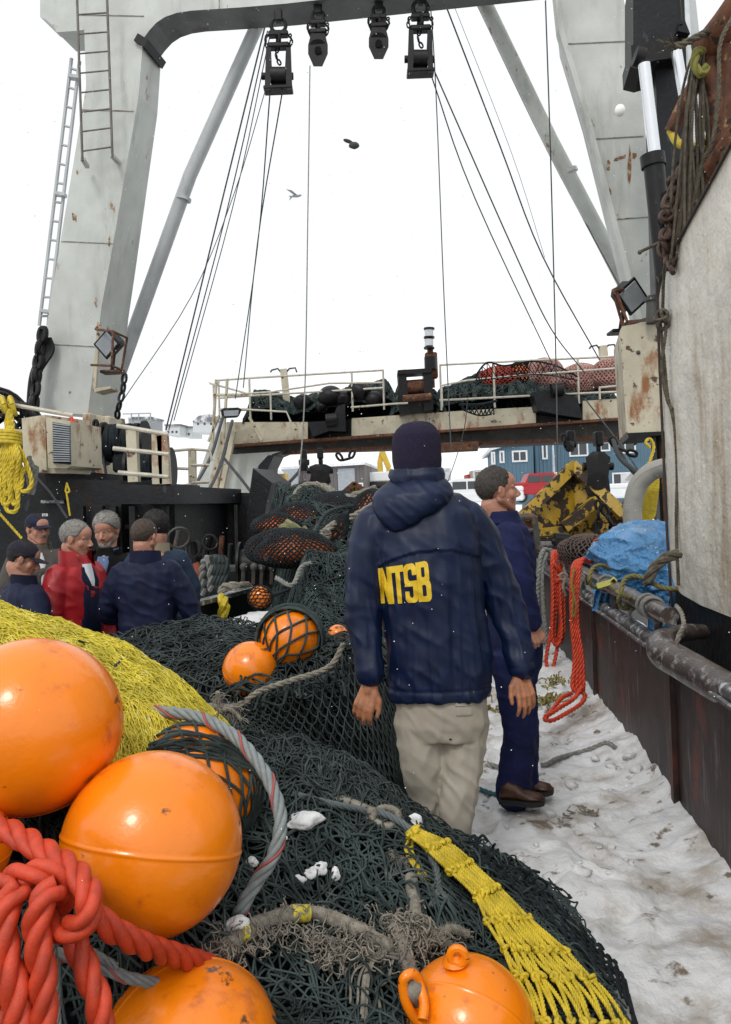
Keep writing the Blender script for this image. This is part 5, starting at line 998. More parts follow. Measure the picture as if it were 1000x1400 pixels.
for k, (x, y, D, r) in enumerate(((812, 758, 7.2, (.28, .3, .20)),)):
    c = P(x, y, D); o = build('net_heap', blob_surface(c, r, 55, .14, 2), M_netbase); tag(o, 'dark brown netting heaped between the yellow door and the blue tarpaulin', 'fishing net'); mb = MB(); sphere_net(mb, c, V(*r) * 1.0, .045, .006, 5, fn=lambda v: 1 + .14 * Noise(55, 2, 3)(v)); build('mesh', mb, mat('brown net twine', (.09, .06, .05), .9), o)
mb = MB(); mb.rope([P(808, 746, 7), P(816, 739, 7), P(828, 738, 7.05)], .02); tag(build('red_rope_end', mb, M_redrope), 'short red rope lying on the dark netting beyond the rail', 'rope')
# ropes on the rail
rl = lambda y, dx=0, z=1.0: V(xb(y) + .02 + dx, y, z)
def ropething(name, lab, paths, R, m, cat='rope', group=None, **kw):
    T = MB()
    for p in paths: T.rope(p, R, **kw)
    return tag(build(name, T, m), lab, cat, group)
g = np.random.default_rng(4)
# first red hank (px ~760, 755-915) and second (px ~790, 765-985)
def hank(ytop, x_top, legs, D):
    out = []
    for (xa, xb_, yb_, off) in legs:
        out.append([P(xa + 6, x_top + 8, D + .25), P(xa + 1, x_top - 2, D + .05), P(xa - 2, x_top + 12, D - .09), P(xa - 1, (x_top + yb_) / 2, D - .12 + off), P(xb_ - 2, yb_ - 14, D - .13 + off), P(xb_ + 4, yb_, D - .13 + off), P(xb_ + 11, yb_ - 16, D - .13 + off), P(xa + 9, (x_top + yb_) / 2, D - .10 + off), P(xa + 8, x_top + 14, D - .08)])
    return out
D1 = 7.55
ropething('red_rope_hank', 'looped red rope hanging over the pipe rail, the farther of the two', hank(0, 756, [(759, 749, 914, 0), (757, 757, 882, -.03), (762, 760, 880, .02)], D1) + [[P(764, 757, D1 + .05), P(758, 770, D1 - .12), P(770, 785, D1 - .12), P(760, 795, D1 - .12), P(757, 785, D1 - .1), P(768, 780, D1 - .1)]], .019, M_redrope, lay=.12)
D2 = 6.05
ropething('red_rope_hank', 'long looped red rope hanging from the pipe rail to the snow, nearer of the two', [[P(820, 768, D2 + .5), P(805, 768, D2 + .15), P(788 + k * 3, 768 - k, D2 - .02), P(782 + k * 3, 790, D2 - .09), P(782 + k * 2.5, 850, D2 - .13), P(786 + k * 3.5, 900, D2 - .16), P(783 + k * 5, 938, D2 - .2), P(790 + k * 2, 948, D2 - .22)] for k in range(4)]
    + [[P(797, 938, D2 - .25), P(785, 955, D2 - .3), P(765, 968, D2 - .4), P(745, 982, D2 - .5), P(755, 985, D2 - .5), P(775, 975, D2 - .42), P(795, 962, D2 - .3), P(800, 950, D2 - .25), P(790, 945, D2 - .25)], [P(782, 948, D2 - .2), P(768, 955, D2 - .3), P(752, 975, D2 - .45), P(745, 980, D2 - .5)]], .017, M_redrope, lay=.11)
ropething('olive_line', 'thin olive line hanging inside the nearer red rope', [[P(786, 775, D2 - .12), P(782, 800, D2 - .17), P(788, 830, D2 - .19), P(783, 842, D2 - .18), P(785, 800, D2 - .16)]], .008, mat('olive line', (.22, .15, .03), .8))
ropething('grey_rope_hank', 'grey rope hanging in a long loop over the far end of the rail', [[P(750, 753, 8.8), P(744, 752, 8.65), P(738, 768, 8.55), P(733 + k * 2, 820, 8.5), P(738 + k, 870, 8.45), P(744 + 2 * k, 878 - 3 * k, 8.45), P(743 + k, 840, 8.5), P(741, 780, 8.55), P(748, 757, 8.65)] for k in range(2)], .026, M_grope, lay=.14)
g0 = lambda y: rl(y)
ropething('olive_rope', 'olive green rope lashed round the rail next to the blue tarpaulin', [[P(833, 778, 5.8), P(824, 773, 5.75), P(812, 776, 5.7), P(806, 790, 5.65), P(810, 802, 5.7), P(820, 803, 5.75), P(838, 806, 5.5), P(850, 812, 4.95)], [P(925, 805, 4.6), P(905, 803, 4.7), P(880, 790, 4.85), P(862, 788, 4.9), P(852, 797, 4.85), P(851, 812, 4.8), P(862, 818, 4.85), P(868, 808, 4.95)], [P(850, 812, 4.9), P(846, 822, 5), P(853, 832, 5), P(865, 826, 5)]], .016, mat('olive rope', (.17, .15, .05), .85, bump=.6, bs=250))
ropething('mooring_line', 'thick grey brown mooring line arching from the tarpaulin to the rail', [[P(930, 757, 4.7), P(912, 762, 4.7), P(896, 775, 4.72), P(888, 790, 4.72), P(885, 797, 4.75)]], .034, M_brope)
T = thing('rail_lashings', 'grey cord turns tied round the rail pipes with hanging tails', 'rope', P(920, 870, 4.05))
for D in (5.75, 4.62, 4.50, 4.47, 8.9, 7.4):
    mb = MB(); mb.torus(rl(D), (.1 + .3 * math.sin(D * 9), 1, .2 * math.cos(D * 7)), .060, .010, 20, 6); build('turn', mb, M_grope, T)
mb = MB(); mb.rope([P(925, 828, 4.1), P(932, 838, 4.0), P(935, 855, 3.9), P(928, 870, 3.85), P(924, 890, 3.85), P(923, 918, 3.85)], .012)
mb.rope([P(926, 880, 3.85), P(935, 905, 3.85), P(942, 910, 3.85)], .009); mb.torus(P(928, 896, 3.85), (.3, 1, .3), .025, .012, 14, 6); mb.torus(P(926, 890, 3.85), (.8, .4, .3), .022, .012, 14, 6); build('knotted_tail', mb, M_tan, T)
mb = MB(); mb.beam(P(817, 801, 5.5), P(838, 795, 5.45), .03, .035); mb.beam(P(836, 793, 5.45), P(845, 802, 5.45), .025, .03); mb.beam(P(836, 797, 5.45), P(842, 791, 5.45), .025, .03); tag(build('yellow_strap', mb, mat('lime webbing', (.50, .50, .12), .7), flat=False), 'pale yellow webbing tie knotted on the rail by the tarpaulin', 'strap')
for i, (x, y, D) in enumerate(((771, 788, 7.0), (794, 790, 6.3), (862, 828, 5.0))):
    mb = MB(); mb.tube(spline([P(x, y - 12, D), P(x + 2, y, D), P(x - 1, y + 14, D), P(x + 3, y + 26, D + .02)]), .012, 6); mb.torus(P(x, y, D), (.2, 1, .1), .03, .012, 12, 6); tag(build('rope_tail', mb, M_tan), ['pale rope tail knotted between the two red ropes', 'pale rope tail right behind the nearer red rope', 'frayed rope tail under the rail below the tarpaulin'][i], 'rope', 'pale rope tails on the rail')
# ------------------------------------------------------------------ net piles
nzm1, nzm2, nzm3 = Noise(101, 2.2, 3), Noise(102, 7.0, 3), Noise(103, 18.0, 2)
RX = [-2.4, -1.5, -.98, -.62, -.35, -.14, .1, .25, .45, .60, .72, .84, 1.0]; RZ = [1.36, 1.26, 1.07, .82, .72, .61, .48, .375, .265, .17, .07, -.04, -.1]
def H1(x, y):
    r = np.interp(x, RX, RZ); t = np.clip((y - .9) / 2.0, 0, 1); f = .10 + .90 * t ** 1.15
    b = np.clip((y - 2.95) / .55, 0, 1); b = b * b * (3 - 2 * b); z = r * f * (1 - b)
    for cx, cy, h, s in ((-.60, 2.12, .17, .22), (-1.0, 2.2, .08, .3), (-.5, 1.95, -.10, .2), (.22, 2.13, -.06, .18)): z = z + h * np.exp(-((x - cx) ** 2 + (y - cy) ** 2) / (s * s))
    e = np.clip(z / .2, 0, 1)
    return z + (.042 * n2(nzm1, x, y) + .034 * (np.abs(n2(nzm2, x, y * .7)) - .3) + .018 * (np.abs(n2(nzm3, x * .8, y)) - .3)) * e
def H2(x, y):   # middle pile with a hanging front
    yf = 3.62 + .10 * np.sin(x * 3) - .1 * x; t = np.clip((y - yf) / .34, 0, 1); f = t * t * (3 - 2 * t); b = np.clip((y - 5.0) / .5, 0, 1)
    r = np.interp(x, [-3.2, -2.2, -1.4, -.9, -.3, .0, .10, .19, .5], [.78, .78, .79, .80, .82, .84, .78, .3, -.1]); z = r * f * (1 - b)
    return z + (.045 * n2(nzm1, x + 3, y) + .02 * np.abs(n2(nzm2, x, y))) * np.clip(z / .3, 0, 1)
def H3(x, y):   # big pile running up to the stern
    l = np.interp(y, [5.3, 6, 7, 8, 9.5, 11], [-.55, -.68, -.85, -1.02, -1.25, -1.5]); t = np.clip((x - l) / .28, 0, 1); t = t ** .5
    r = np.interp(y, [5.0, 5.5, 6.2, 7.0, 8, 9, 10.5, 11.5], [.2, .70, .98, 1.18, 1.45, 1.68, 1.80, 1.2]); rr = np.clip((np.interp(y, [5, 6.5, 8, 10], [.35, .6, 1.0, 1.4]) - x) / .5, 0, 1) ** .6; z = r * t * rr
    return z + (.07 * n2(nzm1, x * 1.2, y) + .04 * n2(nzm2, x * .6, y)) * np.clip(z / .3, 0, 1)
def hgrid(H, x0, x1, y0, y1, st, off=-.02, zmin=-.05):
    X, Y = np.meshgrid(np.arange(x0, x1, st), np.arange(y0, y1, st), indexing='ij'); Z = H(X, Y); return np.stack([X, Y, np.where(Z < .05, -.35, np.maximum(Z + off, zmin))], -1)
def net_sheet(mb, H, cx, cy, ang, la, lb, mesh, comp, tw, seed, off=.006, wig=.3, warp=.10, n=4, K=4, wsc=3.5, region=None, jt=.2):
    """diamond net laid over a heap: crumpled by bunching the meshes along one direction"""
    g = np.random.default_rng(seed); wz1, wz2, wz3 = Noise(seed + 500, wsc, 2), Noise(seed + 600, wsc, 2), Noise(seed + 700, 11, 2)
    na, nb = int(la / mesh), int(lb / (mesh * comp)); c_, s_ = math.cos(ang), math.sin(ang)
    i, j = np.meshgrid(np.arange(na + 1), np.arange(nb + 1), indexing='ij')
    U = (i + .5 * (j % 2) + g.normal(size=i.shape) * jt) * mesh - la / 2; W = (j + g.normal(size=i.shape) * jt) * mesh * comp - lb / 2
    def place(u, w, wob=0.0):
        x = cx + u * c_ - w * s_; y = cy + u * s_ + w * c_
        dx = warp * n2(wz1, x, y); dy = warp * n2(wz2, x, y); x = x + dx; y = y + dy
        z = H(x, y) + off + wob + .018 * np.abs(n2(wz3, x, y)); return np.stack([x, y, z], -1)
    A = []; t = np.linspace(0, 1, K)[None, :]
    I, J = np.meshgrid(np.arange(na), np.arange(nb), indexing='ij')
    for s in (0, 1):
        I2 = I + s - np.where(J % 2, 0, 1); ok = (I2 >= 0) & (I2 <= na); a, b_, c2 = I[ok], J[ok], I2[ok]
        u0, w0, u1, w1 = U[a, b_][:, None], W[a, b_][:, None], U[c2, b_ + 1][:, None], W[c2, b_ + 1][:, None]
        bend = g.normal(size=(len(a), 1)) * wig * mesh * np.sin(math.pi * t)
        A.append(place(u0 + (u1 - u0) * t + bend, w0 + (w1 - w0) * t, np.abs(g.normal(size=(len(a), 1))) * wig * .35 * mesh * np.sin(math.pi * t)))
    A = np.concatenate(A); m = A[:, 0]
    keep = (H(A[:, :, 0], A[:, :, 1]).min(1) > .05)
    if region is not None: keep &= region(m[:, 0], m[:, 1])
    A = A[keep]; mb.strands(A, tw, n)
    # knots where the bars meet
    kn = A[:, 0]; d = nrm(g.normal(size=kn.shape)) * tw * 1.6
    mb.strands(np.stack([kn - d, kn - d * .4, kn + d * .4, kn + d], 1), np.tile([tw * .6, tw * 1.75, tw * 1.75, tw * .6], (len(kn), 1)), 5)
def loose(mb, H, N, x0, x1, y0, y1, tw, seed, K=12, st=.022, off=.02, curl=.6, region=None, n=4, lift=.02):
    g = np.random.default_rng(seed); p = np.stack([x0 + (x1 - x0) * g.random(N), y0 + (y1 - y0) * g.random(N)], -1); a = g.random(N) * 6.28; da = g.normal(size=N) * .25; out = []; h = g.random(N) * off; ph = g.random(N) * 6.28
    for k in range(K):
        out.append(np.stack([p[:, 0], p[:, 1], H(p[:, 0], p[:, 1]) + h + lift * np.sin(ph + k * .8)], -1)); a = a + da + g.normal(size=N) * curl * .5; p = p + st * np.stack([np.cos(a), np.sin(a)], -1)
    A = np.stack(out, 1); keep = H(A[:, :, 0], A[:, :, 1]).min(1) > (.05 if H in (H1, H2, H3) else -9)
    if region is not None: keep &= region(A[:, 0, 0], A[:, 0, 1])
    mb.strands(A[keep], tw, n)
nreg = lambda x, y: ~((x < -.62) & (y > 2.45))
T = thing('net_pile', 'dark green grey trawl net heaped in the foreground under the big orange buoys', 'fishing net', (-.4, 2.2, 0))
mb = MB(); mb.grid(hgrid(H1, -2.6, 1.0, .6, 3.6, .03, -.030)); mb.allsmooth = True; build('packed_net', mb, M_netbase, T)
mb = MB()
net_sheet(mb, H1, -.3, 2.0, .25, 3.2, 2.2, .080, .42, .0038, 1, off=.004, warp=.10, wig=.16, jt=.14, region=nreg)
net_sheet(mb, H1, -.1, 2.2, -.65, 2.8, 2.2, .070, .36, .0034, 2, off=.010, warp=.12, wig=.16, jt=.14, region=nreg)
net_sheet(mb, H1, .2, 2.3, 1.3, 2.0, 1.8, .075, .40, .0036, 4, off=.016, warp=.12, wig=.14, jt=.12)
build('crumpled_mesh', mb, M_net, T)
mb = MB(); loose(mb, H1, 1000, -1.2, .9, 1.3, 3.2, .0034, 5, K=12, off=.045, curl=.35, region=nreg); build('loose_twine', mb, M_net, T)
mb = MB(); loose(mb, H1, 200, -1.0, .8, 1.4, 3.0, .0052, 6, K=18, st=.03, off=.045, curl=.22); build('thick_twine', mb, M_net, T)
# grey fluffy ends on the ridge
mb = MB(); loose(mb, H1, 500, -.45, .2, 2.75, 3.1, .0032, 8, K=9, off=.05, curl=1.2); build('frayed_twine', mb, M_netgreen, T)

T = thing('net_pile', 'middle trawl net pile with a mesh front hanging beside the khaki trousers', 'fishing net', (-.8, 4.3, 0))
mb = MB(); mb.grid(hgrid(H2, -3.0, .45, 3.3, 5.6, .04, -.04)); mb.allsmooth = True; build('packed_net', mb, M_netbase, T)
mb = MB(); net_sheet(mb, H2, -.8, 4.2, .1, 3.8, 1.9, .10, .45, .0042, 11, off=.01, warp=.12); net_sheet(mb, H2, -1.0, 4.3, -.5, 3.4, 1.6, .09, .4, .0038, 12, off=.02, warp=.12); loose(mb, H2, 900, -2.2, .1, 3.9, 5.0, .0042, 15, K=11, st=.03, off=.05); build('crumpled_mesh', mb, M_netgreen, T)
# hanging front: regular diamonds following the vertical face
def face(u, v, seed=0):
    top = spline([P(268, 945, 3.75), P(330, 958, 3.62), P(390, 925, 3.60), P(455, 902, 3.62), P(500, 905, 3.64), P(545, 960, 3.62)]); bot = spline([P(300, 985, 3.45), P(370, 1010, 3.42), P(440, 1060, 3.42), P(520, 1110, 3.44), P(556, 1120, 3.45), P(562, 1120, 3.48)])
    s = np.linspace(0, 1, len(top)); a = np.stack([np.interp(u, s, top[:, i]) for i in range(3)], -1); s = np.linspace(0, 1, len(bot)); b_ = np.stack([np.interp(u, s, bot[:, i]) for i in range(3)], -1)
    p = a * (1 - v)[..., None] + b_ * v[..., None]; p[..., 1] += -.05 * np.sin(v * math.pi) + .035 * n2(nzm2, p[..., 0], p[..., 2] * .6); return p
for k, (nu, nv, tw, off) in enumerate(((26, 15, .0036, 0.0), (21, 12, .0034, .05))):
    g = np.random.default_rng(60 + k); A = []; t = np.linspace(0, 1, 5); jt = g.normal(size=(nu + 2, nv + 1)) * .10
    for j in range(nv):
        for i in range(nu):
            for s in (0, 1):
                i2 = i + s - (0 if j % 2 else 1)
                if i2 < 0: continue
                u0 = (i + .5 * (j % 2) + jt[i, j]) / nu; u1 = (i2 + .5 * ((j + 1) % 2) + jt[i2, j + 1]) / nu
                q = face(np.clip(u0 + (u1 - u0) * t, 0, 1), (j + t) / nv); q[:, 1] += off; q[:, 2] -= .012 * np.sin(math.pi * t); A.append(q)
    mb = MB(); mb.strands(np.array(A), tw, 4); build('hanging_mesh', mb, M_netgreen if k == 0 else M_netblack, T)
mb = MB(); mb.rope([P(262, 962, 3.55), P(320, 966, 3.52), P(355, 945, 3.50), P(400, 930, 3.52), P(450, 912, 3.54), P(470, 880, 3.6)], .014); tag(build('headline_rope', mb, M_tan), 'grey brown headline rope along the top edge of the hanging mesh', 'rope')

T = thing('net_pile', 'tall dark trawl net pile with trapped orange floats, running up to the stern', 'fishing net', (-.2, 7.5, 0))
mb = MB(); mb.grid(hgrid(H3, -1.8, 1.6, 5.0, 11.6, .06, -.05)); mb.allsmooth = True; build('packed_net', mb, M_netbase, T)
mb = MB(); net_sheet(mb, H3, -.1, 8.0, 1.2, 6.6, 3.4, .12, .45, .0055, 21, off=.02, warp=.22, wig=.2); net_sheet(mb, H3, -.2, 7.0, .5, 4.6, 4.2, .085, .5, .0045, 22, off=.03, warp=.2, wig=.2); net_sheet(mb, H3, -.2, 6.3, -.5, 2.6, 2.2, .07, .5, .004, 23, off=.03, warp=.12)
loose(mb, H3, 900, -1, 1, 5.2, 8.5, .005, 25, K=12, st=.035, off=.05); build('crumpled_mesh', mb, M_net, T)
nzq = Noise(77, 3, 2)
for i, (x, y, rx, rz, D, rt, op) in enumerate([(426, 760, .33, .17, 6.9, 0, 'wide orange float in the netting, lower left of the tall net pile'), (424, 712, .30, .17, 8.3, 0, 'flat orange float under netting at the left shoulder of the tall pile'), (482, 702, .62, .21, 8.8, -.1, 'long dim orange float bag at the top of the tall pile'), (508, 697, .20, .20, 7.8, 0, 'orange netted float beside the collar of the navy jacket'), (455, 732, .10, .24, 7.3, .6, 'narrow slanting orange strip of float in the middle of the tall pile'), (376, 717, .22, .11, 7.8, 0, 'small orange netted float at the left edge of the tall pile'), (378, 748, .26, .16, 7.0, 0, 'orange brown netted float low on the left flank of the pile')]):
    c = P(x, y, D) if i not in (0, 1, 2) else P([400, 405, 450][i], [742, 742, 700][i] + [8, -32, 0][i], D)
    R = np.array(Matrix.Rotation(rt, 3, 'Y')); fn = lambda v: 1 + .06 * nzq(v); mb = MB(); mb.ell(c, (rx, rx * .8, rz), R=R, nu=28, nv=18, fn=fn); o = tag(build('netted_float', mb, M_buoyd), op, 'float', 'orange floats caught in the tall net pile')
    mb = MB(); sphere_net(mb, c, (rx * 1.02, rx * .82, rz * 1.02), .036 if i != 2 else .034, .0072, 30 + i, fn=fn, R=R); build('mesh', mb, M_netblack, o)
for i, (pts, r, m, lab) in enumerate([([(404, 700, 8.5), (406, 675, 8.8), (420, 664, 9), (445, 666, 9), (468, 680, 8.6), (490, 676, 8.5), (515, 668, 8.5)], .045, M_tan, 'pale hawser looping over the top of the tall net pile'), ([(428, 755, 7.0), (450, 722, 7.2), (470, 712, 7.3), (495, 700, 7.3), (522, 684, 7.4)], .035, M_tan, 'pale hawser slanting up the pile to the navy jacket'), ([(425, 738, 7.1), (440, 735, 7.1), (450, 728, 7.15), (441, 728, 7.1)], .045, M_tan, 'frayed pale rope knot in the middle of the tall pile'), ([(385, 725, 7.6), (395, 716, 7.5), (402, 722, 7.5), (412, 728, 7.5), (420, 724, 7.5)], .05, mat('mossy yellow rope', (.20, .20, .10), .9), 'mossy yellow rope knot beside the left floats'), ([(362, 765, 6.7), (395, 760, 6.7), (420, 745, 6.8), (450, 700, 7.6), (500, 690, 7.8)], .022, M_netgreen, 'thin green rope seam along the tall pile'), ([(378, 790, 6.3), (400, 800, 6.1), (412, 776, 6.3), (425, 770, 6.4)], .02, M_grope, 'grey line lying low on the tall pile')]):
    tag(build('hawser', (lambda mb: mb.rope([P(*q) for q in pts], r))(MB()), m), lab, 'rope', 'ropes on the tall net pile')
# snow clump on the pile and by the hatch
def clump(name, lab, c, r, seed, mt=None, **kw):
    nz = Noise(seed, 2.4, 3); mb = MB(); mb.ell(c, r, nu=28, nv=18, fn=lambda v: 1 + .22 * nz(v)); mb.allsmooth = True; return tag(build(name, mb, mt or M_snowclean), lab, 'snow', 'snow lumps')
clump('snow_lump', 'dirty snow heap by the hatch, beyond the middle net pile', P(328, 862, 5.6), (.26, .2, .12), 3, M_snow)
clump('snow_lump', 'dirty snow heap close behind the small orange buoy dome', P(356, 850, 5.7), (.14, .2, .07), 4, M_snow)
for i, (x, y, rx, rz, lab) in enumerate([(412, 1122, .052, .020, 'flat wedge of white snow on the foreground net beside the grey tracer rope'), (437, 1187, .022, .018, 'upper of the small snow lumps in the middle of the foreground net'), (424, 1196, .022, .016, 'lower left of the small snow lumps on the foreground net'), (458, 1199, .014, .022, 'narrow right hand snow lump on the foreground net'), (388, 1147, .010, .008, 'tiny snow crumb below the flat wedge of snow'), (410, 1205, .018, .013, 'rounded snow lump lowest on the foreground net'), (322, 1268, .030, .024, 'grey ice lump beside the lower end of the tracer rope'), (568, 1128, .03, .03, 'snow lump against the khaki trouser leg'), (345, 1180, .018, .014, 'small ice lump tucked against the second big buoy')]):
    p = onH(x, y, lambda a, b_: H1(a, b_) + .035, .004); clump('snow_lump', lab, p, (rx, rx * .8, rz), 20 + i)

# ------------------------------------------------------------------ big buoys
def buoy(name, lab, c, r, tilt=(0, 0), eye=None, seam=True, group='big orange buoys on the foreground net'):
    R = np.array(Matrix.Rotation(tilt[0], 3, 'X') @ Matrix.Rotation(tilt[1], 3, 'Y'))
    def fn(v): s = 1 + 0 * v[:, 2]; return (1 + .010 * np.exp(-((v[:, 2]) / .018) ** 2) + .0 * s) if seam else s
    mb = MB(); th = np.unique(np.concatenate([np.linspace(0, math.pi, 60), math.pi / 2 + np.linspace(-.08, .08, 17)]))
    ph = np.linspace(0, 2 * math.pi, 97)[:-1]; TT, PP = np.meshgrid(th, ph, indexing='ij'); v = np.stack([np.sin(TT) * np.cos(PP), np.sin(TT) * np.sin(PP), np.cos(TT)], -1)
    rr = 1 + .012 * np.exp(-((TT - math.pi / 2) / .022) ** 2) * (1 if seam else 0); A = (v * rr[..., None] * r) @ R.T + c
    mb.grid(A.transpose(1, 0, 2), closed_u=True); mb.allsmooth = True; o = tag(build(name, mb, M_buoy, origin=np.array(c) - V(0, 0, r)), lab, 'buoy', group)
    return o
bc1, bc2, bc3, bc4, bcn = P(45, 991, 2.14), P(209, 1152, 2.07), P(258, 1449, 1.95), P(640, 1405, 2.13), P(268, 1080, 2.6)
buoy('buoy', 'big orange buoy at the left edge, highest on the foreground net', bc1, RP(118, 2.14), (rad(70), .3))
buoy('buoy', 'big orange buoy with a moulded seam and dark scuffs, right of the highest one', bc2, RP(121.5, 2.07), (rad(-16), rad(9)))
buoy('buoy', 'big orange buoy cut off by the bottom edge beneath the red rope', bc3, RP(128, 1.95), (rad(80), .5))
buoy('buoy', 'sliver of orange buoy at the left edge beside the thick red rope', P(-62, 1160, 1.95), RP(74, 1.95), (0, .2))
o = buoy('buoy', 'orange buoy with a moulded eye at the bottom centre, tied by tan ropes', bc4, RP(92, 2.13), (rad(-60), .4))
mb = MB(); e = [P(553, 1368, 2.06), P(551, 1345, 2.04), P(556, 1334, 2.04), P(566, 1332, 2.05), P(573, 1345, 2.06), P(580, 1372, 2.03), P(578, 1395, 2.0)]; mb.tube(spline([P(572, 1400, 2.05), P(556, 1372, 2.04)] + e[1:]), .013, 12); build('moulded_eye', mb, M_buoy, o)
mb = MB(); mb.cyl(P(622, 1316, 2.12), P(621, 1303, 2.12), .035, .02, n=14); mb.torus(P(626, 1307, 2.10), (.2, 1, 0), .02, .011, 16, 8); build('moulded_neck', mb, M_buoy, o)
o = buoy('netted_buoy', 'orange buoy wrapped in knotted dark netting behind the second big buoy', bcn, RP(89, 2.6), (0, .3), seam=False)
nzb = Noise(8, 2, 2); mb = MB(); sphere_net(mb, bcn, RP(90, 2.6), .066, .0050, 3, n=5, R=np.array(Matrix.Rotation(-1.0, 3, 'Y') @ Matrix.Rotation(-.5, 3, 'X'))); build('mesh', mb, M_net, o)
mb = MB()
g = np.random.default_rng(17)
for k in range(11): # bunched twine around its upper left
    a0 = rad(150 + 5 * g.normal()); a1 = rad(20 + 14 * g.normal()); R_ = RP(92 + 5 * g.random(), 2.6); A = []
    tlt = .35 + .5 * g.random()
    for a in np.linspace(a0, a1, 14): A.append(bcn + V(math.cos(a) * R_, -R_ * math.sin(tlt) * math.sin(a) * .9, R_ * math.cos(tlt) * math.sin(a)) + g.normal(size=3) * .004)
    mb.tube(spline(A, 2), .0052, 5)
build('bunched_twine', mb, M_net, o)
# smaller netted buoys on the middle pile
bm = P(397, 874, 4.05); o = buoy('netted_buoy', 'orange buoy under wide open netting on top of the middle net pile', bm, RP(41, 4.05), seam=False, group=None)
mb = MB(); sphere_net(mb, bm, RP(42, 4.05), .085, .0055, 31, n=5, R=np.array(Matrix.Rotation(-.7, 3, 'X') @ Matrix.Rotation(.5, 3, 'Y'))); 
for k in range(14):
    a = np.linspace(rad(200 + 8 * g.normal()), rad(-25 + 8 * g.normal()), 20); R_ = RP(44 + 3 * g.random(), 4.05); mb.tube(np.stack([bm[0] + R_ * np.cos(a), bm[1] + .03 * g.normal() + 0 * a, bm[2] + R_ * np.sin(a)], -1), .006, 5)
build('mesh', mb, M_net, o)
o = buoy('buoy', 'plain orange buoy lying against the netted one on the middle pile', P(343, 915, 3.95), RP(38, 3.95), (.5, .2), group=None)
mb = MB(); loose(mb, lambda x, y: 0 * x + P(343, 935, 3.78)[2] - .03, 40, P(300, 935, 3.78)[0], P(430, 935, 3.78)[0], 3.72, 3.80, .006, 9, K=14, st=.03, off=.05, curl=.2); tag(build('net_fold', mb, M_netgreen), 'fold of net twine crossing in front of the plain orange buoy', 'fishing net')
buoy('buoy', 'small orange buoy top showing just left of the navy jacket', P(462, 868, 4.5), RP(14, 4.5), (.5, .2), group=None)
bs = P(356, 817, 6.0); o = buoy('netted_buoy', 'small round orange float in fine netting, hanging clear left of the tall pile', bs, RP(16, 6.0), seam=False, group=None)
mb = MB(); sphere_net(mb, bs, RP(16.6, 6.0), .032, .0034, 32, R=np.array(Matrix.Rotation(1.2, 3, 'Y'))); mb.tube([P(371, 814, 6.0), P(378, 812, 6.05), P(395, 806, 6.1)], [.022, .014, .012], 8); build('mesh', mb, M_netblack, o)
# ------------------------------------------------------------------ yellow netting heap on the left
def Hy(x, y):
    r = np.interp(x, [-2.6, -1.95, -1.47, -1.25, -.98, -.8, -.62, -.5], [1.37, 1.35, 1.315, 1.23, 1.105, 1.00, .85, .66]); t = np.clip((y - 2.2) / .75, 0, 1); f = .86 + .14 * t; b = np.clip((y - 3.15) / .5, 0, 1)
    return r * f * (1 - b * b) + .022 * n2(nzm2, x, y) + .012 * n2(nzm3, x, y)
T = thing('yellow_net', 'heap of fuzzy yellow netting on the left behind the highest buoy', 'fishing net', (-1.3, 2.9, .6))
yreg = lambda x, y: (x < -.56) & (y > 2.2)
mb = MB(); A = hgrid(Hy, -2.6, -.56, 2.25, 3.6, .02, -.012, .3); mb.grid(A); mb.allsmooth = True; build('packed_net', mb, mat('yellow net inside', (.30, .235, .03), .9, var=.4, vs=40, bump=.8, bs=60), T)
mb = MB(); g = np.random.default_rng(77); N = 12000; x = -2.3 + 1.75 * g.random(N); y = 2.3 + 1.1 * g.random(N); a = -.45 + .5 * n2(Noise(200, 5, 2), x, y) + .35 * g.normal(size=N); p = np.stack([x, y], -1); out = []; h = .006 + .020 * g.random(N); ph = g.random(N) * 6.28
for k in range(9): out.append(np.stack([p[:, 0], p[:, 1], Hy(p[:, 0], p[:, 1]) + h + .010 * np.sin(ph + k * .9)], -1)); a = a + g.normal(size=N) * .30; p = p + .018 * np.stack([np.cos(a), np.sin(a)], -1)
mb.strands(np.stack(out, 1), .0017, 4); build('yellow_twine', mb, M_yellow_net, T)
mb = MB(); q = p[:700] * 1.0; x = -2.2 + 1.62 * g.random(900); y = 2.6 + .6 * g.random(900); b0 = np.stack([x, y, Hy(x, y)], -1); d = nrm(g.normal(size=(900, 3)) + V(0, -.3, 1.3)) * (.02 + .03 * g.random((900, 1))); w = g.normal(size=(900, 3)) * .008; mb.strands(np.stack([b0, b0 + d * .5 + w, b0 + d], 1), .0012, 3); build('loose_fibres', mb, M_yellow_net, T)
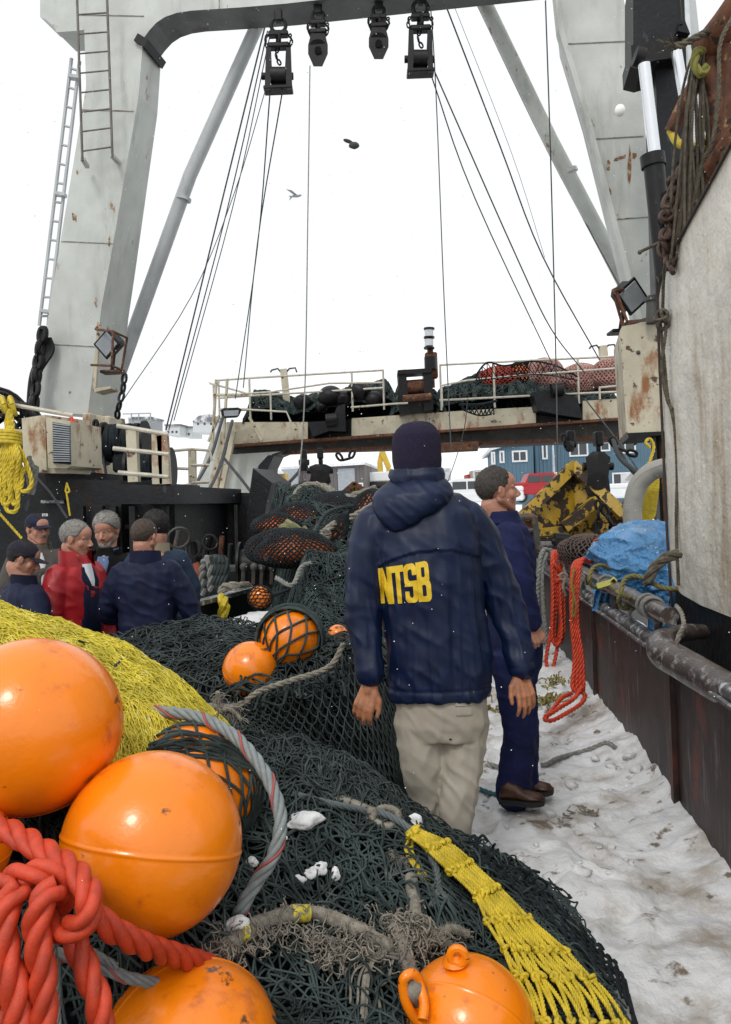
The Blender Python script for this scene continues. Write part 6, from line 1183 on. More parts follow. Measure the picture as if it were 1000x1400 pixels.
# grey twine fringe where yellow meets green
# ------------------------------------------------------------------ ropes of the foreground
H1u = H1
Rr = .0285
def q1(x, y, D=1.72): return P(x, y, D)
T = thing('thick_red_rope', 'thick bright red three strand rope knotted in the bottom left corner', 'rope', P(90, 1300, 1.7))
for pts, nm in [([(-30, 1120, 1.85), (20, 1140, 1.80), (62, 1165, 1.74), (100, 1190, 1.68), (122, 1222, 1.62), (118, 1256, 1.60), (92, 1272, 1.62), (66, 1262, 1.66), (52, 1250, 1.72)], 'rope_run'), ([(-30, 1228, 1.70), (5, 1206, 1.67), (45, 1194, 1.65), (78, 1198, 1.66), (90, 1220, 1.68), (80, 1240, 1.72)], 'rope_run'), ([(118, 1240, 1.72), (150, 1268, 1.74), (195, 1292, 1.80), (245, 1308, 1.92), (290, 1322, 2.05), (335, 1345, 2.16)], 'rope_run'), ([(30, 1212, 1.63), (8, 1245, 1.60), (8, 1300, 1.58), (22, 1360, 1.56), (24, 1440, 1.54)], 'rope_run'), ([(78, 1214, 1.63), (58, 1232, 1.60), (50, 1275, 1.59), (58, 1330, 1.58), (60, 1440, 1.56)], 'rope_run'), ([(92, 1262, 1.72), (105, 1290, 1.70), (120, 1330, 1.68), (136, 1375, 1.66), (140, 1440, 1.64)], 'rope_run'), ([(-20, 1190, 1.75), (-5, 1250, 1.7), (-8, 1330, 1.66), (-5, 1440, 1.62)], 'rope_run')]:
    mb = MB(); mb.rope([P(*q) for q in pts], Rr, lay=.19, n=14, res=.008); mb.allsmooth = True; build(nm, mb, M_redrope, T)
mb = MB(); mb.mi = 0
mb.rope([P(150, 972, 2.75), P(200, 972, 2.72), P(262, 978, 2.66), P(312, 1000, 2.52), P(350, 1038, 2.42), P(376, 1085, 2.34), P(384, 1125, 2.28), P(374, 1170, 2.24), P(352, 1205, 2.22), P(334, 1235, 2.2), P(322, 1262, 2.22)], .022, lay=.20, strands=4, tracer=1, n=10, res=.01); mb.allsmooth = True
tag(build('tracer_rope', mb, [M_lgrey, M_trace]), 'pale grey rope with a red tracer curving round the netted buoy', 'rope')
mb = MB(); mb.rope([P(60, 1300, 1.80), P(110, 1312, 1.85), P(170, 1335, 1.88), P(215, 1345, 1.92)], .016, lay=.16, strands=4, tracer=1, n=8); mb.rope([P(70, 1250, 1.74), P(76, 1330, 1.74), P(80, 1440, 1.7)], .010, lay=.1, strands=4, n=6); mb.rope([P(118, 1298, 1.84), P(140, 1310, 1.86), P(160, 1322, 1.87)], .010); tag(build('tracer_rope', mb, [M_lgrey, M_trace]), 'scraps of pale grey rope showing beneath the thick red rope', 'rope')
# tan frayed lashings
T = thing('frayed_lashing', 'thick tan frayed rope bundle tied to the eye of the bottom centre buoy', 'rope', onH(560, 1280, H1))
def fuzz(mb, pts, r, N, L, seed, tw=.0012):
    g = np.random.default_rng(seed); C = spline(pts, 12); i = g.integers(0, len(C) - 1, N); d = nrm(g.normal(size=(N, 3))); b0 = C[i] + d * r * .85; w = g.normal(size=(N, 3)) * L * .35
    mb.strands(np.stack([b0, b0 + d * L * .4 + w * .5, b0 + d * L * .6 + w + V(0, 0, -L * .25)], 1), tw, 3)
on = lambda x, y, o=.02: onH(x, y, lambda a, b_: H1(a, b_) + .022 + o, 0)
def wrapped(pts, R, seed, par, m=M_tan, name='rope_length', turns=True):
    mb = MB(); nz = Noise(seed, 30, 2); C = spline(pts, 14); r = R * (1 + .14 * nz(C)); mb.tube(C, r, 12)
    if turns:
        L = np.r_[0, np.cumsum(np.linalg.norm(np.diff(C, axis=0), axis=1))]; t = np.linspace(0, L[-1], int(L[-1] / .004)); Q = np.stack([np.interp(t, L, C[:, k]) for k in range(3)], 1); Tn = nrm(np.gradient(Q, axis=0)); U = nrm(np.cross(Tn, [0.1, .3, 1.])); W = np.cross(Tn, U); a = 2 * math.pi * t / (R * .62) + .5 * nz(Q * .4)
        mb.tube(Q + (R * 1.0) * (U * np.cos(a)[:, None] + W * np.sin(a)[:, None]), R * .13, 5)
    fuzz(mb, pts, R, 300, .012, seed); build(name, mb, m, par)
wrapped([on(302, 1305), on(318, 1290, .03), on(345, 1268, .035), on(385, 1252, .035), on(430, 1248, .035), on(470, 1262, .03), on(505, 1278, .03), on(530, 1296, .02)], .022, 1, T)
wrapped([on(535, 1262, .03), on(550, 1285, .04), on(556, 1310, .04), on(562, 1332, .035), P(563, 1348, 2.06), P(572, 1362, 2.10)], .023, 2, T)
wrapped([on(562, 1200, .01), on(566, 1232, .02), on(572, 1262, .03), on(590, 1275, .04), on(606, 1288, .04), on(622, 1298, .05), P(624, 1309, 2.13), P(624, 1316, 2.16)], .018, 3, T)
wrapped([on(640, 1278, .03), on(620, 1270, .05), on(600, 1276, .05), on(590, 1290, .04)], .014, 5, T)
mb = MB(); gg = np.random.default_rng(12)
for k in range(46):
    c0 = on(560 + gg.normal() * 16, 1268 + gg.normal() * 14, .03 + .02 * gg.random()); mb.torus(c0, gg.normal(size=3), .016 + .014 * gg.random(), .0035, 14, 4, a1=4 + 2 * gg.random())
fuzz(mb, [on(540, 1255), on(560, 1275), on(580, 1300)], .03, 300, .02, 4)
def tangle(mb, pts, r, N, seed, tw=.0022, K=14):
    g = np.random.default_rng(seed); C = spline(pts, 10); c = C[g.integers(0, len(C), N)] + g.normal(size=(N, 3)) * r * V(1, 1, .5); d = nrm(g.normal(size=(N, 3))); out = []
    for k in range(K): out.append(c.copy()); d = nrm(d + g.normal(size=(N, 3)) * .75); c = c + d * .009
    A = np.stack(out, 1); zz = H1(A[:, :, 0], A[:, :, 1]) + .01; A[:, :, 2] = np.clip(A[:, :, 2], zz, zz + .085); mb.strands(A, tw, 4)
tangle(mb, [on(540, 1262), on(560, 1285), on(600, 1285)], .018, 130, 1); tangle(mb, [on(430, 1290), on(470, 1300), on(520, 1300)], .026, 200, 2); tangle(mb, [on(295, 1310), on(330, 1285), on(390, 1262)], .016, 170, 3); build('knot', mb, M_tan, T)
mb = MB()
for k in range(9): x = 495 + gg.normal() * 6; mb.tube(spline([on(545, 1295 + 2 * k, .03), on(520, 1300 + k, .03), on(x + 5, 1330, .02), on(x, 1372 + 3 * k, .01)]), .0035, 5)
mb.tube(spline([on(538, 1310), on(530, 1340), on(516, 1352), on(520, 1378)]), .004, 5); build('frayed_tail', mb, M_tan, T)
M_yp = mat('chipped yellow paint', (.62, .52, .03), .5, col2=(.27, .24, .19), mscale=40, mthr=.5, mwid=.05)
for k, (x, y, w) in enumerate(((410, 1249, 12), (333, 1276, 4))):
    mb = MB(); a, b_ = on(x - w, y, .035), on(x + w, y, .035); mb.tube(spline([a, (a + b_) / 2 + V(0, 0, .0), b_]), .0243, 12); build('yellow_patch', mb, M_yp, T)
_ = (lambda *a, **k: None)(mat('unused', (.6, .5, .03)))
T2 = thing('frayed_lashing', 'knotted grey rope ends where the steel grey rope meets the yellow net', 'rope', on(525, 1115))
wrapped([on(440, 1085, .0), on(470, 1095, .01), on(505, 1108, .02), on(530, 1118, .02)], .015, 8, T2, M_tan)
wrapped([on(508, 1122, .02), on(520, 1106, .035), on(540, 1108, .035), on(545, 1122, .03), on(530, 1130, .03), on(514, 1124, .03)], .012, 9, T2, M_tan)
wrapped([on(536, 1165, .02), on(545, 1175, .02), on(556, 1178, .02)], .012, 19, T2, M_tan, turns=False)
mb = MB(); mb.rope([on(515, 1108, .04), on(545, 1122, .05), on(568, 1142, .05), on(588, 1168, .045), on(598, 1195, .035), on(597, 1222, .02), on(590, 1240, .0)], .014, lay=.11, strands=4, n=8); mb.rope([on(400, 1085, .02), on(450, 1098, .03), on(500, 1108, .03)], .013, lay=.11, strands=4, n=8); tag(build('steel_grey_rope', mb, mat('slate grey rope', (.10, .12, .125), .6, bump=.4, bs=250)), 'slate grey rope curving over the start of the yellow braided net', 'rope')
for k, (pts, R) in enumerate([([(298, 945), (300, 962), (302, 975)], .009), ([(300, 972), (318, 968), (328, 964)], .010), ([(330, 985), (322, 975), (310, 968)], .008)]):
    mb = MB(); mb.rope([P(x, y, 2.95 - .01 * k) for x, y in pts], R); fuzz(mb, [P(x, y, 2.95) for x, y in pts], R, 60, .03, 40 + k); tag(build('frayed_end', mb, M_tan), ['frayed white rope end standing upright above the netted buoy', 'frayed rope end pointing right above the netted buoy', 'short frayed end lying low above the netted buoy'][k], 'rope', 'frayed rope ends on the ridge')
# yellow braided net on the right
T = thing('yellow_braided_net', 'strip of bright yellow braided netting running down the right of the foreground net', 'fishing net', on(720, 1290))
L0 = [(560, 1142), (590, 1170), (640, 1215), (668, 1260), (690, 1310), (720, 1370), (752, 1500)]; L1 = [(572, 1132), (625, 1158), (670, 1200), (730, 1255), (795, 1315), (850, 1370), (905, 1500)]
S0, S1 = spline(np.array(L0, float)), spline(np.array(L1, float)); n_s = 9
def yb(u, v, off): a = np.array([np.interp(v, np.linspace(0, 1, len(S0)), S0[:, k]) for k in (0, 1)]); b_ = np.array([np.interp(v, np.linspace(0, 1, len(S1)), S1[:, k]) for k in (0, 1)]); q = a * (1 - u) + b_ * u; return on(q[0], q[1], off)
rows = 8; g = np.random.default_rng(3); mb = MB(); kb = MB()
U = [[(i + .5 * (j % 2) + .12 * g.normal()) / (n_s) for i in range(n_s)] for j in range(rows + 1)]
for j in range(rows):
    for i in range(n_s):
        for s in ((0, 1) if j % 2 else (-1, 0)):
            i2 = i + s
            if not 0 <= i2 < n_s: continue
            w = (j + .0) / rows; pts = [yb(U[j][i] + (U[j + 1][i2] - U[j][i]) * t, (j + t) / rows, .068 + .010 * math.sin(math.pi * t) + .006 * g.random()) for t in (0, .33, .66, 1)]
            mb.rope(pts, .0068, lay=.035, n=5, res=.006)
        p = yb(U[j][i], j / rows, .075)
        for k in range(2): mb.torus(p + g.normal(size=3) * .003, g.normal(size=3), .009, .0062, 10, 5)
build('braided_mesh', mb, M_yrope, T)
mb = MB()
for k in range(3): mb.rope([on(560 + k * 3, 1145, .03), on(556 + 4 * k, 1165, .03), on(570 + 4 * k, 1190, .02), on(578 + 5 * k, 1205, .0)], .0065, lay=.035, n=5)
build('hanging_loop', mb, M_yrope, T)
# loose black net tail on the right edge of the pile, over the snow
def Hs(x, y): return np.maximum(H1(x, y), snow_h(x, y) * 0 + .02)
T = thing('net_tail', 'edge of black knotted net trailing off the pile over the snow at lower right', 'fishing net', on(780, 1290))
mb = MB(); A = []
def tail(u, v): # u across from the yellow net to the snow, v along
    a = spline(np.array([(640, 1170), (710, 1225), (790, 1300), (855, 1370), (880, 1430)], float)); b_ = spline(np.array([(655, 1162), (720, 1195), (790, 1265), (850, 1330), (868, 1420)], float)); s = np.linspace(0, 1, len(a))
    q = np.array([np.interp(v, s, a[:, k]) * (1 - u) + np.interp(v, s, b_[:, k]) * u for k in (0, 1)]); p = on(q[0], q[1], .012); return p
g = np.random.default_rng(66); nu, nv = 5, 22; J = g.normal(size=(nu + 2, nv + 1, 2)) * .15
for j in range(nv):
    for i in range(nu):
        for s in (0, 1):
            i2 = i + s - (0 if j % 2 else 1)
            if i2 < 0: continue
            A.append([tail(np.clip((i + .5 * (j % 2) + J[i, j, 0] + (i2 + .5 * ((j + 1) % 2) + J[i2, j + 1, 0] - i - .5 * (j % 2) - J[i, j, 0]) * t) / nu, 0, 1.2), (j + t) / nv) + V(0, 0, .012 * math.sin(math.pi * t)) for t in (0, .33, .66, 1)])
mb.strands(np.array(A), .0045, 5); build('mesh', mb, M_netblack, T)
for k in range(9):
    b0 = on(640 + 12 * k + g.normal() * 5, 1160 + 9 * k, 0) if k < 8 else on(650, 1175, 0); w = g.normal(size=(3, 3)) * (.016 if k < 8 else .003); mb = MB()
    mb.tube(spline([b0, b0 + V(.01, 0, .03) + w[0], b0 + V(.02, 0, .05) + w[1], b0 + V(.03, 0, .045) + w[2]]) if k < 8 else [b0, b0 + V(.006, 0, .05), b0 + V(.012, 0, .08)], .0052, 5); build('loose_end', mb, M_netblack, T)
# small things on the snow
def onS(x, y, o=.0): return onH(x, y, lambda a, b_: snow_h(a, b_), o, 2.0, 12)
for i, (pts, R, m, lab) in enumerate([([(740, 1048), (748, 1048), (762, 1040), (790, 1032), (812, 1025), (830, 1018), (842, 1025)], .016, M_grope, 'grey rope half buried in the snow at the foot of the bulwark'), ([(655, 1045), (672, 1048), (690, 1056), (700, 1068)], .016, M_grope, 'grey rope end in the snow between the two men'), ([(652, 1080), (665, 1085), (680, 1090)], .014, mat('teal line', (.04, .12, .15), .8), 'short teal line in the snow beside the brown shoes')]):
    mb = MB(); mb.rope([onS(x, y, .012) for x, y in pts], R); tag(build('snow_rope', mb, m), lab, 'rope')
M_weed = mat('yellow weed', (.22, .19, .05), .8, var=.5, vs=60)
for i, (x, y) in enumerate(((762, 935), (750, 962), (675, 972))):
    mb = MB(); g = np.random.default_rng(i + 90); c = onS(x, y); N = 60; d = g.normal(size=(N, 3)) * V(.07, .06, .02); mb.strands(np.stack([c + d, c + d * 1.2 + g.normal(size=(N, 3)) * .015 + V(0, 0, .02), c + d * 1.5 + g.normal(size=(N, 3)) * .02], 1), .006, 4); tag(build('weed_scrap', mb, M_weed), ['scrap of yellow weed on the snow by the hanging red ropes', 'small weed scrap on the snow beside the red rope tail', 'weed scrap on the snow between jacket and coverall'][i], 'weed')
mb = MB(); g = np.random.default_rng(5)
for k in range(60):
    x, y = 660 + 220 * g.random(), 950 + 260 * g.random(); p = onS(x, y, .005)
    if p[0] > xb(p[1]) - .05: continue
    nz = Noise(k, 3, 2); mb.ell(p, V(1, 1, .6) * (.010 + .03 * g.random() ** 2), nu=10, nv=7, fn=lambda v: 1 + .3 * nz(v))
mb.allsmooth = True; tag(build('snow_crumbs', mb, M_snow), 'small crumbs of dirty snow scattered along the walkway', 'snow', kind='stuff')
mb = MB(); p = onS(795, 1112, .0)
for k in range(22): d = g.normal(size=3) * V(.035, .03, .005); mb.tube(spline([p + d, p + d + g.normal(size=3) * V(.02, .02, .01), p + d + g.normal(size=3) * V(.03, .03, .01)], 3), .0045, 4)
tag(build('dirt_clod', mb, M_tan), 'dark muddy clod of frozen twine in the snow right of the brown shoes', 'debris')
# snowflakes drifting in the air
mb = MB(); g = np.random.default_rng(1); N = 1500
Dk = 1.2 + 9 * g.random(N); px = g.random(N) * 1100 - 50; py = g.random(N) * 1300 - 20; ctr = np.array([P(a, b_, d) for a, b_, d in zip(px, py, Dk)]); ctr = ctr[ctr[:, 2] > 1.0]
o8 = np.array([[1, 0, 0], [-1, 0, 0], [0, 1, 0], [0, -1, 0], [0, 0, 1], [0, 0, -1]], float); F = np.array([[0, 2, 4], [2, 1, 4], [1, 3, 4], [3, 0, 4], [2, 0, 5], [1, 2, 5], [3, 1, 5], [0, 3, 5]])
s = (.0009 + .0012 * g.random(len(ctr)))[:, None, None] * (ctr[:, 1] / 4 + .35)[:, None, None]; v = ctr[:, None] + o8[None] * s; mb.add(v.reshape(-1, 3), (F[None] + 6 * np.arange(len(ctr))[:, None, None]).reshape(-1, 3))
mb.ell(P(848, 151, 3.0), RP(7, 3.0) * V(1, 1, 1.15), nu=16, nv=12)
mb.allsmooth = True
tag(build('falling_snow', mb, mat('fresh snowflake', (.93, .94, .95), .7, var=.02), origin=V(0, 3, 1)), 'fine snowflakes drifting through the air over the deck', 'snowflakes', kind='stuff')
# dark speck shape, a bird modelled for a blurred speck of unknown kind
T = thing('bird', 'blurred dark speck modelled as a bird high in the middle of the white sky', 'bird', P(481, 197, 16)); M_speck = mat('dark speck', (.06, .065, .07), .9); nzf = Noise(2, 2, 2)
mb = MB(); mb.ell(P(484, 199, 16), (.10, .07, .075), nu=20, nv=12, fn=lambda v: 1 + .15 * nzf(v)); build('body', mb, M_speck, T)
mb = MB(); mb.ell(P(476, 193, 16), (.10, .05, .035), R=np.array(Matrix.Rotation(.35, 3, 'Y')), nu=16, nv=10); build('wing', mb, M_speck, T)
# gull
T = thing('gull', 'small grey gull flying in the white sky left of the long vertical line', 'bird', P(403, 268, 34))
mb = MB(); c = P(405, 268, 34); mb.ell(c, (.20, .07, .06), nu=14, nv=8); mb.ell(c + V(.17, 0, .02), (.06, .045, .045), nu=10, nv=8); mb.cap(c + V(.21, 0, .015), c + V(.26, 0, 0), .015, .006, 6); mb.loft([[c + V(-.15, -.03, 0), c + V(-.15, .03, 0), c + V(-.15, 0, .02)], [c + V(-.3, -.06, 0), c + V(-.3, .06, 0), c + V(-.3, 0, .01)]]); build('body', mb, M_hw2, T)
for s in (-1, 1): mb = MB(); mb.poly_prism([c + V(.05, s * .04, .03), c + V(-.08, s * .04, .03), c + V(-.20 * 1 - .05, s * .25, .10), c + V(-.35, s * .62, .05), c + V(-.16, s * .30, .13)], [q + V(0, 0, .012) for q in (c + V(.05, s * .04, .03), c + V(-.08, s * .04, .03), c + V(-.25, s * .25, .10), c + V(-.35, s * .62, .05), c + V(-.16, s * .30, .13))]); build('wing', mb, M_hw2, T, flat=True)
# ------------------------------------------------------------------ people
def frame_from(yaw, pitch=0.0, roll=0.0):
    """local +y = where the face looks; yaw 0 looks along +Y (away from the camera), positive turns left"""
    return np.array(Matrix.Rotation(yaw, 3, 'Z') @ Matrix.Rotation(pitch, 3, 'X') @ Matrix.Rotation(roll, 3, 'Y'))
def head_prims(mb, c, R, s=1.0, fat=1.0):
    f = lambda x, y, z: np.asarray(c, float) + R @ (V(x, y, z) * s)
    E = lambda x, y, z, r: mb.ell(f(x, y, z), np.asarray(r) * s * V(fat, 1, 1), R=R, nu=20, nv=14)
    C = lambda a, b_, r0, r1: mb.cap(f(*a), f(*b_), r0 * s, r1 * s, 10)
    E(0, -.012, .035, (.076, .096, .088)); E(0, .030, -.025, (.060, .066, .080)); E(0, .045, .045, (.058, .052, .055)); E(0, .062, -.088, (.028, .026, .024)); E(0, .052, -.070, (.042, .038, .034))
    for q in (-1, 1):
        C((q * .058, -.005, -.040), (q * .018, .066, -.092), .022, .018); C((q * .012, .082, .022), (q * .046, .066, .020), .012, .010); E(q * .040, .054, -.022, (.024, .022, .028)); E(q * .011, .100, -.030, (.010, .011, .008))
        E(q * .078, -.004, -.004, (.008, .019, .030)); C((q * .080, -.010, .018), (q * .084, -.016, -.004), .008, .006); E(q * .031, .068, .002, (.014, .012, .009))
    C((0, .086, .016), (0, .112, -.022), .0085, .0125); C((-.017, .082, -.052), (.017, .082, -.052), .0065, .0065); C((0, .088, -.051), (0, .086, -.052), .007, .007); C((-.014, .081, -.062), (.014, .081, -.062), .0080, .0080)
    return f
def hair_mesh(c, R, s, thick=.008, line=.062, seed=0, nape=-.075, recede=0.0, nu=64, nv=48, top=0.0, fat=1.0):
    """cap of hair over the skull, ending at a hairline"""
    nz = Noise(seed, 6, 2); nf = Noise(seed + 1, 30, 2); mb = MB(); th = np.linspace(0.0, math.pi * .80, nv); ph = np.linspace(0, 2 * math.pi, nu + 1)
    TT, PP = np.meshgrid(th, ph[:-1], indexing='ij'); v = np.stack([np.sin(TT) * np.cos(PP), np.sin(TT) * np.sin(PP), np.cos(TT)], -1)
    a = np.abs(np.arctan2(v[..., 0], v[..., 1]))                # 0 front, pi back
    hl = np.interp(a, [0, .35, .75, 1.15, 1.45, 1.75, 2.1, 3.2], [line, line + recede, line - .012, .018, -.012, .0, -.045, nape]) + .004 * nz(v * 3)
    p = v * V(.078, .099, .091) + V(0, -.012, .035); low = v[..., 2] < 0; p[..., 0] = np.where(low, p[..., 0] * (1 - .12 * v[..., 2] ** 2), p[..., 0])
    d = p[..., 2] - hl; k = np.clip(d / .016, 0, 1); t = (thick * (.85 + .12 * nz(v * .6)) + top * np.clip(v[..., 2], 0, 1) + .0007 * nf(v)) * (k * (2 - k)) - .008 * (1 - k)
    nn = nrm(v / V(.078, .099, .091)); p = p + nn * t[..., None]
    keep = d > -.012; A = (p * s * V(fat, 1, 1)) @ R.T + np.asarray(c, float); F = []
    for i in range(nv - 1):
        for j in range(nu):
            j2 = (j + 1) % nu
            if keep[i, j] or keep[i + 1, j] or keep[i, j2] or keep[i + 1, j2]: F.append([i * nu + j, (i + 1) * nu + j, (i + 1) * nu + j2, i * nu + j2])
    mb.add(A.reshape(-1, 3), F)
    # short hairs standing over the cap
    g = np.random.default_rng(seed); ok = np.argwhere(d > .004); q = ok[g.integers(0, len(ok), 1400)]; b0 = p[q[:, 0], q[:, 1]] + g.normal(size=(1400, 3)) * .002; dr = nrm(nn[q[:, 0], q[:, 1]] * .45 + V(0, -.7, -.5) + g.normal(size=(1400, 3)) * .35) * (thick * .8 + .002)
    S = np.stack([b0 - dr * .2, b0 + dr], 1); mb.strands((S * s * V(fat, 1, 1)) @ R.T + np.asarray(c, float), np.tile([.0011, .0004], (1400, 1)) * s, 3); mb.allsmooth = True; return mb
def eyes(par, c, R, s=1.0):
    for q in (-1, 1):
        f = lambda x, y, z: np.asarray(c, float) + R @ (V(x, y, z) * s); mb = MB(); mb.mi = 0; mb.ell(f(q * .031, .0755, .004), (.0085 * s, .0065 * s, .0042 * s), R=R, nu=12, nv=8); mb.mi = 1; mb.ell(f(q * .031, .0800, .004), (.0040 * s, .0035 * s, .0036 * s), R=R, nu=10, nv=6); build('eye', mb, [M_eye, M_iris], par)
def brows(par, c, R, s, m, w=.0035):
    for q in (-1, 1): f = lambda x, y, z: np.asarray(c, float) + R @ (V(x, y, z) * s); mb = MB(); mb.cap(f(q * .014, .0925, .024), f(q * .046, .0745, .026), w * s, w * .7 * s, 8); build('eyebrow', mb, m, par)
def hand_prims(mb, wrist, d, pn, side, curl=.5, s=1.0, spread=.12, thumb=.6):
    """palm along d, back of hand facing pn, thumb on +side of d x pn"""
    d = nrm(d); pn = nrm(np.asarray(pn, float) - (np.asarray(pn, float) @ d) * d); x = np.cross(d, pn) * side; w = np.asarray(wrist, float)
    L = [.070, .078, .074, .060]; base = [.030, .010, -.010, -.028]
    for k in range(4):
        kn = w + d * (.088 - .004 * abs(k - 1)) * s + x * base[k] * s; mb.cap(w + x * base[k] * .6 * s + d * .01, kn, .0150 * s, .0112 * s, 10)
        p = kn; a = curl * (.55 + .12 * k); dd = nrm(d + x * spread * (1.2 - k * .9) * .6)
        for j, fr in enumerate((.45, .31, .26)):
            ax = dd * math.cos(a) - pn * math.sin(a); q = p + ax * L[k] * fr * s; mb.cap(p, q, (.0098 - .0012 * j) * s, (.0090 - .0014 * j) * s, 9); p = q; a += curl * (1.0 - .1 * j)
    p = w + x * .022 * s + d * .022 * s; q = p + (x * .62 + d * .62 - pn * .3 * thumb) * .038 * s; mb.cap(p, q, .0155 * s, .0118 * s, 10); r = q + (x * .22 + d * .92 - pn * .35 * thumb) * .032 * s; mb.cap(q, r, .0108 * s, .0095 * s, 10); t = r + (d - pn * .3 * thumb) * .024 * s; mb.cap(r, t, .0095 * s, .0078 * s, 10)
    mb.cap(w - d * .05 * s, w + d * .02 * s, .0245 * s, .022 * s, 12)
def torso_loft(mb, secs, n=28):
    """secs: (centre, rx, ry, yaw, power)"""
    rings = []
    for c, rx, ry, yw in secs:
        a = np.arange(n) * 2 * math.pi / n; e = .82; x = rx * np.sign(np.cos(a)) * np.abs(np.cos(a)) ** e; y = ry * np.sign(np.sin(a)) * np.abs(np.sin(a)) ** e
        c_, s_ = math.cos(yw), math.sin(yw); rings.append(np.asarray(c, float) + np.stack([x * c_ - y * s_, x * s_ + y * c_, 0 * x], -1))
    mb.loft(rings)
def limb(mb, pts, r, k=5, n=16):
    pts = spline(pts, k) if len(pts) > 2 else np.array(pts); r = np.interp(np.linspace(0, 1, len(pts)), np.linspace(0, 1, len(r)), r); mb.cap(pts[0], pts[0] + (pts[1] - pts[0]) * .01, r[0], r[0], n); mb.tube(pts, r, n); mb.cap(pts[-1] - (pts[-1] - pts[-2]) * .01, pts[-1], r[-1], r[-1], n)
def folds(amp, seed, zs=16.0, hs=5.0, fine=.25, slant=.0, rid=1.0):
    n1, n2_, n3 = Noise(seed, 1, 2, 7), Noise(seed + 1, 1, 2, 7), Noise(seed + 2, 60, 1)
    def fn(v, nn):
        q = v.copy(); q[:, 2] += slant * v[:, 0]; a = n1(q * V(hs, hs, zs)); b_ = n2_(q * V(hs * 2.2, hs * 2.2, zs * .5)); r = 1 - np.abs(a) * 1.3; r2 = 1 - np.abs(b_) * 1.2
        return amp * (.65 * np.clip(r, -1, 1) * rid + .5 * np.clip(r2, -1, 1)) + amp * fine * .3 * n3(v)
    return fn
def local_amp(f, centres, r, lo=.35):
    C = [np.asarray(c, float) for c in centres]
    def fn(v, nn): w = np.zeros(len(v)) + lo
        # stronger folds near joints
    def g(v, nn):
        w = np.zeros(len(v))
        for c in C: w = np.maximum(w, np.exp(-((v - c) ** 2).sum(-1) / (r * r)))
        return f(v, nn) * (lo + (1 - lo) * w)
    return g
def letters(word, o, ux, uz, h, bvh, mt, par, name, gap=.16, st=.0022, wds=None, lift=.002, skew=0.0, dirn=None, persp=0.0):
    """block letters rasterised in small cells and laid on the cloth"""
    def seg(p, a, b_, w): a = np.array(a); b_ = np.array(b_); d = b_ - a; t = np.clip(((p - a) @ d) / (d @ d), 0, 1); return np.linalg.norm(p - a - t[:, None] * d, axis=1) < w
    def rect(p, x0, y0, x1, y1): return (p[:, 0] >= x0) & (p[:, 0] <= x1) & (p[:, 1] >= y0) & (p[:, 1] <= y1)
    def para(p, xa0, xa1, xb0, xb1): t = p[:, 1]; return (p[:, 0] >= xa0 + (xb0 - xa0) * t) & (p[:, 0] <= xa1 + (xb1 - xa1) * t) & (t >= 0) & (t <= 1)
    def rr(p, x0, y0, x1, y1, r): q = np.abs(p - V((x0 + x1) / 2, (y0 + y1) / 2)) - V((x1 - x0) / 2 - r, (y1 - y0) / 2 - r); return np.linalg.norm(np.maximum(q, 0), axis=1) + np.minimum(q.max(1), 0) < r
    G = {'N': (.50, lambda p: rect(p, 0, 0, .17, 1) | rect(p, .33, 0, .5, 1) | para(p, .30, .5, 0, .20)),
         'T': (.44, lambda p: rect(p, 0, .84, .44, 1) | rect(p, .135, 0, .305, 1)),
         'S': (.46, lambda p: (rr(p, 0, .42, .46, 1, .14) & ~rr(p, .165, .56, .30, .86, .05) & ~rect(p, .25, .56, .5, .70)) | (rr(p, 0, 0, .46, .57, .14) & ~rr(p, .165, .13, .30, .44, .05) & ~rect(p, -.1, .30, .20, .43))),
         'B': (.48, lambda p: (rr(p, 0, .47, .46, 1, .13) | rr(p, 0, 0, .48, .55, .13) | rect(p, 0, 0, .2, 1)) & ~rr(p, .17, .62, .30, .86, .04) & ~rr(p, .17, .14, .31, .42, .04))}
    mb = MB(); x = 0.0; k = st / h
    for ch in word:
        w, f = G[ch]; nx, ny = int(w / k) + 1, int(1 / k) + 1; ii, jj = np.meshgrid(np.arange(nx), np.arange(ny), indexing='ij'); cc = np.stack([(ii + .5) * k, (jj + .5) * k], -1).reshape(-1, 2); ins = f(cc).reshape(nx, ny)
        vid = {}; vs = []; F = []
        def vert(i, j):
            if (i, j) not in vid:
                u, t = x + i * k, j * k; p = o + ux * (u + skew * t) * h + uz * t * h * (1 + persp * u); hit = bvh.ray_cast(Vector(p - dirn * .4), Vector(dirn), 1.2)
                vid[(i, j)] = len(vs); vs.append(np.array(hit[0]) + np.array(hit[1]) * lift * (1 if np.dot(hit[1], dirn) < 0 else -1) if hit[0] is not None else p)
            return vid[(i, j)]
        for i in range(nx):
            for j in range(ny):
                if ins[i, j]: F.append([vert(i, j), vert(i + 1, j), vert(i + 1, j + 1), vert(i, j + 1)])
        mb.add(vs, F); x += w + gap * .45
    mb.allsmooth = True; return build(name, mb, mt, par)
def bvh_of(me): return BVHTree.FromPolygons([v.co[:] for v in me.vertices], [p.vertices[:] for p in me.polygons])

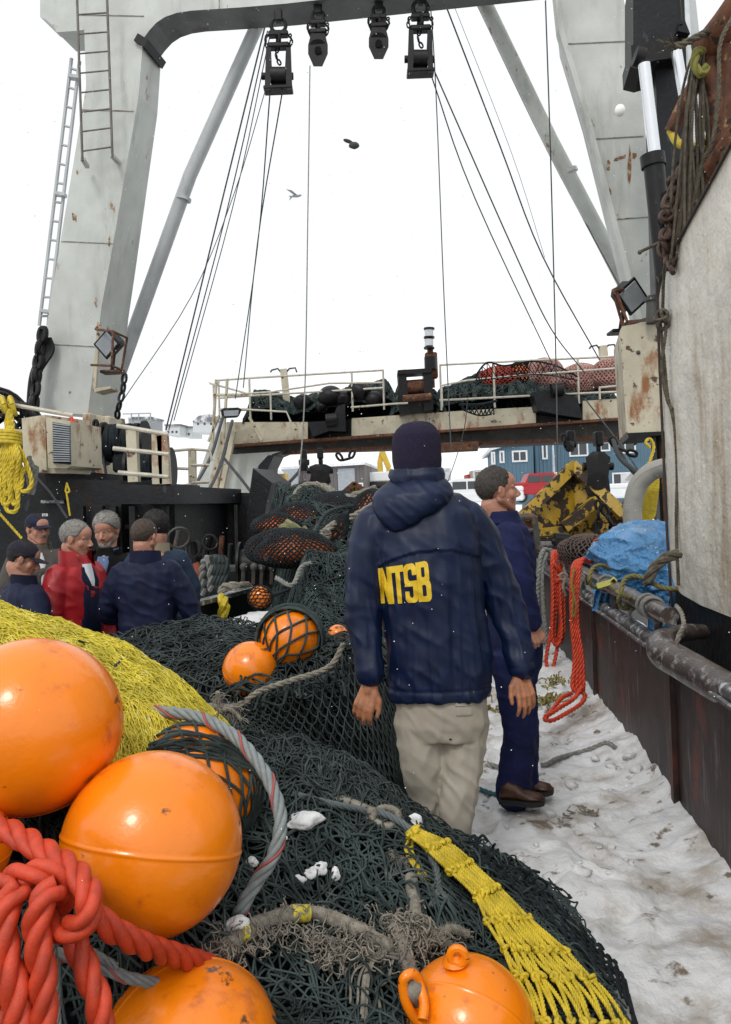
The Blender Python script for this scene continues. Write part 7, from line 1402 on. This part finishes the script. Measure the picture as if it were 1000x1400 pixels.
# ======== person 1: NTSB jacket, seen from behind
D = 3.2
J = dict(hip=P(604, 960, D), hipL=P(573, 985, D), hipR=P(635, 985, D), kneeL=P(582, 1090, D + .03), kneeR=P(626, 1095, D - .05), ankL=P(590, 1232, D + .02), ankR=P(612, 1250, D - .05),
         shL=P(522, 730, D), shR=P(636, 724, D + .05), elL=P(496, 835, D - .02), elR=P(690, 818, D + .06), wrL=P(507, 932, D - .08), wrR=P(712, 915, D - .02), neck=P(572, 668, D), head=P(572, 628, D + .02))
yawB = rad(-8)
mb = MB(); RH = frame_from(yawB + rad(-6), rad(-3)); head_prims(mb, J['head'], RH, 1.08)
mb.cap(J['head'] + RH @ V(0, -.02, -.06), J['neck'] + V(0, 0, -.05), .058, .060); mb.cap(J['neck'] + V(0, 0, -.14), J['hip'] + V(0, 0, .0), .095, .10)
limb(mb, [J['shL'], J['elL'], J['wrL']], [.055, .046, .034]); limb(mb, [J['shR'], J['elR'], J['wrR']], [.062, .048, .034])
limb(mb, [J['hipL'], J['kneeL'], J['ankL']], [.075, .052, .040]); limb(mb, [J['hipR'], J['kneeR'], J['ankR']], [.075, .052, .040])
hand_prims(mb, P(507, 936, D - .09), P(496, 965, D - .10) - P(507, 930, D - .08), V(-.3, -1, .1), -1, .55, 1.10)
hand_prims(mb, P(711, 920, D - .02), P(722, 958, D - .06) - P(711, 918, D - .02), V(.35, -1, .1), 1, .42, 1.10)
me = remesh(mb, .0042, 3)
N1 = build('person', me, [M_skin, M_skin_hand], origin=V(J['hip'][0], D, .02)); tag(N1, 'person seen from behind in a navy hooded jacket lettered NTSB, knit cap and khaki trousers', 'person')
for p in N1.data.polygons:
    if p.center.z + .02 < 1.1: p.material_index = 1
# jacket
mb = MB(); W = yawB
torso_loft(mb, [(P(601, 951, D), .200, .152, W), (P(601, 943, D), .204, .155, W), (P(600, 900, D), .204, .155, W), (P(594, 840, D), .200, .152, W), (P(586, 780, D), .202, .153, W), (P(580, 735, D + .01), .212, .148, W), (P(577, 705, D + .01), .200, .125, W), (P(575, 685, D + .01), .135, .100, W), (P(573, 668, D + .01), .098, .088, W), (P(572, 652, D + .01), .092, .086, W)])
limb(mb, [P(515, 722, D), P(504, 762, D - .01), P(496, 830, D - .03), P(500, 880, D - .06), P(507, 918, D - .09)], [.094, .092, .076, .066, .057, .054]); limb(mb, [P(638, 716, D + .04), P(658, 748, D + .05), P(686, 815, D + .05), P(702, 865, D + .02), P(713, 912, D - .02)], [.096, .092, .080, .070, .059, .056])
mb.cap(P(530, 712, D), P(618, 704, D + .03), .092, .092)
me = remesh(mb, .0065, 10); jf = folds(.0085, 5, 48, 20, .1, slant=.5); jv = folds(.0075, 8, 9, 30, .1, slant=.3); displace(me, lambda v, nn: jv(v, nn) * np.clip((1.60 - v[:, 2]) / .25, .25, 1)); jr = local_amp(jf, [J['elL'], J['elR'], P(510, 880, D), P(702, 860, D), P(665, 760, D - .1), P(660, 900, D), P(525, 900, D)], .12, .42)
displace(me, jr)
def yoke(v, nn):   # storm flap edge across the back and drawstring waist
    out = np.zeros(len(v)); back = (nn[:, 1] < .2) & (np.abs(v[:, 0] - P(585, 760, D)[0]) < .20)
    ze = P(580, 750, D)[2] - .05 * ((v[:, 0] - P(592, 760, D)[0]) / .2) ** 2; d = v[:, 2] - ze
    out += np.where(back & (d > 0), .010 * np.exp(-d / .10), 0); zh = P(599, 935, D)[2]; out += -.004 * np.exp(-((v[:, 2] - zh) / .006) ** 2); return out
displace(me, yoke); bj = bvh_of(me); jk = build('jacket', me, M_jacket, N1)
# hood lying on the shoulders
mb = MB(); c = P(567, 690, D - .10)
torso_loft(mb, [(P(571, 656, D + .01), .112, .100, W), (P(568, 664, D - .005), .138, .116, W), (P(565, 676, D - .025), .158, .122, W), (P(560, 690, D - .045), .150, .108, W), (P(554, 704, D - .065), .118, .086, W), (P(548, 716, D - .08), .076, .060, W), (P(543, 726, D - .09), .030, .034, W)])
me = remesh(mb, .006, 6); displace(me, folds(.0050, 15, 42, 16, .1, .8)); build('hood', me, M_jacket, jk)
mb = MB(); torso_loft(mb, [(P(571, 664, D), .105, .100, W), (P(570, 650, D), .110, .104, W), (P(570, 641, D + .01), .106, .100, W), (P(570, 640, D + .01), .094, .088, W), (P(571, 652, D), .094, .086, W)]); me = remesh(mb, .005, 4); displace(me, folds(.005, 25, 60, 20, .1)); build('collar', me, M_jacket, jk)
for (a, b_, r) in ((P(506, 918, D - .09), P(508, 926, D - .09), .052), (P(712, 910, D - .02), P(715, 918, D - .025), .054)): mb = MB(); mb.tube([a, (a + b_) / 2, b_], [r, r * 1.02, r * .95], 24); build('cuff', mb, M_jacket, jk)
wd = nrm(V(.12, 1, 0)); letters('NTSB', P(522, 832, D - .2) - V(0, 0, .0), nrm(P(585, 823, D - .18) - P(518, 832, D - .2)) * .74, nrm(V(-.05, 0, 1)), .140, bj, M_gold_letter, jk, 'back_lettering', gap=.0, st=.0022, dirn=V(0, 1, 0), persp=.05)
# beanie
mb = MB(); bh = J['head'] + V(0, -.005, 0); torso_loft(mb, [(P(572, 644, D + .01), .094, .106, W), (P(571, 630, D + .01), .100, .112, W), (P(570, 610, D + .01), .099, .111, W), (P(569.5, 595, D + .01), .094, .104, W), (P(569, 586, D + .01), .078, .088, W), (P(569, 579, D + .01), .056, .064, W), (P(569, 575.5, D + .01), .02, .02, W)]); me = remesh(mb, .005, 6)
displace(me, lambda v, nn: .0012 * np.sin(np.arctan2(v[:, 1] - bh[1], v[:, 0] - bh[0]) * 70) + .004 * Noise(4, 14, 2)(v)); build('knit_cap', me, M_beanie, N1)
# trousers
def trousers(par, hip, legs, mt, seed, hips=(.165, .125, 0), amp=.008, voxel=.0065, top=.02, radii=(.108, .100, .085, .080, .078), cloth='trousers'):
    mb = MB(); torso_loft(mb, [(hip + V(0, 0, top), hips[0] * .96, hips[1], hips[2]), (hip + V(0, 0, -.04), hips[0], hips[1] * 1.04, hips[2]), (hip + V(0, 0, -.12), hips[0], hips[1] * 1.0, hips[2]), (hip + V(0, 0, -.18), hips[0] * .9, hips[1] * .85, hips[2])])
    for pts in legs: limb(mb, pts, list(radii))
    me = remesh(mb, voxel, 8); cs = [p for leg in legs for p in leg[1:]]; displace(me, local_amp(folds(amp * .8, seed, 45, 22, .1, slant=.8), cs + [hip + V(0, 0, -.15)], .14, .35)); return build(cloth, me, mt, par), me
tr, tme = trousers(N1, P(603, 945, D), [[P(572, 985, D), P(577, 1040, D), P(582, 1090, D + .03), P(588, 1160, D + .04), P(590, 1236, D + .03)], [P(636, 985, D), P(632, 1040, D - .02), P(626, 1095, D - .05), P(618, 1165, D - .05), P(612, 1250, D - .05)]], M_khaki, 31, (.182, .130, W), .009, radii=(.098, .086, .072, .062, .060))
bt = BVHTree.FromPolygons([tuple(np.array(v.co[:]) + wpos(tr)) for v in tr.data.vertices], [p.vertices[:] for p in tr.data.polygons])
def patch(px0, py0, px1, py1, D_, bvh, mt, par, name, lift=.004, n=10):
    mb = MB(); A = np.zeros((n, n, 3))
    for i in range(n):
        for j in range(n):
            q = P(px0 + (px1 - px0) * i / (n - 1), py0 + (py1 - py0) * j / (n - 1), D_ - .4); hit = bvh.ray_cast(Vector(q), Vector((0, 1, 0)), 1.0); A[i, j] = (np.array(hit[0]) + V(0, -lift, 0)) if hit[0] is not None else q + V(0, .4, 0)
    B2 = A.copy(); B2[[0, -1]] += V(0, lift + .004, 0); B2[:, [0, -1]] += V(0, lift + .004, 0); mb.grid(B2); mb.allsmooth = True; return build(name, mb, mt, par)
patch(633, 985, 663, 1008, D, bt, M_khaki, tr, 'cargo_pocket'); patch(632, 982, 664, 992, D, bt, M_khaki, tr, 'pocket_flap', .008); patch(624.5, 1041, 631.5, 1046, D, bt, M_sole, tr, 'logo_tab', .003, 4)
def shoe(par, heel, toe, s=1.0, mt=None):
    heel = np.asarray(heel, float); toe = np.asarray(toe, float); d = nrm(toe - heel); x = np.cross(d, [0, 0, 1.]); L = np.linalg.norm(toe - heel); rings = []
    for t, w, h in ((0, .024, .055), (.06, .034, .085), (.2, .038, .105), (.38, .038, .095), (.55, .044, .068), (.75, .048, .055), (.92, .038, .046), (1, .018, .030)):
        c = heel + d * L * t; rings.append([c + x * w * math.cos(a) * s + V(0, 0, .018 + (h - .018) * (.5 + .5 * math.sin(a)) * s) for a in np.arange(16) * math.pi / 8])
    mb = MB(); mb.loft(rings); u = build('shoe', mb, mt or M_leather, par); mb = MB(); rings = []
    for t, w in ((-.02, .026), (.06, .038), (.2, .041), (.38, .040), (.55, .046), (.75, .051), (.92, .041), (1.02, .020)): c = heel + d * L * t; rings.append([c + x * w * s + V(0, 0, .0), c + x * w * s + V(0, 0, .026), c - x * w * s + V(0, 0, .026), c - x * w * s])
    mb.loft(rings); build('sole', mb, M_sole, u); return u
shoe(N1, P(590, 1248, D - .08), P(587, 1235, D + .22)); shoe(N1, P(612, 1262, D - .12), P(622, 1250, D + .16))
# ======== person 2: blue coverall, profile to the right
D = 4.26; hc = P(680, 672, D); RH = frame_from(rad(-80), rad(3)); s_ = 1.05
mb = MB(); head_prims(mb, hc, RH, s_); nk = P(688, 706, D); mb.cap(hc + RH @ V(0, -.035, -.07) * s_, nk + V(0, 0, -.06), .060, .068); hp2 = P(705, 880, D)
mb.cap(nk + V(0, 0, -.10), hp2, .11, .12); sR, eR, wR = P(697, 740, D - .19), P(712, 800, D - .22), P(728, 852, D - .20); sL, eL, wL = P(690, 738, D + .19), P(705, 800, D + .24), P(722, 850, D + .26)
limb(mb, [sR, eR, wR], [.055, .043, .032]); limb(mb, [sL, eL, wL], [.055, .043, .032]); hand_prims(mb, P(728, 855, D - .20), P(738, 873, D - .20) - P(727, 852, D - .20), V(0.2, -1, .2), 1, 1.25, 1.0); hand_prims(mb, wL, V(.3, 0, -1), V(0, 1, 0), -1, .8, 1.0)
aR, aL = P(702, 1078, D - .10), P(722, 1070, D + .12); limb(mb, [P(703, 895, D - .09), P(709, 985, D - .10), aR], [.08, .058, .042]); limb(mb, [P(705, 895, D + .09), P(714, 985, D + .11), aL], [.08, .058, .042])
me = remesh(mb, .0036, 4); C2 = build('person', me, M_skin, origin=V(hp2[0], D, .0)); tag(C2, 'person in a dark blue coverall and brown shoes standing in profile, looking right', 'person')
build('hair', hair_mesh(hc, RH, s_, .0018, .080, 41, -.085, .022), M_hair_s, C2); eyes(C2, hc, RH, s_); brows(C2, hc, RH, s_, M_hair_d)
mb = MB(); w = rad(-84); cl = [P(691, 712, D), P(693, 722, D), P(694, 745, D), P(695, 780, D), P(697, 815, D), P(703, 850, D), P(704, 885, D), P(705, 910, D), P(705, 930, D)]
torso_loft(mb, list(zip(cl, [.085, .155, .195, .185, .170, .165, .168, .165, .15], [.080, .100, .128, .132, .128, .130, .135, .125, .11], [w] * 9)))
limb(mb, [P(694, 735, D - .17), P(702, 765, D - .21), P(712, 800, D - .225), P(720, 828, D - .215), P(727, 850, D - .20)], [.082, .080, .070, .060, .052]); limb(mb, [P(690, 735, D + .17), P(697, 765, D + .21), P(706, 800, D + .24), P(722, 848, D + .26)], [.082, .078, .066, .052])
limb(mb, [P(700, 905, D - .085), P(706, 950, D - .09), P(711, 1000, D - .10), P(706, 1045, D - .10), P(702, 1086, D - .10)], [.108, .100, .088, .086, .092]); limb(mb, [P(702, 905, D + .085), P(710, 950, D + .1), P(716, 1000, D + .11), P(716, 1045, D + .11), P(716, 1080, D + .12)], [.105, .096, .084, .082, .088])
me = remesh(mb, .0065, 9); displace(me, local_amp(folds(.009, 61, 42, 20, .1, slant=.6), [eR, P(705, 900, D), P(705, 1060, D), P(710, 985, D), P(695, 760, D)], .14, .45)); cv = build('coverall', me, M_cover, C2)
mb = MB(); torso_loft(mb, [(P(690, 716, D), .105, .096, w), (P(688, 708, D), .092, .086, w), (P(686, 699, D), .086, .082, w), (P(686, 698, D), .074, .070, w), (P(689, 710, D), .070, .066, w)]); me = remesh(mb, .005, 4); build('collar', me, M_cover, cv)
mb = MB(); mb.tube([P(726, 848, D - .2), P(730, 856, D - .2)], [.050, .047], 20); build('cuff', mb, M_cover, cv)
shoe(C2, P(685, 1097, D - .14), P(744, 1100, D - .22), 1.12); shoe(C2, P(705, 1086, D + .12), P(756, 1085, D + .05), 1.12)

# ======== the group of five behind the nets
def bust(lab, hx, hy, D, yaw, pitch, s, hair, haircol, jackets, jm, shoulders=.205, sh_drop=.28, seed=1, hat=None, lean=(0, 0), arms=None, beard=None, fat=1.0, extras=None, hk={}, zfoot=.0, roll=0.0, bodyyaw=None, neckc=None):
    s *= .96; c = P(hx, hy, D); R = frame_from(yaw, pitch, roll); by = yaw if bodyyaw is None else bodyyaw; Rb = frame_from(by); mb = MB(); head_prims(mb, c, R, s, fat)
    nb = c + V(lean[0] * .25, lean[1] * .25, -.155 * s); mb.cap(c + R @ V(0, -.03, -.06) * s, nb, .058, .064); ch = nb + V(lean[0] * .5, lean[1] * .5, -.18); hip = V(nb[0] + lean[0], nb[1] + lean[1], max(.85, nb[2] - .58)); mb.cap(nb + V(0, 0, -.08), hip, .11, .13)
    for q in (-1, 1): a = hip + Rb @ V(q * .09, 0, -.05); limb(mb, [a, a + V(0, 0, -.40), V(a[0], a[1], .08)], [.08, .058, .04])
    ar = arms or {}
    A = {}
    for q in (-1, 1):
        sh = nb + Rb @ V(q * shoulders * .88, -.01, -.085); e, wv = ar.get(q, ((q * .27, -.02, -.38), (q * .25, .12, -.62))); e = nb + Rb @ V(*e); wv = nb + Rb @ V(*wv); A[q] = (sh, e, wv); limb(mb, [sh, e, wv], [.055, .043, .031]); hd = nrm(wv - e); hand_prims(mb, wv, hd, Rb @ V(0, -1, .3) if abs(hd[2]) > .5 else V(0, 0, 1), -q, .6, 1.0)
    me = remesh(mb, .0045, 4); o = build('person', me, M_skin, origin=V(hip[0], hip[1], 0)); tag(o, lab, 'person')
    mb = MB(); hd_ = [(nb + V(0, 0, .045), .074, .070), (nb + V(0, 0, .0), .085, .078), (nb + V(0, 0, -.03), .135, .095), (nb + Rb @ V(0, -.01, -.075), shoulders, .115), (ch + V(0, 0, .02), shoulders * .98, .135), (ch + V(0, 0, -.15), shoulders * .92, .135), (hip + V(0, 0, .10), shoulders * .92, .140), (hip + V(0, 0, -.08), shoulders * .95, .145), (hip + V(0, 0, -.12), shoulders * .92, .14)]
    torso_loft(mb, [(a, b_, c_, by) for a, b_, c_ in hd_])
    for q in (-1, 1): sh, e, wv = A[q]; limb(mb, [sh + Rb @ V(-q * .03, 0, .0), (sh + e) / 2, e, (e + wv) / 2, wv - (wv - e) * .05], [.085, .078, .066, .056, .050])
    me = remesh(mb, .008, 8); displace(me, local_amp(folds(.0085, seed * 7, 34, 20, .1, slant=.5), [A[-1][1], A[1][1], ch], .2, .5)); jb = bvh_of(me); jo = build(jackets, me, jm, o)
    mb = MB(); 
    for q in (-1, 1): a = hip + Rb @ V(q * .09, 0, -.05); limb(mb, [a, a + V(0, 0, -.40), V(a[0], a[1], .06)], [.10, .085, .08])
    torso_loft(mb, [(hip + V(0, 0, -.02), .165, .12, by), (hip + V(0, 0, -.14), .165, .12, by)]); build('trousers', remesh(mb, .012, 5), M_navy, o)
    for q in (-1, 1): a = V(*(hip + Rb @ V(q * .09, 0, 0))); a[2] = 0; shoe(o, a + Rb @ V(0, -.10, 0), a + Rb @ V(0, .18, 0), 1.0, M_sole)
    if hair: build('hair', hair_mesh(c, R, s, seed=seed, fat=fat, **hk), haircol, o)
    eyes(o, c, R, s); brows(o, c, R, s, haircol)
    if hat:
        f = lambda x, y, z: c + R @ (V(x, y, z) * s); mb = MB(); mb.ell(f(0, -.014, .045), V(.083, .105, .083) * s, R=R, nu=36, nv=24); v = mb.v[0]; loc = (v - c) @ R / s; k = loc[:, 2] < .030; loc[k, 2] = .030; mb.v[0] = (loc * s) @ R.T + c; h = build('cap', mb, hat, o)
        mb = MB(); a = np.linspace(-1.15, 1.15, 15); ip = [f(.076 * math.sin(t), .082 * math.cos(t) - .005, .036 + .006 * math.cos(t)) for t in a]; op = [f(.078 * math.sin(t), .045 + .118 * math.cos(t), .022 + .010 * math.cos(t) - .012 * abs(math.sin(t))) for t in a]; mb.grid(np.array([ip, op]).transpose(1, 0, 2)); mb.grid((np.array([ip, op]) + R @ V(0, 0, -.004)).transpose(1, 0, 2)); build('brim', mb, hat, h)
        mb = MB(); mb.ell(f(0, -.014, .128), .007 * s, nu=8, nv=6); build('button', mb, hat, h)
    if beard:
        mb = MB(); f = lambda x, y, z: c + R @ (V(x, y, z) * s)
        if beard == 'full':
            mb.ell(f(0, .066, -.088), V(.034, .032, .028) * s, R=R); 
            for q in (-1, 1): mb.cap(f(q * .060, .005, -.035), f(q * .024, .068, -.085), .018 * s, .022 * s); mb.cap(f(q * .024, .088, -.044), f(0, .100, -.038), .007 * s, .008 * s)
        else:
            for q in (-1, 1): mb.cap(f(q * .026, .086, -.047), f(0, .102, -.040), .006 * s, .009 * s)
        me = remesh(mb, .004, 3); displace(me, lambda v, nn: .003 * Noise(6, 70, 2)(v)); build('beard' if beard == 'full' else 'moustache', me, M_hair_g, o)
    return o, jo, c, R, nb, Rb, A, jb
def collar(par, nb, Rb, mt, name='collar', h=.05, open_=.9, r=(.098, .088), lift=0.0):
    """stand collar open at the front"""
    a = np.linspace(open_, 2 * math.pi - open_, 28); lo = [nb + Rb @ V(r[0] * math.sin(t), r[1] * math.cos(t) + .005, -.03 + lift) for t in a]; hi = [nb + Rb @ V(r[0] * .95 * math.sin(t), r[1] * .95 * math.cos(t) + .0, h + lift + .012 * math.cos(t + math.pi)) for t in a]; hi2 = [nb + Rb @ V(r[0] * .86 * math.sin(t), r[1] * .86 * math.cos(t), h + lift - .004) for t in a]; lo2 = [nb + Rb @ V(r[0] * .86 * math.sin(t), r[1] * .86 * math.cos(t), -.03 + lift) for t in a]
    mb = MB(); mb.grid(np.array([lo, hi, hi2, lo2]).transpose(1, 0, 2)); return build(name, mb, mt, par)
def chest_strip(par, jb, nb, Rb, prof, mt, name, lift=.006):
    """panel on the chest: prof = list of (x_left, x_right, z) in body coordinates"""
    mb = MB(); A = np.zeros((9, len(prof), 3)); d = -(Rb @ V(0, 1, 0))
    for j, (x0, x1, z) in enumerate(prof):
        for i in range(9):
            q = nb + Rb @ V(x0 + (x1 - x0) * i / 8, .5, z); hit = jb.ray_cast(Vector(q), Vector(d), 1.0); A[i, j] = np.array(hit[0]) + Rb @ V(0, lift, 0) if hit[0] is not None else q - Rb @ V(0, .42, 0)
    A[[0, -1]] -= Rb @ V(0, lift + .003, 0); mb.grid(A); mb.allsmooth = True; return build(name, mb, mt, par)
# 1 dark cap, far left, looking down to the right
r = bust('person in a dark baseball cap and navy jacket at the left edge, looking down', 32, 765, 5.2, rad(-75), rad(-22), 1.0, True, M_hair_d, 'jacket', M_navy2, seed=3, hat=mat('dark purple cap cloth', (.012, .010, .022), .9), hk=dict(thick=.005), bodyyaw=rad(-45))
collar(r[1], r[4], r[5], M_navy, h=.05)
mb = MB(); f = r[2] + r[3] @ V(.0, 0, 0); mb.tube([r[2] + r[3] @ V(.028 * math.sin(t) , .085, .072 + .006 * math.cos(t)) for t in np.linspace(-1, 1, 8)], .004, 5); build('badge', mb, mat('gold thread', (.25, .17, .05), .6), r[0])
# 2 navy cap with moustache, facing right
r = bust('person with a grey moustache, navy cap and brown grey jacket, second from the left', 52, 724, 6.1, rad(-128), rad(-6), 1.02, True, M_hair_d, 'jacket', M_brownj, seed=4, hat=M_navy2, beard='moustache', hk=dict(thick=.006), bodyyaw=rad(-160))
chest_strip(r[1], r[7], r[4], r[5], [(-.03, .03, -.02), (-.05, .05, -.12), (-.06, .06, -.30), (-.06, .06, -.45)], M_white, 'shirt'); collar(r[1], r[4], r[5], M_brownj)
hf = lambda x, y, z: r[2] + r[3] @ (V(x, y, z) * 1.02)
hb = BVHTree.FromPolygons([tuple(np.array(v.co[:]) + wpos(r[0])) for v in r[0].data.vertices], [p.vertices[:] for p in r[0].data.polygons])
capo = [o for o in bpy.data.objects if o.parent == r[0] and o.name.startswith('cap')][0]; cb = BVHTree.FromPolygons([tuple(np.array(v.co[:]) + wpos(capo)) for v in capo.data.vertices], [p.vertices[:] for p in capo.data.polygons])
letters('NTSB', P(58, 706, 5.95), V(1, 0, 0), V(0, 0, 1), .020, cb, M_white, capo, 'cap_lettering', st=.0016, dirn=V(0, 1, 0), lift=.002)
# 3 red jacket, profile right
r = bust('person in a bright red jacket over a navy jumper, grey hair, facing right', 104, 737, 5.45, rad(-92), rad(-12), 1.06, True, M_hair_g, 'jacket', M_redj, seed=5, hk=dict(thick=.0035, line=.070, recede=.012), bodyyaw=rad(-112), shoulders=.225, lean=(-.02, 0), arms={-1: ((-.26, -.0, -.36), (-.22, .08, -.62)), 1: ((.26, 0, -.36), (.24, .14, -.60))}, fat=1.03)
chest_strip(r[1], r[7], r[4], r[5], [(-.055, .055, -.03), (-.085, .085, -.12), (-.095, .095, -.28), (-.10, .10, -.45), (-.10, .10, -.62)], M_navy2, 'jumper', .010); chest_strip(r[1], r[7], r[4], r[5], [(-.035, .035, -.01), (-.045, .045, -.06), (-.03, .03, -.12), (-.005, .005, -.16)], M_white, 'shirt', .018)
collar(r[1], r[4], r[5], M_redj, h=.085, open_=.75, r=(.125, .112)); collar(r[1], r[4], r[5], M_white, 'shirt_collar', h=.04, open_=.5, r=(.080, .075))
# 4 grey hair, beard, black coat facing camera
r = bust('person with grey hair and beard in a black coat and blue shirt, facing the camera', 146, 726, 6.0, rad(176), rad(-14), 1.10, True, M_hair_g, 'coat', M_coat, seed=6, beard='full', hk=dict(thick=.009, line=.062, nape=-.07, top=.010), shoulders=.215, arms={-1: ((-.26, .0, -.34), (-.06, .20, -.50)), 1: ((.26, 0, -.34), (.08, .20, -.44))}, fat=1.05)
chest_strip(r[1], r[7], r[4], r[5], [(-.045, .045, -.02), (-.05, .05, -.07), (-.035, .035, -.13), (-.008, .008, -.20)], M_bluesh, 'shirt', .008); collar(r[1], r[4], r[5], M_coat, h=.03, r=(.11, .10)); collar(r[1], r[4], r[5], M_bluesh, 'shirt_collar', h=.035, open_=.4, r=(.085, .078))
mb = MB(); a = r[6][1][2]; mb.box(P(134, 820, 5.72), (.012, .16, .22), rz=.2); tag(build('notebook', mb, M_white, flat=True), 'thin white notebook edge held beside the black coat', 'notebook')
# 5 dark hair, slate jacket turned away right
r = bust('person with black hair, slate blue jacket and tan collar at the right of the group', 213, 723, 5.9, rad(48), rad(-8), 1.06, True, M_hair_d, 'jacket', M_denim, seed=7, hk=dict(thick=.012, line=.05, nape=-.08, top=.008), bodyyaw=rad(30), shoulders=.21, arms={-1: ((-.26, .0, -.34), (-.2, .16, -.5)), 1: ((.25, -.02, -.34), (.22, .04, -.66))})
collar(r[1], r[4], r[5], mat('tan corduroy', (.30, .25, .17), .9), h=.045, r=(.10, .09))
# 6 short brown hair, navy jacket, back to camera
r = bust('person with close cropped brown hair in a navy jacket, back to the camera', 198, 735, 5.3, rad(-18), rad(-8), 1.02, True, M_hair_b, 'jacket', M_navy2, seed=8, hk=dict(thick=.0025, nape=-.070), bodyyaw=rad(5), shoulders=.205, arms={-1: ((-.27, .05, -.34), (-.18, .25, -.44)), 1: ((.28, .0, -.36), (.25, .1, -.62))})
collar(r[1], r[4], r[5], M_navy2, h=.06, open_=.5, r=(.105, .098))
